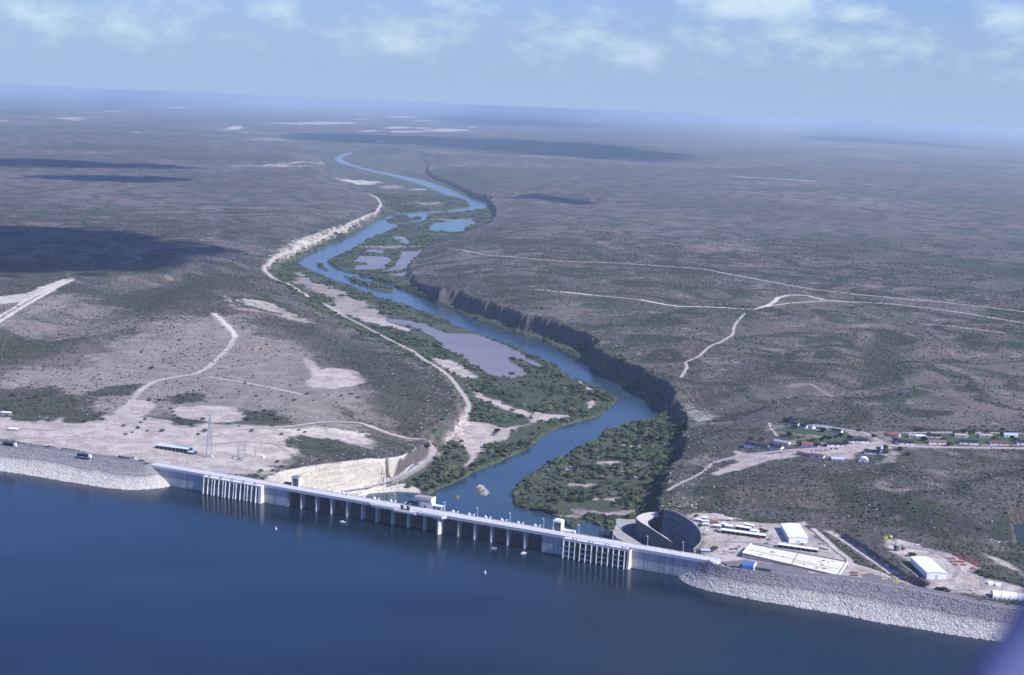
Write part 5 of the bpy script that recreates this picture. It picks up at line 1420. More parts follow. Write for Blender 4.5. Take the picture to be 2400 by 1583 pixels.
M = dict(
    concrete=mat('concrete', (0.55, 0.53, 0.55), .85, .18, .12),
    deck=mat('deck concrete', (0.66, 0.63, 0.59), .85, .12, .3),
    pale=mat('pale concrete', (0.72, 0.70, 0.65), .8, .10, .3),
    wallc=mat('shaded basin concrete', (0.155, 0.148, 0.158), .85, .2, .1),  # concrete tone darkened so the colour carries the shade inside the basin
    divtop=mat('sandy concrete', (0.60, 0.55, 0.46), .9, .15, .2),
    asphalt=mat('asphalt', (0.17, 0.155, 0.165), .9, .15, .15),
    grey=mat('grey road', (0.34, 0.31, 0.32), .9, .15, .12),
    lawn=mat('lawn grass', (0.060, 0.086, 0.046), .95, .25, .12), tyremark=mat('driven ground', (0.30, 0.26, 0.25), .95, .2, .12),
    street=mat('street gravel', (0.40, 0.33, 0.33), .9, .2, .12),
    dirt=mat('dirt track', (0.46, 0.395, 0.345), .95, .28, .15),
    palet=mat('pale dirt', (0.62, 0.56, 0.47), .95, .2, .12),
    white=mat('white paint', (0.80, 0.80, 0.80), .5, .04, .2),
    offwhite=mat('off white', (0.66, 0.65, 0.62), .7, .1, .4),
    darkroof=mat('dark shingle', (0.020, 0.016, 0.022), .9, .3, .6),
    redroof=mat('red roof', (0.30, 0.10, 0.095), .8, .2, .5),
    maroonroof=mat('maroon', (0.16, 0.06, 0.06), .8, .3, .5),
    brownroof=mat('brown', (0.20, 0.12, 0.10), .85, .3, .5),
    tanroof=mat('tan roof', (0.34, 0.27, 0.25), .85, .2, .5),
    greyroof=mat('grey roof', (0.30, 0.29, 0.31), .85, .2, .5),
    blueroof=mat('pale blue roof', (0.36, 0.44, 0.62), .6, .15, .5),
    bluegrey=mat('blue grey roof', (0.42, 0.45, 0.54), .6, .15, .3),
    paleblue=mat('sky blue sheet roof', (0.55, 0.62, 0.65), .45, .08, .3),
    bluepanel=mat('blue panel', (0.08, 0.17, 0.42), .35, .1, .3),
    greywall=mat('grey wall', (0.30, 0.30, 0.33), .8, .15, .5),
    darkwall=mat('dark and shaded parts', (0.035, 0.035, 0.045), .8, .2, .5),  # near-black colour stands in for shade on shed fronts; also plain dark parts
    steel=mat('galvanised steel', (0.42, 0.43, 0.46), .5, .1, 1.0, metal=.4),
    towersteel=mat('weathered tower steel', (0.30, 0.30, 0.34), .6, .1, 1.0),
    rust=mat('rusty steel', (0.17, 0.07, 0.05), .8, .35, .8),
    red=mat('red steel', (0.30, 0.085, 0.085), .6, .3, .7),
    yellow=mat('yellow paint', (0.56, 0.46, 0.07), .5, .2, .6),
    olive=mat('dull yellow', (0.40, 0.34, 0.08), .7, .25, .6),
    palegreen=mat('pale green paint', (0.62, 0.70, 0.30), .6, .2, .6),
    ochre=mat('ochre paint', (0.46, 0.30, 0.07), .6, .2, .6),
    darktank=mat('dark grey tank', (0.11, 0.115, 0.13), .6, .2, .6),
    bronze=mat('bronze', (0.03, 0.026, 0.024), .5, .2, 1.0, metal=.3),
    tyre=mat('tyre', (0.02, 0.02, 0.02), .9),
    glass=mat('window glass', (0.02, 0.025, 0.035), .15, spec=.5),
    bark=mat('bark', (0.10, 0.075, 0.055), .95, .3, 2.0),
    cream=mat('cream slab', (0.70, 0.66, 0.52), .9, .14, .22),
    carwhite=mat('car white', (0.75, 0.75, 0.75), .3), carsilver=mat('car silver', (0.45, 0.47, 0.5), .3, metal=.3),
    carnavy=mat('car navy', (0.02, 0.025, 0.06), .3), carred=mat('car red', (0.42, 0.03, 0.04), .3), carmaroon=mat('car maroon', (0.16, 0.03, 0.03), .3),
    cargreen=mat('car green', (0.05, 0.20, 0.12), .3), cargrey=mat('car grey', (0.2, 0.2, 0.21), .3), carblack=mat('car black', (0.012, 0.012, 0.014), .3),
    wing=mat('shade-blue aircraft skin', (0.13, 0.155, 0.33), .6, .05, 3.0),  # white wing; the blue of its shade is put into the colour
    rubble=mat('rubble rock', (0.52, 0.48, 0.46), .95, .45, .35, detail=8),
)

def foliage_mat(name, dark, light):
    m = bpy.data.materials.new(name); m.use_nodes = True
    nt = m.node_tree; b = nt.nodes['Principled BSDF']; b.inputs['Roughness'].default_value = 0.9; b.inputs['Specular IOR Level'].default_value = 0.1
    oi = nt.nodes.new('ShaderNodeObjectInfo'); g = nt.nodes.new('ShaderNodeNewGeometry')
    n = nt.nodes.new('ShaderNodeTexNoise'); n.inputs['Scale'].default_value = 0.6; n.inputs['Detail'].default_value = 3
    nt.links.new(g.outputs['Position'], n.inputs['Vector'])
    ad = nt.nodes.new('ShaderNodeMath'); ad.operation = 'ADD'; nt.links.new(oi.outputs['Random'], ad.inputs[0]); nt.links.new(n.outputs[0], ad.inputs[1])
    dv = nt.nodes.new('ShaderNodeMath'); dv.operation = 'MULTIPLY'; nt.links.new(ad.outputs[0], dv.inputs[0]); dv.inputs[1].default_value = 0.5
    r = nt.nodes.new('ShaderNodeValToRGB'); nt.links.new(dv.outputs[0], r.inputs[0])
    r.color_ramp.elements[0].position = 0.2; r.color_ramp.elements[1].position = 0.8
    r.color_ramp.elements[0].color = (*dark, 1); r.color_ramp.elements[1].color = (*light, 1)
    nt.links.new(r.outputs[0], b.inputs['Base Color'])
    return m
M['leaf'] = foliage_mat('riverside leaves', (0.018, 0.028, 0.018), (0.085, 0.105, 0.055))
M['scrub'] = foliage_mat('desert scrub', (0.032, 0.037, 0.027), (0.092, 0.092, 0.068))
M['reed'] = foliage_mat('bank reeds', (0.055, 0.080, 0.045), (0.100, 0.135, 0.070))
M['stone'] = foliage_mat('loose stones', (0.30, 0.27, 0.26), (0.62, 0.58, 0.54))

def terrain_mat():
    m = bpy.data.materials.new('scrub plateau ground'); m.use_nodes = True
    nt = m.node_tree; b = nt.nodes['Principled BSDF']; b.inputs['Roughness'].default_value = 0.95; b.inputs['Specular IOR Level'].default_value = 0.1
    geo = nt.nodes.new('ShaderNodeNewGeometry'); L = nt.links.new
    def noise(scale, detail=4, rough=.6, vec=None):
        n = nt.nodes.new('ShaderNodeTexNoise'); n.inputs['Scale'].default_value = scale; n.inputs['Detail'].default_value = detail; n.inputs['Roughness'].default_value = rough
        L(vec or geo.outputs['Position'], n.inputs['Vector']); return n.outputs[0]
    def ma(op, a, bb=None):
        n = nt.nodes.new('ShaderNodeMath'); n.operation = op
        for i, v in enumerate((a, bb)):
            if v is None: continue
            if isinstance(v, (int, float)): n.inputs[i].default_value = v
            else: L(v, n.inputs[i])
        return n.outputs[0]
    def rng_(v, a, bb, smooth=True):
        n = nt.nodes.new('ShaderNodeMapRange'); n.interpolation_type = 'SMOOTHSTEP' if smooth else 'LINEAR'
        L(v, n.inputs[0]); n.inputs[1].default_value = a; n.inputs[2].default_value = bb; return n.outputs[0]
    def mixc(f, a, bb):
        n = nt.nodes.new('ShaderNodeMix'); n.data_type = 'RGBA'
        if isinstance(f, (int, float)): n.inputs[0].default_value = f
        else: L(f, n.inputs[0])
        for k, v in ((6, a), (7, bb)):
            if isinstance(v, tuple): n.inputs[k].default_value = (*v, 1)
            else: L(v, n.inputs[k])
        return n.outputs[2]
    def at(nm):
        n = nt.nodes.new('ShaderNodeAttribute'); n.attribute_name = nm; return n.outputs['Fac']
    big = noise(0.0016, 5); mid = noise(0.014, 6, .68); fine = noise(0.17, 4, .72); vf = noise(0.5, 3, .7)
    soil = mixc(rng_(ma('ADD', ma('MULTIPLY', mid, .7), ma('MULTIPLY', big, .4)), .42, .68), (0.084, 0.072, 0.073), (0.245, 0.196, 0.186))
    grime = rng_(noise(0.045, 6, .7), .40, .62)
    soil = mixc(ma('MULTIPLY', rng_(noise(0.0034, 4, .6), .52, .70), .6), soil, (0.27, 0.185, 0.155))
    soil = mixc(ma('MULTIPLY', rng_(noise(0.0052, 5, .65), .46, .70), .6), soil, (0.105, 0.118, 0.075))
    sc = ma('ADD', ma('ADD', ma('MULTIPLY', fine, 1.0), ma('MULTIPLY', mid, .65)), ma('MULTIPLY', big, -.28))
    sc = ma('ADD', sc, ma('MULTIPLY', ma('SUBTRACT', noise(0.0008, 7, .66), .5), 1.1))
    sc = ma('ADD', sc, ma('MULTIPLY', at('ledge'), .42)); sc = ma('ADD', sc, ma('MULTIPLY', at('green'), .38))
    scrub = ma('MULTIPLY', rng_(sc, .50, .92), .95)
    bare = rng_(ma('ADD', at('bare'), ma('MULTIPLY', ma('SUBTRACT', fine, .5), .5)), .12, .88)
    scol = mixc(vf, (0.034, 0.039, 0.031), (0.078, 0.083, 0.063))
    c = mixc(ma('MULTIPLY', scrub, ma('SUBTRACT', 1.0, ma('MULTIPLY', bare, .93))), mixc(bare, soil, mixc(ma('MULTIPLY', ma('ADD', fine, grime), .5), (0.28, 0.235, 0.21), (0.62, 0.53, 0.465))), scol)
    gr = rng_(ma('ADD', at('green'), ma('MULTIPLY', ma('SUBTRACT', fine, .5), 1.2)), .35, .9)
    c = mixc(ma('MULTIPLY', gr, .8), c, mixc(vf, (0.055, 0.075, 0.040), (0.095, 0.135, 0.060)))
    th = rng_(ma('ADD', at('thick'), ma('MULTIPLY', ma('SUBTRACT', fine, .5), .9)), .25, .75)
    c = mixc(th, c, mixc(mid, (0.040, 0.055, 0.033), (0.095, 0.110, 0.065)))
    wh = rng_(ma('ADD', ma('ADD', at('white'), ma('MULTIPLY', ma('SUBTRACT', fine, .5), .8)), ma('MULTIPLY', ma('SUBTRACT', mid, .5), .9)), .38, .78)
    # limestone: quarried faces show benches and drill lines
    def mapped(sc_):
        q = nt.nodes.new('ShaderNodeMapping'); q.inputs['Scale'].default_value = sc_; L(geo.outputs['Position'], q.inputs[0]); return q.outputs[0]
    vline = noise(.55, 3, .6, mapped((1, 1, .05))); hline = noise(.5, 3, .6, mapped((.06, .06, 1.2)))
    lime = mixc(fine, (0.42, 0.37, 0.295), (0.68, 0.63, 0.53))
    lime = mixc(ma('MULTIPLY', ma('ADD', rng_(vline, .52, .66), rng_(hline, .50, .62)), .46), lime, (0.26, 0.225, 0.18))
    c = mixc(wh, c, lime)
    # bare rock where the ground is steep
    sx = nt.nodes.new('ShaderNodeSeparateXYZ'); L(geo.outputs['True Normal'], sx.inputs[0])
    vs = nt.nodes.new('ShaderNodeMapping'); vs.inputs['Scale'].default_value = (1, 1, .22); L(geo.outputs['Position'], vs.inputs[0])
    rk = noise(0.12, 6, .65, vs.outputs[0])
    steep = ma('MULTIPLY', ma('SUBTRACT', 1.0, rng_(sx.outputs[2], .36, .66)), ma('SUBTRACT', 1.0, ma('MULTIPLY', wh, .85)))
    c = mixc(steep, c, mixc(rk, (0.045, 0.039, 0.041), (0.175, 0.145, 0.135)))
    L(c, b.inputs['Base Color'])
    bp = nt.nodes.new('ShaderNodeBump'); bp.inputs['Strength'].default_value = 0.8; bp.inputs['Distance'].default_value = 1.2
    L(ma('ADD', fine, ma('MULTIPLY', scrub, .6)), bp.inputs['Height']); L(bp.outputs[0], b.inputs['Normal'])
    return m
M['terrain'] = terrain_mat()

def stained(name, col):
    m = mat(name, col, .85, .14, .12); nt = m.node_tree; L = nt.links.new; b = nt.nodes['Principled BSDF']; src = b.inputs['Base Color'].links[0].from_socket
    g = nt.nodes.new('ShaderNodeNewGeometry'); mp = nt.nodes.new('ShaderNodeMapping'); mp.inputs['Scale'].default_value = (1, 1, .04); L(g.outputs['Position'], mp.inputs[0])
    n = nt.nodes.new('ShaderNodeTexNoise'); n.inputs['Scale'].default_value = .45; n.inputs['Detail'].default_value = 5; L(mp.outputs[0], n.inputs['Vector'])      # run-off streaks
    r = nt.nodes.new('ShaderNodeMapRange'); L(n.outputs[0], r.inputs[0]); r.inputs[1].default_value = .36; r.inputs[2].default_value = .66; r.inputs[3].default_value = .66; r.inputs[4].default_value = 1.06
    s_ = nt.nodes.new('ShaderNodeSeparateXYZ'); L(g.outputs['Position'], s_.inputs[0])
    t = nt.nodes.new('ShaderNodeValToRGB'); q = nt.nodes.new('ShaderNodeMapRange'); L(s_.outputs[2], q.inputs[0]); q.inputs[1].default_value = -22; q.inputs[2].default_value = 0; L(q.outputs[0], t.inputs[0])
    e = t.color_ramp.elements; e[0].position = 0; e[0].color = (.55, .53, .50, 1); e[1].position = 1; e[1].color = (.92, .92, .92, 1)                                   # wet foot, bleached old water line
    for p, c in ((.06, .62), (.10, 1.08), (.42, 1.0), (.46, .86)): k = e.new(p); k.color = (c, c, c, 1)
    x = None
    for f in (r.outputs[0], t.outputs[0]):
        y = nt.nodes.new('ShaderNodeMix'); y.data_type = 'RGBA'; y.blend_type = 'MULTIPLY'; y.inputs[0].default_value = 1; L(x or src, y.inputs[6]); L(f, y.inputs[7]); x = y.outputs[2]
    L(x, b.inputs['Base Color']); return m
M['concrete'] = stained('dam concrete', (0.54, 0.52, 0.51)); M['pale'] = stained('intake concrete', (0.76, 0.74, 0.69)); M['greywall'] = M['greywall']

def riprap_mat():
    m = bpy.data.materials.new('riprap rock'); m.use_nodes = True
    nt = m.node_tree; b = nt.nodes['Principled BSDF']; b.inputs['Roughness'].default_value = 0.95; L = nt.links.new
    geo = nt.nodes.new('ShaderNodeNewGeometry')
    n = nt.nodes.new('ShaderNodeTexNoise'); n.inputs['Scale'].default_value = .35; n.inputs['Detail'].default_value = 6; n.inputs['Roughness'].default_value = .7; L(geo.outputs['Position'], n.inputs['Vector'])
    n2 = nt.nodes.new('ShaderNodeTexNoise'); n2.inputs['Scale'].default_value = .05; n2.inputs['Detail'].default_value = 3; L(geo.outputs['Position'], n2.inputs['Vector'])
    s = nt.nodes.new('ShaderNodeSeparateXYZ'); L(geo.outputs['Position'], s.inputs[0])
    def ma(op, a, bb):
        q = nt.nodes.new('ShaderNodeMath'); q.operation = op
        for i, v in enumerate((a, bb)):
            if isinstance(v, (int, float)): q.inputs[i].default_value = v
            else: L(v, q.inputs[i])
        return q.outputs[0]
    zz = ma('ADD', s.outputs[2], ma('ADD', ma('MULTIPLY', n.outputs[0], 3.0), ma('MULTIPLY', n2.outputs[0], 4.0)))
    r = nt.nodes.new('ShaderNodeMapRange'); L(zz, r.inputs[0]); r.inputs[1].default_value = -16.0; r.inputs[2].default_value = 2.0
    cr_ = nt.nodes.new('ShaderNodeValToRGB'); L(r.outputs[0], cr_.inputs[0])     # bleached below the old water line, dark trash line, grey above
    e = cr_.color_ramp.elements
    e[0].position = 0; e[0].color = (.66, .62, .56, 1); e[1].position = 1; e[1].color = (.30, .275, .285, 1)
    for p, cc in ((.44, (.58, .54, .49)), (.55, (.44, .41, .40)), (.60, (.27, .245, .255)), (.66, (.36, .33, .34)), (.8, (.31, .285, .295))):
        q = e.new(p); q.color = (*cc, 1)
    mx = nt.nodes.new('ShaderNodeMix'); mx.data_type = 'RGBA'; mx.blend_type = 'MULTIPLY'; mx.inputs[0].default_value = 1
    r2 = nt.nodes.new('ShaderNodeMapRange'); L(n.outputs[0], r2.inputs[0]); r2.inputs[1].default_value = .3; r2.inputs[2].default_value = .7; r2.inputs[3].default_value = .70; r2.inputs[4].default_value = 1.10
    L(cr_.outputs[0], mx.inputs[6]); L(r2.outputs[0], mx.inputs[7]); L(mx.outputs[2], b.inputs['Base Color'])
    bp = nt.nodes.new('ShaderNodeBump'); bp.inputs['Strength'].default_value = 1; bp.inputs['Distance'].default_value = 1.5; L(n.outputs[0], bp.inputs['Height']); L(bp.outputs[0], b.inputs['Normal'])
    return m
M['riprap'] = riprap_mat()

def water_mat(name, col, col2, rough, bscale, bstr, spec=.5, s2=.004):
    m = bpy.data.materials.new(name); m.use_nodes = True
    nt = m.node_tree; b = nt.nodes['Principled BSDF']; L = nt.links.new
    b.inputs['Roughness'].default_value = rough; b.inputs['IOR'].default_value = 1.33; b.inputs['Specular IOR Level'].default_value = spec
    geo = nt.nodes.new('ShaderNodeNewGeometry')
    mp = nt.nodes.new('ShaderNodeMapping'); mp.inputs['Scale'].default_value = (1, 2.6, 1); mp.inputs['Rotation'].default_value = (0, 0, .25); L(geo.outputs['Position'], mp.inputs[0])
    n = nt.nodes.new('ShaderNodeTexNoise'); n.inputs['Scale'].default_value = s2; n.inputs['Detail'].default_value = 5; L(mp.outputs[0], n.inputs['Vector'])
    r = nt.nodes.new('ShaderNodeValToRGB'); r.color_ramp.elements[0].position = .3; r.color_ramp.elements[1].position = .7
    r.color_ramp.elements[0].color = (*col, 1); r.color_ramp.elements[1].color = (*col2, 1)
    L(n.outputs[0], r.inputs[0]); L(r.outputs[0], b.inputs['Base Color'])
    w = nt.nodes.new('ShaderNodeTexNoise'); w.inputs['Scale'].default_value = bscale; w.inputs['Detail'].default_value = 4; L(mp.outputs[0], w.inputs['Vector'])
    # wind-roughened and calm patches
    rr = nt.nodes.new('ShaderNodeMapRange'); L(n.outputs[0], rr.inputs[0]); rr.inputs[1].default_value = .35; rr.inputs[2].default_value = .65; rr.inputs[3].default_value = bstr * .7; rr.inputs[4].default_value = bstr * 1.2
    bp = nt.nodes.new('ShaderNodeBump'); L(rr.outputs[0], bp.inputs['Strength']); bp.inputs['Distance'].default_value = .3; L(w.outputs[0], bp.inputs['Height']); L(bp.outputs[0], b.inputs['Normal'])
    return m
M['lake'] = water_mat('reservoir water', (0.0034, 0.0120, 0.0235), (0.0090, 0.0220, 0.0400), .14, .35, .35, .42)
M['river'] = water_mat('river water', (0.020, 0.046, 0.070), (0.032, 0.060, 0.084), .15, .5, .2, .36)
M['mudwater'] = water_mat('muddy pond water', (0.175, 0.160, 0.165), (0.215, 0.195, 0.200), .35, .5, .1, .3)
M['turq'] = water_mat('turquoise pond water', (0.085, 0.16, 0.185), (0.11, 0.185, 0.205), .3, .5, .1, .35)

# ---------------------------------------------------------------- mesh helpers
class MB:
    def __init__(s): s.v = []; s.f = []
    def add(s, v, f):
        o = len(s.v); s.v += [tuple(map(float, p)) for p in v]; s.f += [tuple(i + o for i in q) for q in f]; return s
    def hexa(s, p): return s.add(p, [(0, 3, 2, 1), (4, 5, 6, 7), (0, 1, 5, 4), (1, 2, 6, 5), (2, 3, 7, 6), (3, 0, 4, 7)])
    def box(s, x0, x1, y0, y1, z0, z1): return s.hexa([(x0, y0, z0), (x1, y0, z0), (x1, y1, z0), (x0, y1, z0), (x0, y0, z1), (x1, y0, z1), (x1, y1, z1), (x0, y1, z1)])
    def prism(s, pts, z0, z1, bottom=True):
        n = len(pts); a = sum(pts[i][0] * pts[(i + 1) % n][1] - pts[(i + 1) % n][0] * pts[i][1] for i in range(n))
        if a < 0: pts = pts[::-1]
        v = [(p[0], p[1], z0) for p in pts] + [(p[0], p[1], z1) for p in pts]
        f = [(i, (i + 1) % n, n + (i + 1) % n, n + i) for i in range(n)] + [tuple(range(n, 2 * n))]
        if bottom: f.append(tuple(range(n - 1, -1, -1)))
        return s.add(v, f)
    def tube(s, p, q, r, n=6, r2=None):
        p = Vector(p); q = Vector(q); d = (q - p).normalized(); a = d.orthogonal().normalized(); b = d.cross(a); r2 = r if r2 is None else r2
        v = [p + (a * math.cos(2 * math.pi * i / n) + b * math.sin(2 * math.pi * i / n)) * r for i in range(n)] + [q + (a * math.cos(2 * math.pi * i / n) + b * math.sin(2 * math.pi * i / n)) * r2 for i in range(n)]
        return s.add(v, [(i, (i + 1) % n, n + (i + 1) % n, n + i) for i in range(n)] + [tuple(range(n - 1, -1, -1)), tuple(range(n, 2 * n))])
    def blob(s, c, r, sub=1, amp=.25, sq=1.0, seed=0):
        bm = bmesh.new(); bmesh.ops.create_icosphere(bm, subdivisions=sub, radius=1)
        R = random.Random(seed); v = []
        for w in bm.verts:
            k = 1 + amp * (R.random() * 2 - 1)
            v.append((c[0] + w.co.x * r * k, c[1] + w.co.y * r * k, c[2] + w.co.z * r * k * sq))
        bm.verts.index_update(); f = [tuple(x.index for x in q.verts) for q in bm.faces]; bm.free()
        return s.add(v, f)
    def mesh(s, name, m, smooth=False):
        me = bpy.data.meshes.new(name); me.from_pydata(s.v, [], s.f); me.update()
        if m: me.materials.append(m)
        if smooth: me.polygons.foreach_set('use_smooth', [True] * len(me.polygons))
        return me
    def build(s, name, m, parent=None, smooth=False):
        o = bpy.data.objects.new(name, s.mesh(name, m, smooth)); COL.objects.link(o)
        if parent: o.parent = parent
        return o
def tag(o, label=None, cat=None, group=None, kind=None):
    if label: o['label'] = label
    if cat: o['category'] = cat
    if group: o['group'] = group
    if kind: o['kind'] = kind
    return o
def thing(name, label, cat, loc=(0, 0, 0), rz=0, group=None):
    o = bpy.data.objects.new(name, None); COL.objects.link(o); o.location = loc; o.rotation_euler = (0, 0, rz); o.empty_display_size = .5
    return tag(o, label, cat, group)
def copy_tree(o, parent=None):
    c = o.copy(); COL.objects.link(c)
    if parent: c.parent = parent
    for ch in list(o.children): copy_tree(ch, c)
    return c
def grid_mesh(name, X, Y, Z, m, smooth=True, attrs=None, keep=None):
    r, c = X.shape
    co = np.stack([X, Y, Z], -1).reshape(-1, 3).astype(np.float32)
    idx = np.arange(r * c).reshape(r, c)
    q = np.stack([idx[:-1, :-1], idx[:-1, 1:], idx[1:, 1:], idx[1:, :-1]], -1).reshape(-1, 4)
    if keep is not None: q = q[keep.reshape(-1)]
    me = bpy.data.meshes.new(name); me.vertices.add(len(co)); me.vertices.foreach_set('co', co.ravel())
    me.loops.add(q.size); me.loops.foreach_set('vertex_index', q.ravel().astype(np.int32))
    me.polygons.add(len(q)); me.polygons.foreach_set('loop_start', np.arange(0, q.size, 4, dtype=np.int32)); me.polygons.foreach_set('loop_total', np.full(len(q), 4, np.int32))
    me.polygons.foreach_set('use_smooth', np.full(len(q), smooth))
    me.update(calc_edges=True); me.materials.append(m)
    for k, v in (attrs or {}).items():
        a = me.attributes.new(k, 'FLOAT', 'POINT'); a.data.foreach_set('value', np.asarray(v, np.float32).ravel())
    o = bpy.data.objects.new(name, me); COL.objects.link(o)
    return o

# ---------------------------------------------------------------- ground: one sheet out to the horizon, finer where it is nearer
ds = [1080.0]
while ds[-1] < 105000:
    d = ds[-1]; ds.append(d * (1 + (0.0023 if d < 2600 else 0.003 if d < 6000 else 0.0055 if d < 42000 else 0.02)))
ds = np.array(ds)
a0 = np.radians(np.concatenate([np.arange(-70, -25, 1.5), np.arange(-25, -21.6, .2), np.linspace(-21.6, 21.6, 640), np.arange(21.8, 25, .2), np.arange(25, 71, 1.5)]))
DD, AA = np.meshgrid(ds, a0, indexing='ij')
TX = DD * np.sin(AA); TY = DD * np.cos(AA)
TZ, TM = ground(TX, TY, True)
terrain = grid_mesh('terrain', TX, TY, TZ, M['terrain'], False, {k: TM[k] for k in ('bare', 'white', 'green', 'thick', 'ledge')})
tag(terrain, kind='structure')

# water sheets
def sheet(name, pts, z, m):
    b = MB(); n = len(pts); a = sum(pts[i][0] * pts[(i + 1) % n][1] - pts[(i + 1) % n][0] * pts[i][1] for i in range(n))
    if a < 0: pts = pts[::-1]
    return tag(b.add([(p[0], p[1], z) for p in pts], [tuple(range(n))]).build(name, m), kind='structure')
sheet('reservoir_water', DATA['shore'], WATER_Z, M['lake'])
sheet('river_water', [p[:2] for p in DATA['valley']], RIVER_Z, M['river'])
for i, (pl, pz) in enumerate(DATA['ponds']):
    cx = sum(p[0] for p in pl) / len(pl); cy = sum(p[1] for p in pl) / len(pl)
    big = []
    for p in pl:
        d = math.hypot(p[0] - cx, p[1] - cy) + 1e-6; k = 1 + 7 / d
        big.append((cx + (p[0] - cx) * k, cy + (p[1] - cy) * k))
    sheet('pond_water', big, pz, M['turq'] if i == 6 else M['river'] if i in (7, 8) else M['mudwater'])

# roads laid on the ground
def resample(pts, step):
    out = [Vector((*pts[0][:2],))]
    for a, b in zip(pts[:-1], pts[1:]):
        a = Vector(a[:2]); b = Vector(b[:2]); n = max(1, int((b - a).length / step))
        for i in range(1, n + 1): out.append(a + (b - a) * i / n)
    return out
def smooth_line(p, it=2):
    for _ in range(it): p = [p[0]] + [(p[i - 1] + p[i] * 2 + p[i + 1]) / 4 for i in range(1, len(p) - 1)] + [p[-1]]
    return p
MR = dict(grey=M['grey'], dirt=M['dirt'], pale=M['palet'], street=M['street'], asphalt=M['asphalt'], lawn=M['lawn'], tyremark=M['tyremark'])
for (nm, mt, wid, rough), (_, _, pts) in zip(ROADS, DATA['road_lines']):
    D0 = math.hypot(*pts[0]); p = smooth_line(resample(pts, max(4.0, D0 * .0022)), 3)
    n = len(p); T = []
    for i in range(n):
        t = (p[min(n - 1, i + 1)] - p[max(0, i - 1)]); T.append(t.normalized() if t.length > 0 else Vector((1, 0)))
    X = np.zeros((n, 5)); Y = np.zeros((n, 5)); keep = np.ones((n - 1, 4), bool)
    for i in range(n):
        w = wid * (1 + rough * (random.random() - .5) * 1.4)
        for j in range(5):
            o = (j / 4 - .5) * w + rough * (random.random() - .5) * wid * .3
            X[i, j] = p[i].x - T[i].y * o; Y[i, j] = p[i].y + T[i].x * o
        if rough >= .5 and mt != 'pale' and i < n - 1 and random.random() < .18 * rough: keep[i, :] = False
    G0 = ground(X, Y); Z = G0 + .08 + .00012 * np.hypot(X, Y)
    if nm in ('asphalt_road', 'gravel_road', 'dirt_road') or (nm == 'dirt_track' and wid == 11):                                     # graded level across and eased along
        zc = Z[:, 2].copy()
        for _ in range(10): zc[1:-1] = (zc[:-2] + 2 * zc[1:-1] + zc[2:]) / 4
        Z = np.maximum(np.repeat(zc[:, None], 5, 1) + .1, G0 - .4) + .00012 * D0
    tag(grid_mesh(nm, X, Y, Z, MR[mt], True, keep=keep), kind='structure')

# ---------------------------------------------------------------- the dam
DA = DAM['angle']; DO = DAM['origin']; LEN = DAM['length']
dam = thing('concrete_dam', 'long grey concrete gravity dam with gated spillway between two rock embankments', 'dam', (DO[0], DO[1], 0), DA)
def ds2w(s, y, z=0):
    return (DO[0] + s * math.cos(DA) - y * math.sin(DA), DO[1] + s * math.sin(DA) + y * math.cos(DA), z)
W_DECK = 13.5
lint, rint = DAM['lint'], DAM['rint']; b0, b1 = DAM['bay0'], DAM['bay1']; piers = DAM['piers']
core = MB()                                        # body behind the facing blocks, stepping down on the river side
def body(sa, sb, y0, yb):
    core.hexa([(sa, y0, -64), (sb, y0, -64), (sb, yb + 34, -64), (sa, yb + 34, -64), (sa, y0, -3.2), (sb, y0, -3.2), (sb, yb, -3.2), (sa, yb, -3.2)])
body(0, lint[0], .8, 12); body(lint[0], lint[1], .8, 12); body(lint[1], b0, .8, 12); body(b1, rint[0], .8, 12); body(rint[0], rint[1], .8, 12); body(rint[1], LEN + 10, .8, 12)
core.hexa([(b0, 9, -66), (b1, 9, -66), (b1, 44, -66), (b0, 44, -66), (b0, 9, -23), (b1, 9, -23), (b1, 17, -24), (b0, 17, -24)])
core.build('dam_core', M['concrete'], dam)
# upstream facing blocks with recessed joints, three lifts each
blk = {}
def block(sa, sb):
    w = round(sb - sa, 1)
    if w not in blk:
        b = MB()
        for z0, z1 in ((-46, -19.0), (-18.75, -10.6), (-10.4, -3.2)): b.box(.17, w - .17, 0, 1.0, z0, z1)
        blk[w] = b.mesh('wall_block', M['concrete'])
    o = bpy.data.objects.new('wall_block', blk[w]); COL.objects.link(o); o.parent = dam; o.location = (sa, 0, 0)
for sa, sb in ((0, lint[0]), (lint[1], b0), (b1, rint[0]), (rint[1], LEN + 6)):
    n = max(1, round((sb - sa) / 14.0))
    for i in range(n): block(sa + (sb - sa) * i / n, sa + (sb - sa) * (i + 1) / n)
# roadway deck, parapets, kerb
MB().box(-2, LEN + 4, -.3, W_DECK, -3.1, -1.0).build('road_deck', M['deck'], dam)
MB().box(-2, LEN + 4, -.62, -.3, -3.2, 0).build('parapet', M['deck'], dam)
MB().box(-2, LEN + 4, W_DECK, W_DECK + .35, -3.2, -.15).build('parapet', M['deck'], dam)
MB().box(-2, LEN + 4, W_DECK - 1.6, W_DECK - .05, -1.0, -.78).build('walkway', M['pale'], dam)
MB().box(-2, LEN + 4, 4.3, 9.6, -1.0, -.985).build('traffic_lane', mat('worn lane', (0.50, 0.48, 0.46), .9, .15, .25), dam)
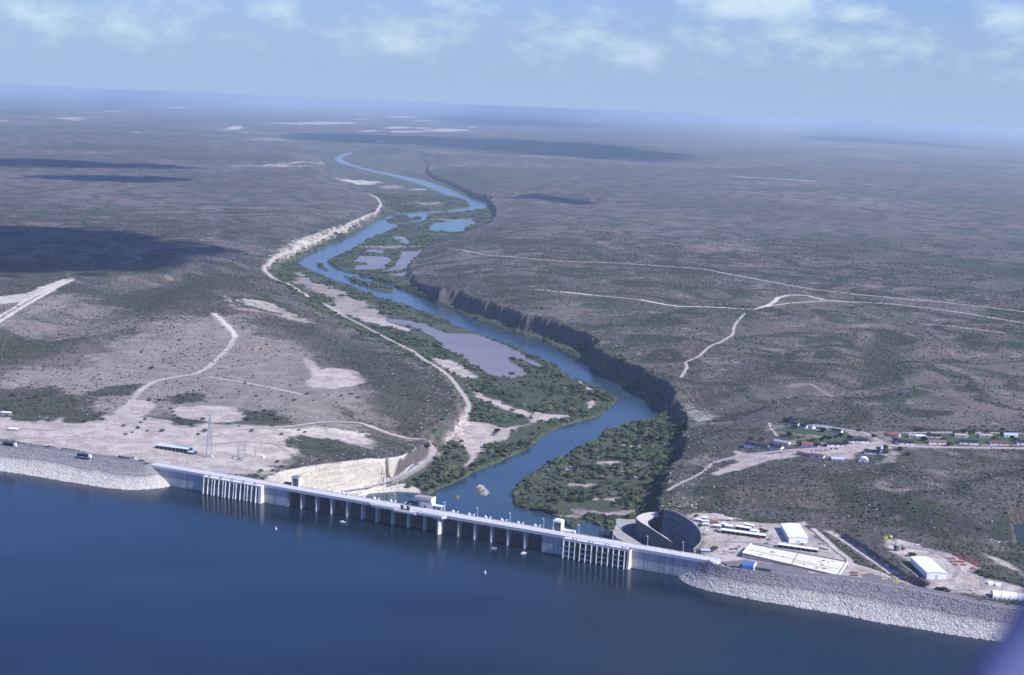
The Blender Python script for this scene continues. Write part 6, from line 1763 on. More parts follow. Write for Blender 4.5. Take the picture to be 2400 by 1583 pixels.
# spillway piers and gates
pm = MB(); pm.prism([(-1.35, 1.2), (-.7, -.25), (.7, -.25), (1.35, 1.2), (1.35, 24), (-1.35, 24)], -48, -3.1); pme = pm.mesh('pier', M['concrete'])
edges = [b0] + piers + [b1]
special = min(range(len(piers)), key=lambda i: abs(piers[i] - DAM['plat'][1] + 4))
for i, s in enumerate(piers):
    if i == special:
        b = MB(); b.prism([(-1.5, -2), (-.8, -5.5), (.8, -5.5), (1.5, -2), (1.5, 24), (-1.5, 24)], -48, -3.1); o = b.build('pier', M['pale'], dam)
    else:
        o = bpy.data.objects.new('pier', pme); COL.objects.link(o); o.parent = dam
    o.location = (s, 0, 0)
for i in range(16):
    a = edges[i] + (1.35 if i else 0); b = edges[i + 1] - (1.35 if i < 15 else 0); w = b - a
    g = MB()
    for k in range(7):                              # curved skin plate
        t0, t1 = k / 7, (k + 1) / 7
        f = lambda t: 11.5 - 3.4 * math.sin(t * math.pi) * .9
        z0, z1 = -23.5 + 17 * t0, -23.5 + 17 * t1 - .15
        g.hexa([(a + .1, f(t0), z0), (b - .1, f(t0), z0), (b - .1, f(t0) + .5, z0), (a + .1, f(t0) + .5, z0), (a + .1, f(t1), z1), (b - .1, f(t1), z1), (b - .1, f(t1) + .5, z1), (a + .1, f(t1) + .5, z1)])
    go = g.build('spillway_gate', M['greywall'], dam)
    r = MB()
    for q in (.2, .5, .8): r.box(a + w * q - .25, a + w * q + .25, 8.0, 11.0, -22, -5.5)
    r.build('gate_rib', M['steel'], go)
# widened platform and low terrace in the middle
p0, p1 = DAM['plat']; l0, l1 = DAM['lower']
MB().prism([(p0, -.7), (p0 + 4.5, -5.2), (p1, -5.2), (p1 + 3, -.7)], -2.6, -1.0).build('widened_deck', M['deck'], dam)
MB().box(p0 + 4.5, l0, -5.5, -5.15, -2.7, .0).build('parapet', M['deck'], dam)
MB().box(l1, p1, -5.5, -5.15, -2.7, .0).build('parapet', M['deck'], dam)
MB().box(l0, l1, -8.2, -5.2, -3.4, -1.7).build('monument_terrace', M['greywall'], dam)
MB().prism([(p1 - .2, -5.5), (p1 + 3.2, -1.0), (p1 + 3.9, -1.2), (p1 + .5, -5.9)], -3.2, .1).build('end_wall', M['pale'], dam)
for k in range(4):
    s = p0 + 12 + k * (p1 - p0 - 20) / 3
    MB().prism([(s - 2, -.8), (s - 1.2, -5.0), (s + 1.2, -5.0), (s + 2, -.8)], -4.6, -2.7).build('bracket', M['concrete'], dam)
# left intakes: fifteen tall fins under a widened deck
MB().box(lint[0] - 1, lint[1] + .5, -6.0, -.65, -2.8, -1.3).build('intake_deck', M['deck'], dam)
MB().box(lint[0], lint[1], .2, .8, -46, -3.0).build('intake_back_wall', M['greywall'], dam)
fm = MB(); fq = lambda y, z: [(-.75, y + 1.0, z), (-.45, y - .25, z), (.10, y - .25, z), (.75, y + 1.1, z), (.75, .4, z), (-.75, .4, z)]
fm.add(fq(-10.4, -48) + fq(-6.3, -2.8), [(i, (i + 1) % 6, 6 + (i + 1) % 6, 6 + i) for i in range(6)] + [(6, 7, 8, 9, 10, 11), (5, 4, 3, 2, 1, 0)]); fme = fm.mesh('fin', M['pale'])
for s in DAM['fins']:
    o = bpy.data.objects.new('fin', fme); COL.objects.link(o); o.parent = dam; o.location = (s, 0, 0)
MB().hexa([(lint[1] - 2.8, -9, -48), (lint[1] + 1.2, -9, -48), (lint[1] + 1.2, .4, -48), (lint[1] - 2.8, .4, -48), (lint[1] - 2.4, -6, -1.4), (lint[1] + .8, -6, -1.4), (lint[1] + .8, .4, -1.4), (lint[1] - 2.4, .4, -1.4)]).build('end_wall', M['pale'], dam)
for k in range(5):                                   # hoist frames on the intake deck
    s = lint[0] + 7 + k * (lint[1] - lint[0] - 10) / 4.4
    b = MB(); b.box(s - 1.6, s + 1.6, -4.4, -2.6, -1.3, -.2); b.tube((s - 1, -3.5, -.2), (s - 1, -3.5, 1.2), .15); b.tube((s + 1, -3.5, -.2), (s + 1, -3.5, 1.2), .15)
    b.box(s - 1.3, s + 1.3, -3.7, -3.3, 1.0, 1.3); b.build('intake_hoist', M['steel'], dam)
# right intakes: four bays of open frames
MB().box(rint[0] - .5, rint[1] + .5, -7.6, -.65, -2.6, -1.0).build('intake_deck', M['deck'], dam)
MB().box(rint[0] - .5, rint[1] + .5, -7.95, -7.6, -2.7, -.1).build('parapet', M['deck'], dam)
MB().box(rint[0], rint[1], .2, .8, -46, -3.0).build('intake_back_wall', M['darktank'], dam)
cm_ = MB(); cq = lambda y, z: [(-.6, y + .8, z), (-.4, y - .3, z), (.1, y - .3, z), (.6, y + .9, z), (.6, y + 3, z), (-.6, y + 3, z)]
cm_.add(cq(-10.2, -48) + cq(-8.3, -2.6), [(i, (i + 1) % 6, 6 + (i + 1) % 6, 6 + i) for i in range(6)] + [(6, 7, 8, 9, 10, 11), (5, 4, 3, 2, 1, 0)]); cme = cm_.mesh('fin', M['pale'])
rf = DAM['rfins']
for i, s in enumerate(rf):
    o = bpy.data.objects.new('fin', cme); COL.objects.link(o); o.parent = dam; o.location = (s, 0, 0)
    if i % 3 == 2:
        MB().hexa([(s - .5, -5.6, -48), (s + .5, -5.6, -48), (s + .5, .3, -48), (s - .5, .3, -48), (s - .4, -5.2, -2.6), (s + .4, -5.2, -2.6), (s + .4, .3, -2.6), (s - .4, .3, -2.6)]).build('fin_wall', M['concrete'], dam)
    else:
        for z in (-7.6, -12.8, -18.2, -24):
            MB().box(s + .5, rf[i + 1] - .5, -7.6 + z * .02, -6.4, z - .8, z).build('cross_beam', M['pale'], dam)
MB().hexa([(rint[1] - 2.4, -9.4, -48), (rint[1] + .4, -9.4, -48), (rint[1] + .4, .4, -48), (rint[1] - 2.4, .4, -48), (rint[1] - 1.6, -8, -1), (rint[1] + .4, -8, -1), (rint[1] + .4, .4, -1), (rint[1] - 1.6, .4, -1)]).build('end_wall', M['pale'], dam)
for s in DAM['vents']:
    b = MB(); b.tube((s, -4.5, -1.0), (s, -4.5, .5), .7, 8); b.build('vent', M['darktank'], dam); MB().tube((s + 3.2, -4.6, -1.0), (s + 3.2, -4.6, .2), .5, 8).build('vent', M['darktank'], dam)
# rounded abutment head at the right end
MB().prism([(LEN + 5 * math.cos(t) * 1.0 + 4, 5 + 7.5 * math.sin(t)) for t in np.linspace(-math.pi / 2, math.pi / 2, 10)] + [(LEN - 1, 12.5), (LEN - 1, -2.5)], -3.2, -.4).build('abutment_head', M['pale'], dam)

# things standing on the dam
def on_dam(name, label, cat, s, y, z=-1.0, group=None): return thing(name, label, cat, ds2w(s, y, z), DA, group)
ORD = 'first second third fourth fifth sixth seventh eighth ninth tenth eleventh twelfth thirteenth fourteenth'.split()
h0 = None
for i, s in enumerate(DAM['hoists']):
    side = 'left of the control house' if s < DAM['house'][0] else 'right of the control house'
    lab = 'white gate hoist on the river edge of the dam roadway, %s from the left intake' % ORD[i]
    if h0 is None:
        h0 = on_dam('gate_hoist', lab, 'hoist', s, W_DECK + 1.8, -1.2, 'gate hoists along the river edge of the dam')
        MB().box(-3.2, 3.2, -1.3, 1.3, -.6, .5).build('hoist_base', M['white'], h0)
        for k in (-1, 1):
            MB().hexa([(k * 1.6 - .7, -.9, .5), (k * 1.6 + .7, -.9, .5), (k * 1.6 + .7, .9, .5), (k * 1.6 - .7, .9, .5), (k * 3.2 - .6, -.8, 2.9), (k * 3.2 + .6, -.8, 2.9), (k * 3.2 + .6, .8, 2.9), (k * 3.2 - .6, .8, 2.9)]).build('hoist_arm', M['white'], h0)
        MB().tube((-.9, 0, .9), (.9, 0, .9), .5, 8).build('drum', M['steel'], h0)
        MB().box(-3, 3, -2.0, -1.2, -2, -.4).build('bracket', M['steel'], h0)
    else:
        o = copy_tree(h0); o.location = ds2w(s, W_DECK + 1.8, -1.2); o['label'] = lab
l0_ = None
for i, s in enumerate(DAM['lamps']):
    lab = 'tall pale street lamp on the river edge of the dam, %s from the left' % ORD[i]
    if l0_ is None:
        l0_ = on_dam('street_lamp', lab, 'lamp', s, W_DECK - .4, -.8, 'street lamps along the dam roadway')
        MB().tube((0, 0, 0), (0, 0, 10.5), .24, 6, .16).build('pole', M['offwhite'], l0_)
        MB().tube((0, 0, 10.4), (0, -1.8, 10.9), .14, 6).build('arm', M['offwhite'], l0_)
        MB().box(-.45, .45, -2.9, -1.5, 10.7, 11.1).build('lamp_head', M['white'], l0_)
    else:
        o = copy_tree(l0_); o.location = ds2w(s, W_DECK - .4, -.8); o['label'] = lab
def elevator(s, label, roofm):
    t = on_dam('elevator_tower', label, 'tower', s, W_DECK + .6, -1.0)
    w = MB(); w.box(-4.6, -3.6, -1.5, 6, -3, 10.2); w.box(3.6, 4.6, -1.5, 6, -3, 10.2); w.box(-3.6, 3.6, 5, 6, -3, 10.2); w.box(-3.6, 3.6, -1.0, 4.9, 8.6, 10.2); w.build('wall', M['white'], t)
    g = MB().box(-3.6, 3.6, -.6, -.3, 0, 8.6).build('glazed_front', M['glass'], t)
    f = MB()
    for x in (-1.2, 1.2): f.box(x - .18, x + .18, -.9, -.6, 0, 8.6)
    for z in (2.9, 5.8): f.box(-3.6, 3.6, -.85, -.61, z - .15, z + .15)
    f.build('mullion', M['steel'], g)
    MB().box(-4.9, 4.9, -1.9, 6.3, 10.2, 10.7).build('roof', roofm, t)
    MB().box(-3.4, 3.4, -.6, 5, 10.7, 11.6).build('roof_cap', roofm, t)
    return t
elevator(DAM['tower_l'], 'dark-fronted elevator tower with white side wall on the left part of the dam', M['greyroof'])
elevator(DAM['tower_r'], 'white framed elevator tower with crown-like roof on the right part of the dam', M['white'])
t = on_dam('service_box', 'long dark low box beside the left elevator tower', 'box', sum(DAM['darkl']) / 2, W_DECK + 1.5)
hw = (DAM['darkl'][1] - DAM['darkl'][0]) / 2
MB().box(-hw, hw, -1.2, 2, -2, 2.2).build('body', M['darktank'], t); MB().box(-hw - .2, hw + .2, -1.4, 2.2, 2.2, 2.5).build('lid', M['darkroof'], t)
hs = DAM['house']; hm = sum(hs) / 2; hw = (hs[1] - hs[0]) / 2
t = on_dam('control_house', 'two-storey control house with overhanging upper floor in the middle of the dam', 'building', hm, W_DECK + 1)
MB().box(-hw + 6, hw - .5, 0, 7, -4, 7.2).build('lower_wall', M['offwhite'], t)
u = MB().box(-hw, hw - .4, -1.8, 8, 8.6, 10.8).build('upper_wall', M['offwhite'], t)
MB().box(-hw + .4, hw - .8, -1.2, 7.4, 7.2, 8.6).build('window_band', M['glass'], t)
for k in range(6): MB().box(-hw + 1 + k * 3, -hw + 1.3 + k * 3, -1.4, -1.2, 7.2, 8.6).build('mullion', M['offwhite'], t)
MB().box(-hw - .8, hw + .2, -2.4, 8.6, 10.8, 11.5).build('roof', M['tanroof'], t)
MB().box(hw - .35, hw + .6, -2.2, 8.4, 7.3, 11.9).build('end_wall', M['white'], t)
MB().box(hw - .4, hw + 1.0, 0, 7, -4, 7.3).build('end_wall', M['white'], t)
MB().box(1, 3, -.15, .0, 0, 3).build('door', M['maroonroof'], t)
an = DAM['annex']; t = on_dam('canopy', 'low flat pale blue canopy at the right foot of the control house', 'canopy', sum(an) / 2, W_DECK + 2)
aw = (an[1] - an[0]) / 2
MB().box(-aw, aw, -1, 6, 3.8, 4.2).build('roof', M['paleblue'], t)
for x in (-aw + .6, 0, aw - .6):
    for y in (-.6, 5.4): MB().box(x - .2, x + .2, y - .2, y + .2, -3, 3.8).build('post', M['white'], t)
MB().box(-aw + 4, aw - 3, 2, 5.6, -2, 3).build('machine_room', M['bluegrey'], t)
dk = DAM['dark']; t = on_dam('annex_block', 'dark low block at the left foot of the control house', 'building', sum(dk) / 2, W_DECK + 2)
dw = (dk[1] - dk[0]) / 2
MB().box(-dw, dw, -.8, 5, -3, 3.0).build('wall', M['darktank'], t); MB().box(-dw - .3, dw + .3, -1.1, 5.3, 3.0, 3.4).build('roof', M['darkroof'], t)
lr = DAM['lowr']; t = on_dam('low_room', 'low pale room with white ends right of the crowned elevator tower', 'building', sum(lr) / 2, W_DECK + 1.2)
lw_ = (lr[1] - lr[0]) / 2
MB().box(-lw_, lw_, -.8, 5, -3, 1.4).build('wall', M['offwhite'], t); MB().box(-lw_ - .2, lw_ + .2, -1, 5.2, 1.4, 1.7).build('roof', M['deck'], t)
MB().hexa([(-lw_ - 1.6, -.8, -1), (-lw_ - .3, -.8, -1), (-lw_ - .3, 5, -1), (-lw_ - 1.6, 5, -1), (-lw_ - .9, -.8, 2.6), (-lw_ - .3, -.8, 2.6), (-lw_ - .3, 5, 2.6), (-lw_ - .9, 5, 2.6)]).build('end_wall', M['white'], t)
MB().box(lw_ - 2, lw_ + 1.4, -.6, 2, -1, 2.8).build('end_wall', M['white'], t)
# bronze eagles on the middle platform
def eagle(s, label):
    t = on_dam('eagle_statue', label, 'statue', s, -3.0, -1.0, 'bronze eagles in the middle of the dam')
    MB().box(-1.1, 1.1, -.9, .9, 0, 1.0).build('pedestal', M['bronze'], t)
    b = MB(); b.blob((0, 0, 2.7), 1.15, 2, .05, 1.6); b.blob((0, -.35, 4.7), .6, 2, .04, 1.0); b.tube((0, -.7, 4.6), (0, -1.35, 4.4), .22, 6, .05)
    b.hexa([(-.6, .4, .9), (.6, .4, .9), (.6, 1.3, 1.0), (-.6, 1.3, 1.0), (-.4, .3, 2.2), (.4, .3, 2.2), (.4, .7, 2.2), (-.4, .7, 2.2)]); b.build('bird', M['bronze'], t)
    for k in (-1, 1): MB().hexa([(k * .5, .2, 2.2), (k * 1.5, .5, 1.4), (k * 1.5, .9, 1.4), (k * .5, .7, 2.2), (k * .6, .0, 4.2), (k * 2.2, .3, 5.2), (k * 2.2, .6, 5.2), (k * .6, .5, 4.2)]).build('wing', M['bronze'], t)
eagle(DAM['eagles'][0], 'dark bronze eagle statue, left one of the pair on the widened deck')
eagle(DAM['eagles'][1], 'dark bronze eagle statue, right one of the pair on the widened deck')
t = on_dam('plaque', 'low dark slab between the two bronze eagles', 'plaque', sum(DAM['eagles']) / 2, -3.2)
MB().box(-1.6, 1.6, -.6, .6, 0, .4).build('plinth', M['pale'], t); MB().hexa([(-1.3, -.5, .4), (1.3, -.5, .4), (1.3, .5, .4), (-1.3, .5, .4), (-1.3, .1, 1.5), (1.3, .1, 1.5), (1.3, .5, 1.5), (-1.3, .5, 1.5)]).build('slab', M['bronze'], t)
t = on_dam('marker_stone', 'small white marker block right of the bronze eagles', 'marker', DAM['eagles'][1] + 3.6, -3.4)
MB().hexa([(-.7, -.6, 0), (.7, -.6, 0), (.7, .6, 0), (-.7, .6, 0), (-.5, -.4, 2.2), (.5, -.4, 2.2), (.5, .4, 2.2), (-.5, .4, 2.2)]).build('block', M['white'], t)

# ---------------------------------------------------------------- rock embankments
RIP = []
def embankment(key, label, skip):
    rows = EMB[key]; n = len(rows)
    pr = []
    for a, b in zip(rows[:-1], rows[1:]):
        k = max(2, int(math.hypot(b[2] - a[2], b[3] - a[3]) / 3.0))
        for i in range(k): pr.append([a[j] + (b[j] - a[j]) * i / k for j in range(4)])
    pr.append(list(rows[-1])); pr = np.array(pr)
    for _ in range(6): pr[1:-1] = (pr[:-2] + 2 * pr[1:-1] + pr[2:]) / 4
    ts = np.concatenate([np.linspace(0, 1.0, 26), np.linspace(1.06, 2.0, 6)])
    X = pr[:, None, 0] + (pr[:, None, 2] - pr[:, None, 0]) * ts; Y = pr[:, None, 1] + (pr[:, None, 3] - pr[:, None, 1]) * ts
    Z = np.broadcast_to(WATER_Z * ts, X.shape).copy()
    Z += (1.0 * fbm(X / 3.2, Y / 3.2, 3, 301) + .9 * fbm(X / 14, Y / 14, 2, 311)) * np.clip(ts * 12, 0.0, 1)
    o = grid_mesh('riprap_embankment', X, Y, Z, M['riprap'], False)
    tag(o, label, 'embankment')
    RIP.append((X[:, :27], Y[:, :27], Z[:, :27]))
    cp_ = pr[:, :2]
    return o, cp_
UPV = (math.sin(DA), -math.cos(DA))
eL, cl = embankment('left', 'grey rock embankment with bleached waterline running from the left edge to the dam', 3)
eR, crr = embankment('right', 'grey rock embankment with bleached waterline curving away from the right end of the dam', 3)
def crest_strip(name, pts, y0, y1, z, m, parent=None, kind='structure'):
    p = np.array(pts); t = np.gradient(p, axis=0); t /= np.linalg.norm(t, axis=1)[:, None] + 1e-9
    nx_, ny_ = -t[:, 1], t[:, 0]                 # left of travel = away from the reservoir
    X = np.stack([p[:, 0] + nx_ * q for q in np.linspace(y0, y1, 4)], 1); Y = np.stack([p[:, 1] + ny_ * q for q in np.linspace(y0, y1, 4)], 1)
    o = grid_mesh(name, X, Y, np.full(X.shape, z), m)
    if kind: tag(o, kind=kind)
    return o
kl = cl[cl[:, 0] < EMB['left'][8][0]]; kr = crr[crr[:, 0] > EMB['right'][4][0]]
crest_strip('crest_shoulder', kl, -.3, 2.0, -.06, M['street']); crest_strip('crest_road', kl, 2.0, 14, -.02, M['asphalt'])
crest_strip('crest_shoulder', kr, -.3, 2.0, -.06, M['street']); crest_strip('crest_road', kr, 2.0, 12, -.02, M['asphalt'])
kb = [p for p in OBJ['bulge']]
b = MB().prism([(p[0], p[1]) for p in kb], -1.5, .05); tag(b.build('paved_bulge', M['asphalt']), kind='structure')
# left paved apron behind the crest road
pad = MB().prism([(p[0], p[1]) for p in OBJ['pad']], -8, gz(*OBJ['pad'][4]) + .4); tag(pad.build('gravel_pad', M['street']), kind='structure')

# ---------------------------------------------------------------- curved basin behind the right end of the dam
bo = thing('basin_wall', 'high curved concrete wall in dark tiers around the basin behind the right intakes', 'wall')
po = [Vector(p) for p in OBJ['basin_outer']]; po = smooth_line([Vector(p) for p in resample([(p.x, p.y) for p in po], 3)], 6)
cen = sum(po, Vector((0, 0))) / len(po)
n = len(po); nor = []
for i in range(n):
    tt = (po[min(n - 1, i + 1)] - po[max(0, i - 1)]).normalized(); nn = Vector((tt.y, -tt.x))
    if nn.dot(cen - po[i]) < 0: nn = -nn
    nor.append(nn)
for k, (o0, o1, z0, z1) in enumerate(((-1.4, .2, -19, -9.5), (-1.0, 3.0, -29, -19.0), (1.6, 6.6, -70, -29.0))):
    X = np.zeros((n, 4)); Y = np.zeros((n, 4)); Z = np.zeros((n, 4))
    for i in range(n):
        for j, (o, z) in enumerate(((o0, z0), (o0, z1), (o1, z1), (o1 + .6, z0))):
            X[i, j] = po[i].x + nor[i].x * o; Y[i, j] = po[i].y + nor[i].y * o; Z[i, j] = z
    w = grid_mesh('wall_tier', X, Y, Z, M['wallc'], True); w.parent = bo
rl = MB()
for i in range(n - 1): rl.tube((po[i].x - nor[i].x * .9, po[i].y - nor[i].y * .9, -8.6), (po[i + 1].x - nor[i + 1].x * .9, po[i + 1].y - nor[i + 1].y * .9, -8.6), .25, 4)
rl.build('rim_kerb', M['pale'], bo)
dv = thing('dividing_wall', 'curved dividing wall with pale sandy top in the middle of the basin', 'wall')
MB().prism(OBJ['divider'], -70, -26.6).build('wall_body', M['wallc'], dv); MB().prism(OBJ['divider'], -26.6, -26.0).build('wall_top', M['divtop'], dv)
dk_ = thing('rubble_dike', 'pale curved rubble dike on the left side of the basin', 'dike')
MB().prism(OBJ['dike'], -70, -42.5).build('dike_body', M['rubble'], dk_); MB().prism(OBJ['dike'], -42.5, -42.0).build('dike_top', M['pale'], dk_)

# ---------------------------------------------------------------- buildings
ROOF = dict(dark='darkroof', red='redroof', maroon='maroonroof', brown='brownroof', tan='tanroof', grey='greyroof', blue='blueroof', bluegrey='bluegrey', white='white', palebluel='paleblue')
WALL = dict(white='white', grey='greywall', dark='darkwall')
for (style, nm, cat, label, x, y, yw, ln, dep, h, rise, roof, wall, grp) in OBJ['buildings']:
    z = gz(x, y); t = thing(nm, label, cat, (x, y, z), yw, grp); rm = M[ROOF[roof]]; wm = M[WALL[wall]]; a, d = ln / 2, dep / 2
    if style == 'gable':
        w = MB(); w.add([(-a, -d, -3), (a, -d, -3), (a, d, -3), (-a, d, -3), (-a, -d, h), (a, -d, h), (a, d, h), (-a, d, h), (-a, 0, h + rise * .93), (a, 0, h + rise * .93)],
                        [(0, 1, 5, 4), (2, 3, 7, 6), (1, 2, 6, 9, 5), (3, 0, 4, 8, 7), (4, 5, 9, 8), (6, 7, 8, 9)])
        w.build('wall', wm if wall != 'white' else M['white'], t)
        r = MB(); e = .7; g = .35; zz = h - e * rise / d
        for k in (-1, 1):
            r.hexa([(-a - g, k * (d + e), zz), (a + g, k * (d + e), zz), (a + g, 0, h + rise), (-a - g, 0, h + rise), (-a - g, k * (d + e), zz + .3), (a + g, k * (d + e), zz + .3), (a + g, 0, h + rise + .3), (-a - g, 0, h + rise + .3)])
        r.build('roof', rm, t)
        if nm == 'house':
            for k in range(max(1, int(ln / 7))):
                q = -a + 3 + k * 7
                if q + 1.6 < a: MB().box(q, q + 1.7, -d - .08, -d, 1, 2.4).build('window', M['glass'], t)
            MB().box(-.5, .6, -d - .08, -d, 0, 2.2).build('door', M['brownroof'], t)
        elif nm == 'trailer':
            for k in range(max(1, int(ln / 4))):
                q = -a + 1.2 + k * 4
                if q + 1.2 < a: MB().box(q, q + 1.1, -d - .06, -d, .9, 1.9).build('window', M['glass'], t)
            MB().box(-.4, .5, -d - .06, -d, 0, 2.0).build('door', M['offwhite'], t)
        elif nm in ('long_shed', 'shelter', 'shed'):
            for k in range(int(ln / 5) + 1):
                q = -a + k * ln / max(1, int(ln / 5)); MB().box(q - .15, q + .15, -d - .5, -d - .2, -2, h - .1).build('post', M['steel'], t)
    elif style == 'flat':
        MB().box(-a, a, -d, d, -3, h).build('wall', wm, t); MB().box(-a - .4, a + .4, -d - .4, d + .4, h, h + .35).build('roof', rm, t)
        MB().box(-a * .55, a * .55, -d - .45, -d, .6, h - .2).build('blue_panel', M['bluepanel'], t)
        for k in (-1, 1): MB().box(k * a * .8 - 1, k * a * .8 + 1, -d - .06, -d, .9, 2.2).build('window', M['glass'], t)
    else:
        r = MB(); N = 10
        pf = [(-a * math.cos(math.pi * i / N), rise * math.sin(math.pi * i / N) ** .8) for i in range(N + 1)]
        r.add([(p[0], -d, p[1]) for p in pf] + [(p[0], d, p[1]) for p in pf], [(i, i + 1, N + 2 + i, N + 1 + i) for i in range(N)]); r.build('roof', rm, t, True)
        MB().add([(p[0], -d + .2, p[1]) for p in pf], [tuple(range(N + 1))]).build('end_wall', M['offwhite'], t); MB().add([(p[0], d - .2, p[1]) for p in pf], [tuple(range(N, -1, -1))]).build('end_wall', M['greywall'], t)
        MB().box(-1.6, 1.6, -d + .05, -d + .18, 0, 3.2).build('door', M['greyroof'], t)

for (nm, label, mx, my, yw, ln, dep, h, rise, roof, side, A, B, Cc) in OBJ['warehouses']:
    sx_ = (Cc[0] - A[0], Cc[1] - A[1])               # depth direction from image coordinates along the left wall
    z = min(gz(*A), gz(*B)); t = thing(nm, label, 'warehouse', (mx, my, z), 0)
    P0 = [Vector((A[0] - mx, A[1] - my)), Vector((B[0] - mx, B[1] - my))]; dv_ = Vector((sx_[0], sx_[1]))
    q = [P0[0], P0[1], P0[1] + dv_, P0[0] + dv_]
    w = MB(); m0 = (q[0] + q[1]) / 2; m1 = (q[2] + q[3]) / 2
    w.add([(p.x, p.y, -3) for p in q] + [(p.x, p.y, h) for p in q] + [(m0.x, m0.y, h + rise * .95), (m1.x, m1.y, h + rise * .95)], [(0, 1, 5, 8, 4), (1, 2, 6, 5), (2, 3, 7, 9, 6), (3, 0, 4, 7)])
    w.build('wall', M['white'], t)
    e = (q[1] - q[0]).normalized() * .5; f = dv_.normalized() * .5
    for k, (c0, c1) in enumerate(((q[0] - e - f, q[3] - e + f), (q[1] + e - f, q[2] + e + f))):
        r0, r1_ = m0 - f, m1 + f
        MB().hexa([(c0.x, c0.y, h - .05), (r0.x, r0.y, h + rise), (r1_.x, r1_.y, h + rise), (c1.x, c1.y, h - .05), (c0.x, c0.y, h + .25), (r0.x, r0.y, h + rise + .3), (r1_.x, r1_.y, h + rise + .3), (c1.x, c1.y, h + .25)]).build('roof_panel', M['white'], t)
    for k in range(1, 9):                            # raised seams across the roof
        u = k / 9; c0 = q[0] - e + (q[3] - q[0]) * u; c1 = q[1] + e + (q[2] - q[1]) * u; cm = m0 + (m1 - m0) * u; w_ = dv_.normalized() * .14
        for ca in (c0, c1):
            MB().hexa([(ca.x - w_.x, ca.y - w_.y, h + .2), (cm.x - w_.x, cm.y - w_.y, h + rise + .25), (cm.x + w_.x, cm.y + w_.y, h + rise + .25), (ca.x + w_.x, ca.y + w_.y, h + .2), (ca.x - w_.x, ca.y - w_.y, h + .36), (cm.x - w_.x, cm.y - w_.y, h + rise + .41), (cm.x + w_.x, cm.y + w_.y, h + rise + .41), (ca.x + w_.x, ca.y + w_.y, h + .36)]).build('roof_seam', M['offwhite'], t)
    g = (q[1] - q[0]); gn = Vector((g.y, -g.x)).normalized()
    for fa, fb, hh in ((.42, .52, 3.2), (.56, .62, 2.2)) if side == 0 else ((.44, .56, 4.2),):
        a_, b_ = q[0] + g * fa + gn * .12, q[0] + g * fb + gn * .12
        MB().hexa([(a_.x, a_.y, 0), (b_.x, b_.y, 0), (b_.x - gn.x * .1, b_.y - gn.y * .1, 0), (a_.x - gn.x * .1, a_.y - gn.y * .1, 0), (a_.x, a_.y, hh), (b_.x, b_.y, hh), (b_.x - gn.x * .1, b_.y - gn.y * .1, hh), (a_.x - gn.x * .1, a_.y - gn.y * .1, hh)]).build('door', M['bluegrey'], t)
# long round hut at the right edge
ax_, ay_, bx_, by_ = OBJ['quonset_long']; yw = math.atan2(by_ - ay_, bx_ - ax_); ln = math.hypot(bx_ - ax_, by_ - ay_)
t = thing('quonset_hut', 'long white half-round hut with banded roof cut by the right edge', 'hut', (ax_, ay_, gz(ax_, ay_)), yw)
r = MB(); N = 12; R_ = 5.4
r.add([(0, 4.5 - R_ * math.cos(math.pi * i / N), 1.0 + R_ * .8 * math.sin(math.pi * i / N)) for i in range(N + 1)] + [(ln, 4.5 - R_ * math.cos(math.pi * i / N), 1.0 + R_ * .8 * math.sin(math.pi * i / N)) for i in range(N + 1)], [(i, N + 1 + i, N + 2 + i, i + 1) for i in range(N)])
r.build('roof', M['white'], t, True)
MB().box(0, ln, 4.5 - R_, 4.5 - R_ + .3, -2, 1.1).build('wall', M['white'], t)
MB().add([(.3, 4.5 - R_ * math.cos(math.pi * i / N), 1.0 + R_ * .8 * math.sin(math.pi * i / N)) for i in range(N + 1)] + [(.3, 4.5 + R_, -2), (.3, 4.5 - R_, -2)], [tuple(range(N + 2, -1, -1))]).build('end_wall', M['darkwall'], t)
for k in range(1, int(ln / 7.5) + 1):
    b = MB(); pts = [(4.5 - (R_ + .12) * math.cos(math.pi * i / N), 1.0 + (R_ + .12) * .8 * math.sin(math.pi * i / N)) for i in range(N + 1)]
    x = k * 7.5; b.add([(x - .2, p[0], p[1]) for p in pts] + [(x + .2, p[0], p[1]) for p in pts], [(i, N + 1 + i, N + 2 + i, i + 1) for i in range(N)]); b.build('roof_band', M['tanroof'], t)
for k in range(int(ln / 4)):
    MB().box(1.5 + k * 4, 2.9 + k * 4, 4.5 - R_ - .1, 4.5 - R_ + .02, -.3, .7).build('window', M['glass'], t)
for x, y, label in OBJ['small_huts']:
    t = thing('small_hut', label, 'hut', (x, y, gz(x, y)), -.3); b = MB(); N = 8
    pf = [(2.6 - 2.6 * math.cos(math.pi * i / N), 2.9 * math.sin(math.pi * i / N) ** .8) for i in range(N + 1)]
    b.add([(-2.5, p[0], p[1]) for p in pf] + [(2.5, p[0], p[1]) for p in pf], [(i, N + 1 + i, N + 2 + i, i + 1) for i in range(N)]); b.build('roof', M['white'], t, True)
    MB().add([(-2.3, p[0], p[1]) for p in pf], [tuple(range(N, -1, -1))]).build('end_wall', M['darkwall'], t)
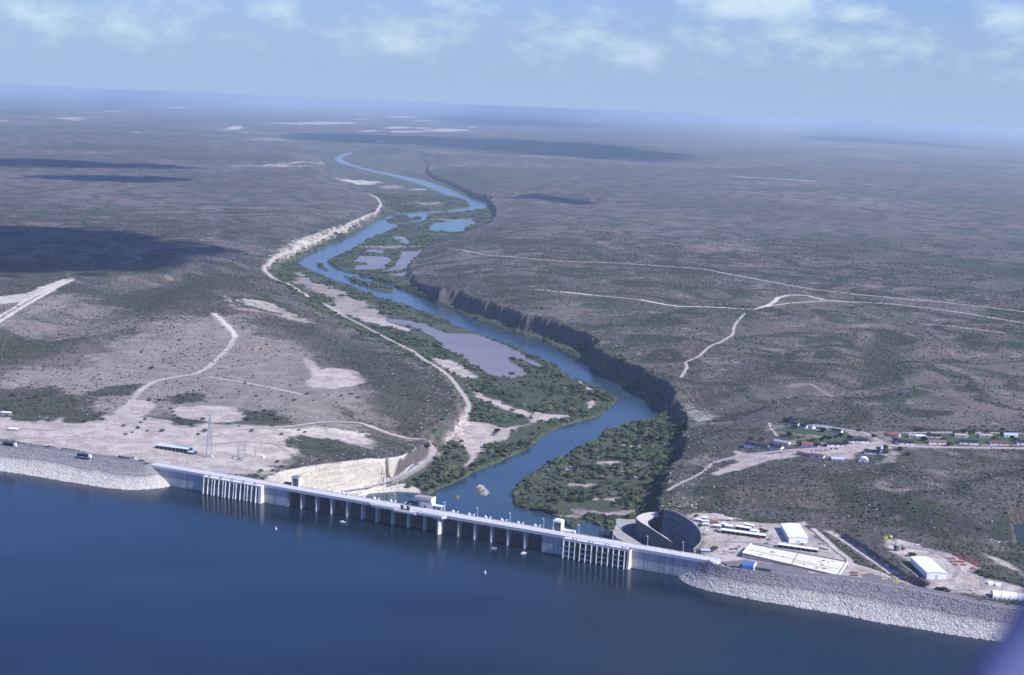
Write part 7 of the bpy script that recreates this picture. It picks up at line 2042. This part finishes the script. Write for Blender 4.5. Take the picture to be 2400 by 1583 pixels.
# blue building with a white arched end on the crest
(pA, pB, pC) = OBJ['blue_building']; yw = math.atan2(pB[1] - pA[1], pB[0] - pA[0]); l1_ = math.hypot(pB[0] - pA[0], pB[1] - pA[1]); l2_ = l1_ + math.hypot(pC[0] - pB[0], pC[1] - pB[1])
t = thing('gate_building', 'blue-sided crest building with white arched end and grey flat roof', 'building', (pA[0], pA[1], -.1), yw)
MB().hexa([(0, 0, -1), (l1_ - .8, 0, -1), (l1_ - .8, 14, -1), (0, 14, -1), (1.5, .6, 3.4), (l1_ - .8, .6, 4.6), (l1_ - .8, 13.6, 4.6), (1.5, 13.6, 3.4)]).build('blue_wall', M['bluepanel'], t)
N = 8; b = MB(); pf = [(7.3 - 8.2 * math.cos(math.pi * i / N), 5.2 * math.sin(math.pi * i / N) ** .6) for i in range(N + 1)]
b.add([(l1_ - .8, p[0], p[1]) for p in pf] + [(l1_ + .6, p[0], p[1]) for p in pf], [(i, N + 1 + i, N + 2 + i, i + 1) for i in range(N)] + [tuple(range(N, -1, -1)), tuple(range(N + 1, 2 * N + 2))]); b.build('arched_end', M['white'], t)
MB().box(l1_ + .6, l2_, 1.0, 15.5, 3.0, 3.5).build('roof', M['asphalt'], t)
MB().box(l1_ + .6, l2_ - 4, 3.0, 15, -1, 3.0).build('wall', M['greywall'], t)
MB().box(-9, -.5, -.2, 3.0, -.5, 1.3).build('dark_annex', M['darkwall'], t)
# building foundation
fa, fb, fc, fd = OBJ['foundation']; fz = max(gz(*p) for p in (fa, fb, fc, fd)) + .3
t = thing('building_foundation', 'pale roofless foundation with low walls beside the crest road', 'foundation')
MB().prism([fa, fb, fc, fd], fz - 5, fz).build('slab', M['cream'], t)
def lowwall(a, b, h, th, m):
    a = Vector(a); b = Vector(b); q = (b - a).normalized(); s_ = Vector((-q.y, q.x)) * th / 2
    MB().prism([tuple(a + s_), tuple(b + s_), tuple(b - s_), tuple(a - s_)], fz - 1, fz + h).build('low_wall', m, t)
lowwall(fa, fb, 1.3, .9, M['white']); lowwall(fb, fc, 1.2, .9, M['greywall']); lowwall(fc, fd, 1.3, .9, M['white']); lowwall(fd, fa, .5, .6, M['tanroof'])
L_ = lambda a, b, k: (a[0] + (b[0] - a[0]) * k, a[1] + (b[1] - a[1]) * k)
lowwall(L_(fa, fd, .52), L_(fb, fc, .50), .5, .5, M['tanroof']); lowwall(L_(fa, fb, .45), L_(fd, fc, .42), .35, .4, M['dirt'])
lowwall(L_(L_(fa, fb, .3), L_(fd, fc, .3), .5), L_(L_(fa, fb, .3), L_(fd, fc, .3), .9), .4, .5, M['dirt'])
for k in range(14):
    u, v = random.random() * .9 + .05, random.random() * .8 + .1; p = L_(L_(fa, fd, u), L_(fb, fc, u), v)
    MB().box(p[0] - random.uniform(.5, 2.4), p[0] + random.uniform(.5, 2.4), p[1] - .6, p[1] + .6, fz, fz + random.uniform(.2, .7)).build('footing', random.choice((M['rust'], M['tanroof'], M['greyroof'])), t)

# ---------------------------------------------------------------- yard objects
CM = dict(yellow='yellow', olive='olive', brown='brownroof', maroon='rust', palegreen='palegreen', grey='greyroof')
for x, y, ln, wd, yw, c, label in OBJ['beams_yellow']:
    t = thing('steel_beam' if ln > 2.2 * wd else 'machine_body', label, 'beam' if ln > 2.2 * wd else 'machine', (x, y, gz(x, y)), yw); h = .9 if wd < 1.4 else 1.6
    if ln > 2.2 * wd:
        for k in range(3): MB().box(-ln / 2 + k * .3, ln / 2 - (2 - k) * .4, -wd / 2 + k * wd / 3, -wd / 2 + (k + .8) * wd / 3, 0, h * (1 - .15 * k)).build('beam', M[CM[c]], t)
        MB().box(-ln * .3, -ln * .25, -wd / 2 - .2, wd / 2 + .2, -.6, .05).build('bearer', M['brownroof'], t); MB().box(ln * .25, ln * .3, -wd / 2 - .2, wd / 2 + .2, -.6, .05).build('bearer', M['brownroof'], t)
    else:
        MB().box(-ln / 2, ln / 2, -wd / 2, wd / 2, .5, 2.4).build('body', M[CM[c]], t); MB().box(ln * .05, ln * .4, -wd * .35, wd * .35, 2.4, 3.3).build('cab', M[CM[c]], t)
        for k in (-1, 1): MB().tube((k * ln * .3, -wd / 2 - .1, .5), (k * ln * .3, wd / 2 + .1, .5), .6, 8).build('wheel', M['tyre'], t)
for x, y, r, h, label in OBJ['tanks']:
    t = thing('tank', label, 'tank', (x, y, gz(x, y)))
    MB().tube((0, 0, -1), (0, 0, h * .8), r, 12).build('body', M['darktank'], t, False); MB().tube((0, 0, h * .8), (0, 0, h), r, 12, r * .3).build('cone_roof', M['greyroof'], t)
    MB().tube((r + .1, -.3, 0), (r + .1, -.3, h * .8), .12, 4).build('ladder', M['steel'], t)
for x, y, label, r, h in OBJ['tanks_left']:
    t = thing('tank', label, 'tank', (x, y, gz(x, y)))
    MB().tube((0, 0, -.5), (0, 0, h), r, 12).build('body', M['white'], t); MB().tube((0, 0, h), (0, 0, h + .6), r, 12, .2).build('lid', M['white'], t)
for i, (rlab, x, y, ln) in enumerate(OBJ['red']):
    t = thing('steel_frame', rlab, 'frame', (x, y, gz(x, y)), random.uniform(-.12, .12), 'red steel frames stored on the gravel')
    h = 1.3 if i != 19 else 2.6; a = ln / 2
    for s in (-1, 1): MB().box(-a, a, s * .9 - .35, s * .9 + .35, 0, h).build('rail', M['red'], t)
    for q in (-.8, 0, .8): MB().box(a * q - .35, a * q + .35, -.55, .55, h * .3, h * .8).build('cross_bar', M['red'], t)
x, y = OBJ['pale_rock']; t = thing('rock_pile', 'low pale heap at the back of the yard below the scrub slope', 'pile', (x, y, gz(x, y)))
b = MB()
for k in range(5): b.blob((random.uniform(-3, 3), random.uniform(-1.2, 1.2), .3), random.uniform(.9, 1.7), 1, .2, .6, k)
b.build('rock', M['pale'], t)['kind'] = 'stuff'
t = thing('earth_wall', 'low pale kerb wall along the shadowed bank left of the second warehouse', 'wall')
lwp = OBJ['long_wall']; b = MB()
for a, c in zip(lwp[:-1], lwp[1:]):
    za, zc = gz(*a), gz(*c); b.hexa([(a[0], a[1], za - 1), (c[0], c[1], zc - 1), (c[0] + .6, c[1] + .5, zc - 1), (a[0] + .6, a[1] + .5, za - 1), (a[0], a[1], za + .7), (c[0], c[1], zc + .7), (c[0] + .6, c[1] + .5, zc + .7), (a[0] + .6, a[1] + .5, za + .7)])
b.build('kerb', M['pale'], t)
for x, y, label, h in OBJ['mast']:
    t = thing('utility_pole', label, 'pole', (x, y, gz(x, y))); m = M['brownroof'] if h > 12 else M['offwhite']
    MB().tube((0, 0, -1), (0, 0, h), .28, 6, .18).build('pole', m, t); MB().box(-1.2, 1.2, -.1, .1, h - 1.2, h - .9).build('cross_arm', m, t)
for x, y, label in OBJ['lamp_crest']:
    t = thing('light_pole', label, 'pole', (x, y, gz(x, y))); MB().tube((0, 0, -1), (0, 0, 9.5), .2, 6, .13).build('pole', M['offwhite'], t); MB().box(-.3, .3, -1.4, .2, 9.4, 9.7).build('lamp_head', M['white'], t)
for x, y, ln, wd, h, c, label in OBJ['stores']:
    t = thing('storage_crate', label, 'crate', (x, y, gz(x, y)), random.uniform(-.5, .3), 'crates and stores in the yard'); m = M[CM.get(c, c)]
    MB().box(-ln / 2, ln / 2, -wd / 2, wd / 2, -.4, h).build('body', m, t); MB().box(-ln / 2 - .1, ln / 2 + .1, -wd / 2 - .1, wd / 2 + .1, h, h + .18).build('lid', M['greyroof'] if c != 'greyroof' else M['offwhite'], t)
# vehicles
def car(x, y, c, label, yw):
    t = thing('parked_car', label, 'car', (x, y, gz(x, y) + .15), yw, 'parked cars'); m = M['car' + c]
    b = MB(); b.add([(-2.3, -.9, .3), (2.3, -.9, .3), (2.3, .9, .3), (-2.3, .9, .3), (-2.35, -.92, .85), (2.3, -.92, .75), (2.3, .92, .75), (-2.35, .92, .85)], [(0, 3, 2, 1), (4, 5, 6, 7), (0, 1, 5, 4), (1, 2, 6, 5), (2, 3, 7, 6), (3, 0, 4, 7)]); b.build('body', m, t)
    pick = 'pickup' in label
    MB().hexa([(-.2 if pick else -1.7, -.85, .8), (1.2, -.85, .8), (1.2, .85, .8), (-.2 if pick else -1.7, .85, .8), (0 if pick else -1.2, -.7, 1.45), (.6, -.7, 1.45), (.6, .7, 1.45), (0 if pick else -1.2, .7, 1.45)]).build('cabin_glass', M['glass'], t)
    MB().box(.02 if pick else -1.15, .58, -.68, .68, 1.45, 1.52).build('roof', m, t)
    for wx in (-1.4, 1.4):
        for wy in (-.92, .72): MB().tube((wx, wy, .32), (wx, wy + .2, .32), .34, 10).build('wheel', M['tyre'], t)
for x, y, c, label in OBJ['cars']: car(x, y, c, label, random.choice((1.3, 1.5, 1.7)) if y > 1600 else random.uniform(-.4, .1))
x, y = OBJ['bus']; t = thing('box_truck', 'long ochre box truck parked behind the foundation wall', 'truck', (x, y, gz(x, y)), -.28)
MB().box(-5.2, 3.6, -1.3, 1.3, .7, 3.2).build('cargo_box', M['ochre'], t); MB().hexa([(3.7, -1.2, .5), (5.4, -1.2, .5), (5.4, 1.2, .5), (3.7, 1.2, .5), (3.7, -1.1, 2.6), (4.8, -1.1, 2.6), (4.8, 1.1, 2.6), (3.7, 1.1, 2.6)]).build('cab', M['ochre'], t)
for wx in (-3.6, -2.4, 4.3):
    for wy in (-1.35, 1.05): MB().tube((wx, wy, .5), (wx, wy + .3, .5), .5, 10).build('wheel', M['tyre'], t)
for (x, y, label) in OBJ['trucks']:
    t = thing('trailer_truck', label, 'truck', (x, y, 0.0), DA * .75)
    MB().box(-9, 5.0, -1.3, 1.3, .9, 3.9).build('trailer_box', M['carnavy'], t); MB().hexa([(5.6, -1.25, .4), (9.0, -1.25, .4), (9.0, 1.25, .4), (5.6, 1.25, .4), (5.6, -1.2, 4.0), (8.3, -1.2, 4.0), (8.3, 1.2, 4.0), (5.6, 1.2, 4.0)]).build('cab', M['white'], t)
    for wx in (-8, -6.8, 4.2, 7.8):
        for wy in (-1.4, 1.1): MB().tube((wx, wy, .5), (wx, wy + .3, .5), .5, 8).build('wheel', M['tyre'], t)
x, y = OBJ['monument']; t = thing('oval_plinth', 'oval stone plinth with dark sides and white end blocks behind the left crest road', 'plinth', (x, y, -.4), DA * .4)
MB().prism([(10.5 * math.cos(a), 4.6 * math.sin(a)) for a in np.linspace(0, 2 * math.pi, 17)[:-1]], -2, 2.6).build('dark_wall', M['darktank'], t)
MB().prism([(9.9 * math.cos(a), 4.2 * math.sin(a)) for a in np.linspace(0, 2 * math.pi, 17)[:-1]], 2.6, 3.0).build('top', M['tanroof'], t)
for q in ((-11.5, -.5), (11.2, -1.5), (6, 4.6)): MB().box(q[0] - .9, q[0] + .9, q[1] - .8, q[1] + .8, -1, 2.6).build('end_block', M['white'], t)
MB().box(6, 15, -5.2, -4.6, -1, .9).build('kerb', M['pale'], t)
# lattice tower
x, y = OBJ['pylon']; t = thing('lattice_tower', 'tall thin steel lattice tower on the bare ground right of the shelter', 'pylon', (x, y, gz(x, y)), .3)
H = 52; lg = lambda z: 3.4 * (1 - z / H) + .5
for sx1, sy1 in ((-1, -1), (1, -1), (1, 1), (-1, 1)): MB().tube((sx1 * 3.9, sy1 * 3.9, -1), (sx1 * .5, sy1 * .5, H), .30, 4, .18).build('leg', M['towersteel'], t)
br = MB(); zs = [0]
while zs[-1] < H - 2: zs.append(min(H - 1, zs[-1] + max(1.8, lg(zs[-1]) * 1.7)))
for z0, z1 in zip(zs[:-1], zs[1:]):
    a, c = lg(z0), lg(z1)
    cs0 = [(-a, -a), (a, -a), (a, a), (-a, a)]; cs1 = [(-c, -c), (c, -c), (c, c), (-c, c)]
    for k in range(4):
        br.tube((*cs0[k], z0), (*cs1[(k + 1) % 4], z1), .13, 3); br.tube((*cs0[(k + 1) % 4], z0), (*cs1[k], z1), .13, 3); br.tube((*cs1[k], z1), (*cs1[(k + 1) % 4], z1), .11, 3)
br.build('bracing', M['towersteel'], t)['kind'] = 'stuff'
for z, w in ((H - 10, 6), (H - 5, 5), (H - 1, 4)): MB().tube((-w, 0, z), (w, 0, z), .3, 4).build('cross_arm', M['towersteel'], t)
# switchyard gantry
pts = [p[0] if isinstance(p[0], tuple) else p for p in OBJ['substation']]
g0 = thing('switchyard_gantry', 'steel switchyard gantry of four masts on the pale pad behind the left intake', 'gantry', (pts[0][0], pts[0][1], gz(*pts[0])))
loc = [(p[0] - pts[0][0], p[1] - pts[0][1]) for p in pts]
for k, p in enumerate(loc): MB().tube((*p, -1), (*p, (18, 19, 20, 21)[k]), .48, 6, .34).build('mast', M['towersteel'], g0)
for a, c, z in ((0, 1, 8), (2, 3, 9), (0, 2, 8), (1, 3, 8), (0, 1, 4)): MB().tube((*loc[a], z), (*loc[c], z), .42, 4).build('beam', M['towersteel'], g0)
for k in range(6):
    p = L_(loc[0], loc[1], .1 + k * .16); MB().box(p[0] - .6, p[0] + .6, p[1] - .6 + (k % 2) * 3, p[1] + .6 + (k % 2) * 3, -.5, 2.2 + (k % 3)).build('transformer', M['offwhite'] if k % 2 else M['steel'], g0)
x, y = OBJ['loop_pole']; t = thing('loop_pole', 'lone pole with a dark hanging cable loop right of the switchyard gantry', 'pole', (x, y, gz(x, y)))
MB().tube((0, 0, -1), (0, 0, 16), .28, 6, .2).build('pole', M['brownroof'], t); lp = MB()
ps = [(-.9 - 1.9 * math.sin(a), 0, 9 + 3.6 * math.cos(a)) for a in np.linspace(.2, 2.9, 9)]
for a, c in zip(ps[:-1], ps[1:]): lp.tube(a, c, .22, 4)
lp.build('cable_loop', M['darkwall'], t)
# water tower in the village
x, y = OBJ['water_tower']; t = thing('water_tower', 'slim pale blue water tower in front of the dark hall in the village', 'water tower', (x, y, gz(x, y)))
for k in range(4):
    a = math.pi / 4 + k * math.pi / 2; MB().tube((2.4 * math.cos(a), 2.4 * math.sin(a), -1), (1.5 * math.cos(a), 1.5 * math.sin(a), 9), .2, 5).build('leg', M['bluegrey'], t)
MB().tube((0, 0, 8.6), (0, 0, 12), 2.0, 12).build('tank', M['white'], t); MB().tube((0, 0, 12), (0, 0, 13.2), 2.1, 12, .2).build('tank_roof', M['bluegrey'], t); MB().tube((0, 0, -1), (0, 0, 8.6), .3, 6).build('riser_pipe', M['bluegrey'], t)
# boats and buoys
for i, (x, y, label) in enumerate(OBJ['boats']):
    t = thing('boat', label, 'boat', (x, y, WATER_Z), random.uniform(-.5, .5)); m = M['offwhite'] if i != 2 else M['greyroof']
    MB().add([(-2.8, -1, 0), (1.6, -1, 0), (3.2, 0, .2), (1.6, 1, 0), (-2.8, 1, 0), (-2.9, -1.2, .9), (1.8, -1.2, .9), (3.8, 0, 1.1), (1.8, 1.2, .9), (-2.9, 1.2, .9)], [(0, 1, 6, 5), (1, 2, 7, 6), (2, 3, 8, 7), (3, 4, 9, 8), (4, 0, 5, 9), (5, 6, 7, 8, 9)]).build('hull', m, t)
    MB().box(-1.2, .7, -.7, .7, .9, 1.9).build('cabin', m, t)
for x, y, label in OBJ['buoys']:
    t = thing('buoy', label, 'buoy', (x, y, WATER_Z)); MB().tube((0, 0, -.3), (0, 0, .7), 1.1, 10).build('float', M['offwhite'], t); MB().tube((0, 0, .7), (0, 0, 3.2), .7, 8, .3).build('top_mark', M['offwhite'], t)

# ---------------------------------------------------------------- trees and shrubs that stand apart
def crown_mesh(name, m, seed, lumps, leafy):
    R = random.Random(seed); b = MB()
    for k in range(lumps):
        a = R.random() * 6.28; q = R.random() ** .6 * .52
        b.blob((q * math.cos(a), q * math.sin(a), .42 + R.random() * .32), R.uniform(.2, .34), 1, .32, .85, seed * 31 + k)
    for k in range(leafy):                               # leaf sprays breaking the outline
        a = R.random() * 6.28; e = R.uniform(-.4, 1.4); q = R.uniform(.45, .72)
        c = Vector((q * math.cos(a) * math.cos(e), q * math.sin(a) * math.cos(e), .5 + q * .62 * math.sin(e)))
        d1 = Vector((R.gauss(0, 1), R.gauss(0, 1), R.gauss(0, 1))).normalized() * .13; d2 = d1.orthogonal().normalized() * .11
        b.add([c - d1, c + d2, c + d1, c - d2], [(0, 1, 2, 3)])
    return b.mesh(name, m)
VILLAGE_LEAF = foliage_mat('village leaves', (0.014, 0.022, 0.014), (0.040, 0.058, 0.030))
CROWN = {'village': [crown_mesh('crown', VILLAGE_LEAF, 20 + k, 9, 70) for k in range(4)], 'tree': [crown_mesh('crown', M['leaf'], k, 9, 70) for k in range(4)], 'shrub': [crown_mesh('crown', M['leaf'] if k % 2 else M['scrub'], 10 + k, 6, 40) for k in range(4)]}
tk = MB(); tk.tube((0, 0, -.15), (0, 0, .28), .055, 6, .04)
for a in (0.3, 2.2, 4.3): tk.tube((0, 0, .24), (.22 * math.cos(a), .22 * math.sin(a), .5), .035, 5, .015)
TRUNK = tk.mesh('trunk', M['bark'])
txy = np.array([[q[0], q[1]] for q in OBJ['trees']]); tz = ground(txy[:, 0], txy[:, 1])
for (x, y, s, kind, label, grp), z in zip(OBJ['trees'], tz):
    t = thing(kind, label, kind, (x, y, z), random.random() * 6.28, grp)
    t.scale = (s, s, s * random.uniform(.75, 1.0) * (.8 if kind == 'shrub' else .95))
    o = bpy.data.objects.new('crown', random.choice(CROWN['village' if 'village' in grp else kind])); COL.objects.link(o); o.parent = t
    o = bpy.data.objects.new('trunk', TRUNK); COL.objects.link(o); o.parent = t

# ---------------------------------------------------------------- masses of scrub, thicket and stones
def scatter_tree(name, m, sub, squash, rough):
    nt = bpy.data.node_groups.new(name, 'GeometryNodeTree')
    nt.interface.new_socket('Geometry', in_out='INPUT', socket_type='NodeSocketGeometry'); nt.interface.new_socket('Geometry', in_out='OUTPUT', socket_type='NodeSocketGeometry')
    N = nt.nodes.new; L = nt.links.new
    gi = N('NodeGroupInput'); go = N('NodeGroupOutput'); ico = N('GeometryNodeMeshIcoSphere'); ico.inputs['Subdivisions'].default_value = sub; ico.inputs['Radius'].default_value = .5
    pos = N('GeometryNodeInputPosition'); nz = N('ShaderNodeTexNoise'); nz.inputs['Scale'].default_value = 2.6; nz.inputs['Detail'].default_value = 3; L(pos.outputs[0], nz.inputs['Vector'])
    sb = N('ShaderNodeMath'); sb.operation = 'SUBTRACT'; L(nz.outputs[0], sb.inputs[0]); sb.inputs[1].default_value = .5
    ml = N('ShaderNodeMath'); ml.operation = 'MULTIPLY'; L(sb.outputs[0], ml.inputs[0]); ml.inputs[1].default_value = rough
    sc = N('ShaderNodeVectorMath'); sc.operation = 'SCALE'; L(pos.outputs[0], sc.inputs[0]); L(ml.outputs[0], sc.inputs['Scale'])
    sp_ = N('GeometryNodeSetPosition'); L(ico.outputs[0], sp_.inputs[0]); L(sc.outputs[0], sp_.inputs['Offset'])
    tf = N('GeometryNodeTransform'); L(sp_.outputs[0], tf.inputs[0]); tf.inputs['Scale'].default_value = (1, 1, squash); tf.inputs['Translation'].default_value = (0, 0, squash * .35)
    sm = N('GeometryNodeSetMaterial'); L(tf.outputs[0], sm.inputs[0]); sm.inputs['Material'].default_value = m
    ip = N('GeometryNodeInstanceOnPoints'); L(gi.outputs[0], ip.inputs[0]); L(sm.outputs[0], ip.inputs['Instance'])
    at = N('GeometryNodeInputNamedAttribute'); at.data_type = 'FLOAT'; at.inputs[0].default_value = 'size'; L(at.outputs[0], ip.inputs['Scale'])
    rv = N('FunctionNodeRandomValue'); rv.data_type = 'FLOAT_VECTOR'; rv.inputs[1].default_value = (.35, .35, 6.28); L(rv.outputs[0], ip.inputs['Rotation'])
    L(ip.outputs[0], go.inputs[0])
    return nt
def scatter(name, P, size, m, sub=1, squash=.75, rough=1.2):
    me = bpy.data.meshes.new(name); me.vertices.add(len(P)); me.vertices.foreach_set('co', P.astype(np.float32).ravel())
    a = me.attributes.new('size', 'FLOAT', 'POINT'); a.data.foreach_set('value', size.astype(np.float32)); me.update()
    o = bpy.data.objects.new(name, me); COL.objects.link(o); md = o.modifiers.new('scatter', 'NODES'); md.node_group = scatter_tree(name, m, sub, squash, rough)
    me.materials.append(m)
    return tag(o, kind='stuff')
def fan(n, d0, d1, seed, p=1.0):
    R = np.random.default_rng(seed); u = R.random(n)
    d = (d0 ** p + u * (d1 ** p - d0 ** p)) ** (1 / p); a = np.radians(R.uniform(-25, 25, n))
    return d * np.sin(a), d * np.cos(a), R
x, y, R = fan(1000000, 1150, 6000, 11, .8)
z, Mk = ground(x, y, True)
# clumps and streaks of denser and thinner scrub
dn = .50 + .75 * fbm(x / 170, y / 170, 3, 401) + .55 * fbm(x / 26, y / 26, 2, 411) + .55 * Mk['ledge'] + .5 * Mk['green'] - .15 * fbm(x / 700, y / 700, 2, 421)
ok = (R.random(len(x)) < dn * .8 * (1 - sstep(3800, 6000, np.hypot(x, y)))) & (Mk['bare'] < R.uniform(.02, .62, len(x))) & (Mk['white'] < .3) & (Mk['wet'] < .5) & (Mk['vin'] > -2)
P = np.stack([x, y, z], 1)[ok]; D = np.hypot(P[:, 0], P[:, 1])
scatter('scrub', P, (R.uniform(.8, 1.9, len(P)) + 2.6 * R.random(len(P)) ** 9) * (.75 + D / 6000), M['scrub'], 1, .62, 1.3)
x, y, R = fan(620000, 1150, 7500, 12, 1.0)
i = near(DATA['valley'], x, y, 5); x, y = x[i], y[i]
z, Mk = ground(x, y, True)
cl_ = fbm(x / 38, y / 38, 3, 431); cl2 = fbm(x / 110, y / 110, 2, 441)
dr = np.abs(sdist(DATA['river'], x, y))
ok = (R.random(len(x)) < Mk['thick'] * (.5 + 1.3 * cl_ + .4 * cl2)) & (Mk['wet'] < .5) & (z > -62.6)
P = np.stack([x, y, z], 1)[ok]; big_ = np.clip(.5 + 1.5 * cl_[ok] + .6 * cl2[ok], 0, 1.4)
sz = 1.2 + R.random(len(P)) ** 2.2 * (2.2 + 7.0 * big_) + 1.2 * big_
half = R.random(len(P)) < .5
scatter('thicket', P[half], sz[half], M['leaf'], 2, .72, 2.2)
scatter('thicket_clumps', P[~half], sz[~half] * 1.1, M['leaf'], 2, .62, 2.8)
ok = (dr < 16) & (Mk['thick'] > .15) & (R.random(len(x)) < .8) & (z > -63.2)
P = np.stack([x, y, z], 1)[ok]
scatter('bank_reeds', P, R.uniform(1.5, 3.4, len(P)), M['reed'], 1, .9, 1.4)
# riprap stones
PP = []; SS = []
for X, Y, Z in RIP:
    n = 42000; R = np.random.default_rng(5); u = R.random(n) * (X.shape[0] - 1.01); v = R.random(n) * (X.shape[1] - 1.01)
    i0 = u.astype(int); j0 = v.astype(int); fu = u - i0; fv = v - j0
    lerp = lambda A: (A[i0, j0] * (1 - fu) + A[i0 + 1, j0] * fu) * (1 - fv) + (A[i0, j0 + 1] * (1 - fu) + A[i0 + 1, j0 + 1] * fu) * fv
    PP.append(np.stack([lerp(X), lerp(Y), lerp(Z) - .2], 1)); SS.append(R.uniform(.7, 1.9, n))
scatter('riprap_stones', np.concatenate(PP), np.concatenate(SS), M['riprap'], 1, .8, 1.6)
# loose boulders on the rocky slopes and the cliff foot
x, y, R = fan(90000, 1300, 4200, 14, 1.0)
z, Mk = ground(x, y, True)
ok = (((Mk['white'] > .15) & (R.random(len(x)) < .5)) | ((Mk['vin'] < 40) & (Mk['vin'] > -26) & (R.random(len(x)) < .35)) | (R.random(len(x)) < .04)) & (Mk['wet'] < .5) & (Mk['bare'] < .5)
P = np.stack([x, y, z], 1)[ok]
scatter('loose_stones', P, R.uniform(.7, 2.6, len(P)), M['stone'], 1, .7, 1.6)

cm2 = mat('cloud', (0.85, 0.85, 0.85), 1.0); nt = cm2.node_tree; tr_ = nt.nodes.new('ShaderNodeBsdfTransparent'); mxs = nt.nodes.new('ShaderNodeMixShader'); mxs.inputs[0].default_value = .34   # thin droplets let some light through
nt.links.new(tr_.outputs[0], mxs.inputs[1]); nt.links.new(nt.nodes['Principled BSDF'].outputs[0], mxs.inputs[2]); nt.links.new(mxs.outputs[0], nt.nodes['Material Output'].inputs[0]); M['cloud'] = cm2
# ---------------------------------------------------------------- clouds overhead (their shadows lie on the plain)
for k, (alt, pl) in enumerate(OBJ['clouds']):
    R = np.random.default_rng(50 + k); xs = [p[0] for p in pl]; ys = [p[1] for p in pl]
    px = R.uniform(min(xs), max(xs), 3000); py = R.uniform(min(ys), max(ys), 3000)
    d = sdist(pl, px, py); sel = np.nonzero(d < 0)[0][:220]
    mn = -d[sel].max() if len(sel) else 10; b = MB(); mxr = max(-d[sel].min(), 20)
    for q in sel: b.blob((px[q], py[q], alt + R.uniform(-.1, .3) * mxr), max(mxr * .12, -d[q] * .75) * R.uniform(.6, 1.15), 1, .25, .45, int(q))
    tag(b.build('cloud', M['cloud'], None, True), 'flat white cumulus cloud high above the plain, casting the %s shadow' % ('large left', 'long far left', 'thin left', 'long central far', 'distant central', 'distant right', 'far left horizon', 'small river bend', 'thin horizon')[k], 'cloud', 'clouds over the plain')

# ---------------------------------------------------------------- the aircraft's own wing tip, close to the lens
wr = [Vector(v) for v in OBJ['wing']]
C0 = Vector((0, 0, CAM_Z)); b = MB(); ring = []
ext = [wr[0] + (wr[0] - wr[1]) * 1.2] + wr + [wr[-1] + (wr[-1] - wr[-2]) * 1.5]
side = Vector((0.9, .15, -.42)).normalized()
for v in ext:
    c = C0 + v * 1.15; ring.append([c, c + side * .05 + v * .03, c + side * .22 + v * .05, c + side * .45 + v * .02, c + side * .45 + v * .14, c + side * .22 + v * .16, c + side * .05 + v * .08])
vv = [p for r in ring for p in r]; m_ = 7
b.add(vv, [(i * m_ + j, i * m_ + (j + 1) % m_, (i + 1) * m_ + (j + 1) % m_, (i + 1) * m_ + j) for i in range(len(ext) - 1) for j in range(m_)] + [tuple(range(m_ - 1, -1, -1)), tuple((len(ext) - 1) * m_ + j for j in range(m_))])
tag(b.build('wing_tip', M['wing'], None, True), 'blurred shade-blue wing tip of the aircraft at the lower right corner', 'wing')

# ---------------------------------------------------------------- haze: the air over the whole place
hz = MB().box(-112000, 112000, -12000, 112000, -72, CAM_Z + 4).build('haze', None); tag(hz, kind='stuff')
hm_ = bpy.data.materials.new('haze air'); hm_.use_nodes = True; nt = hm_.node_tree; nt.nodes.clear()
pv = nt.nodes.new('ShaderNodeVolumePrincipled'); pv.inputs['Color'].default_value = (0.70, 0.87, 1.0, 1); pv.inputs['Density'].default_value = 3.5e-5; pv.inputs['Anisotropy'].default_value = 0.1
mo = nt.nodes.new('ShaderNodeOutputMaterial'); nt.links.new(pv.outputs[0], mo.inputs['Volume']); hz.data.materials.append(hm_)
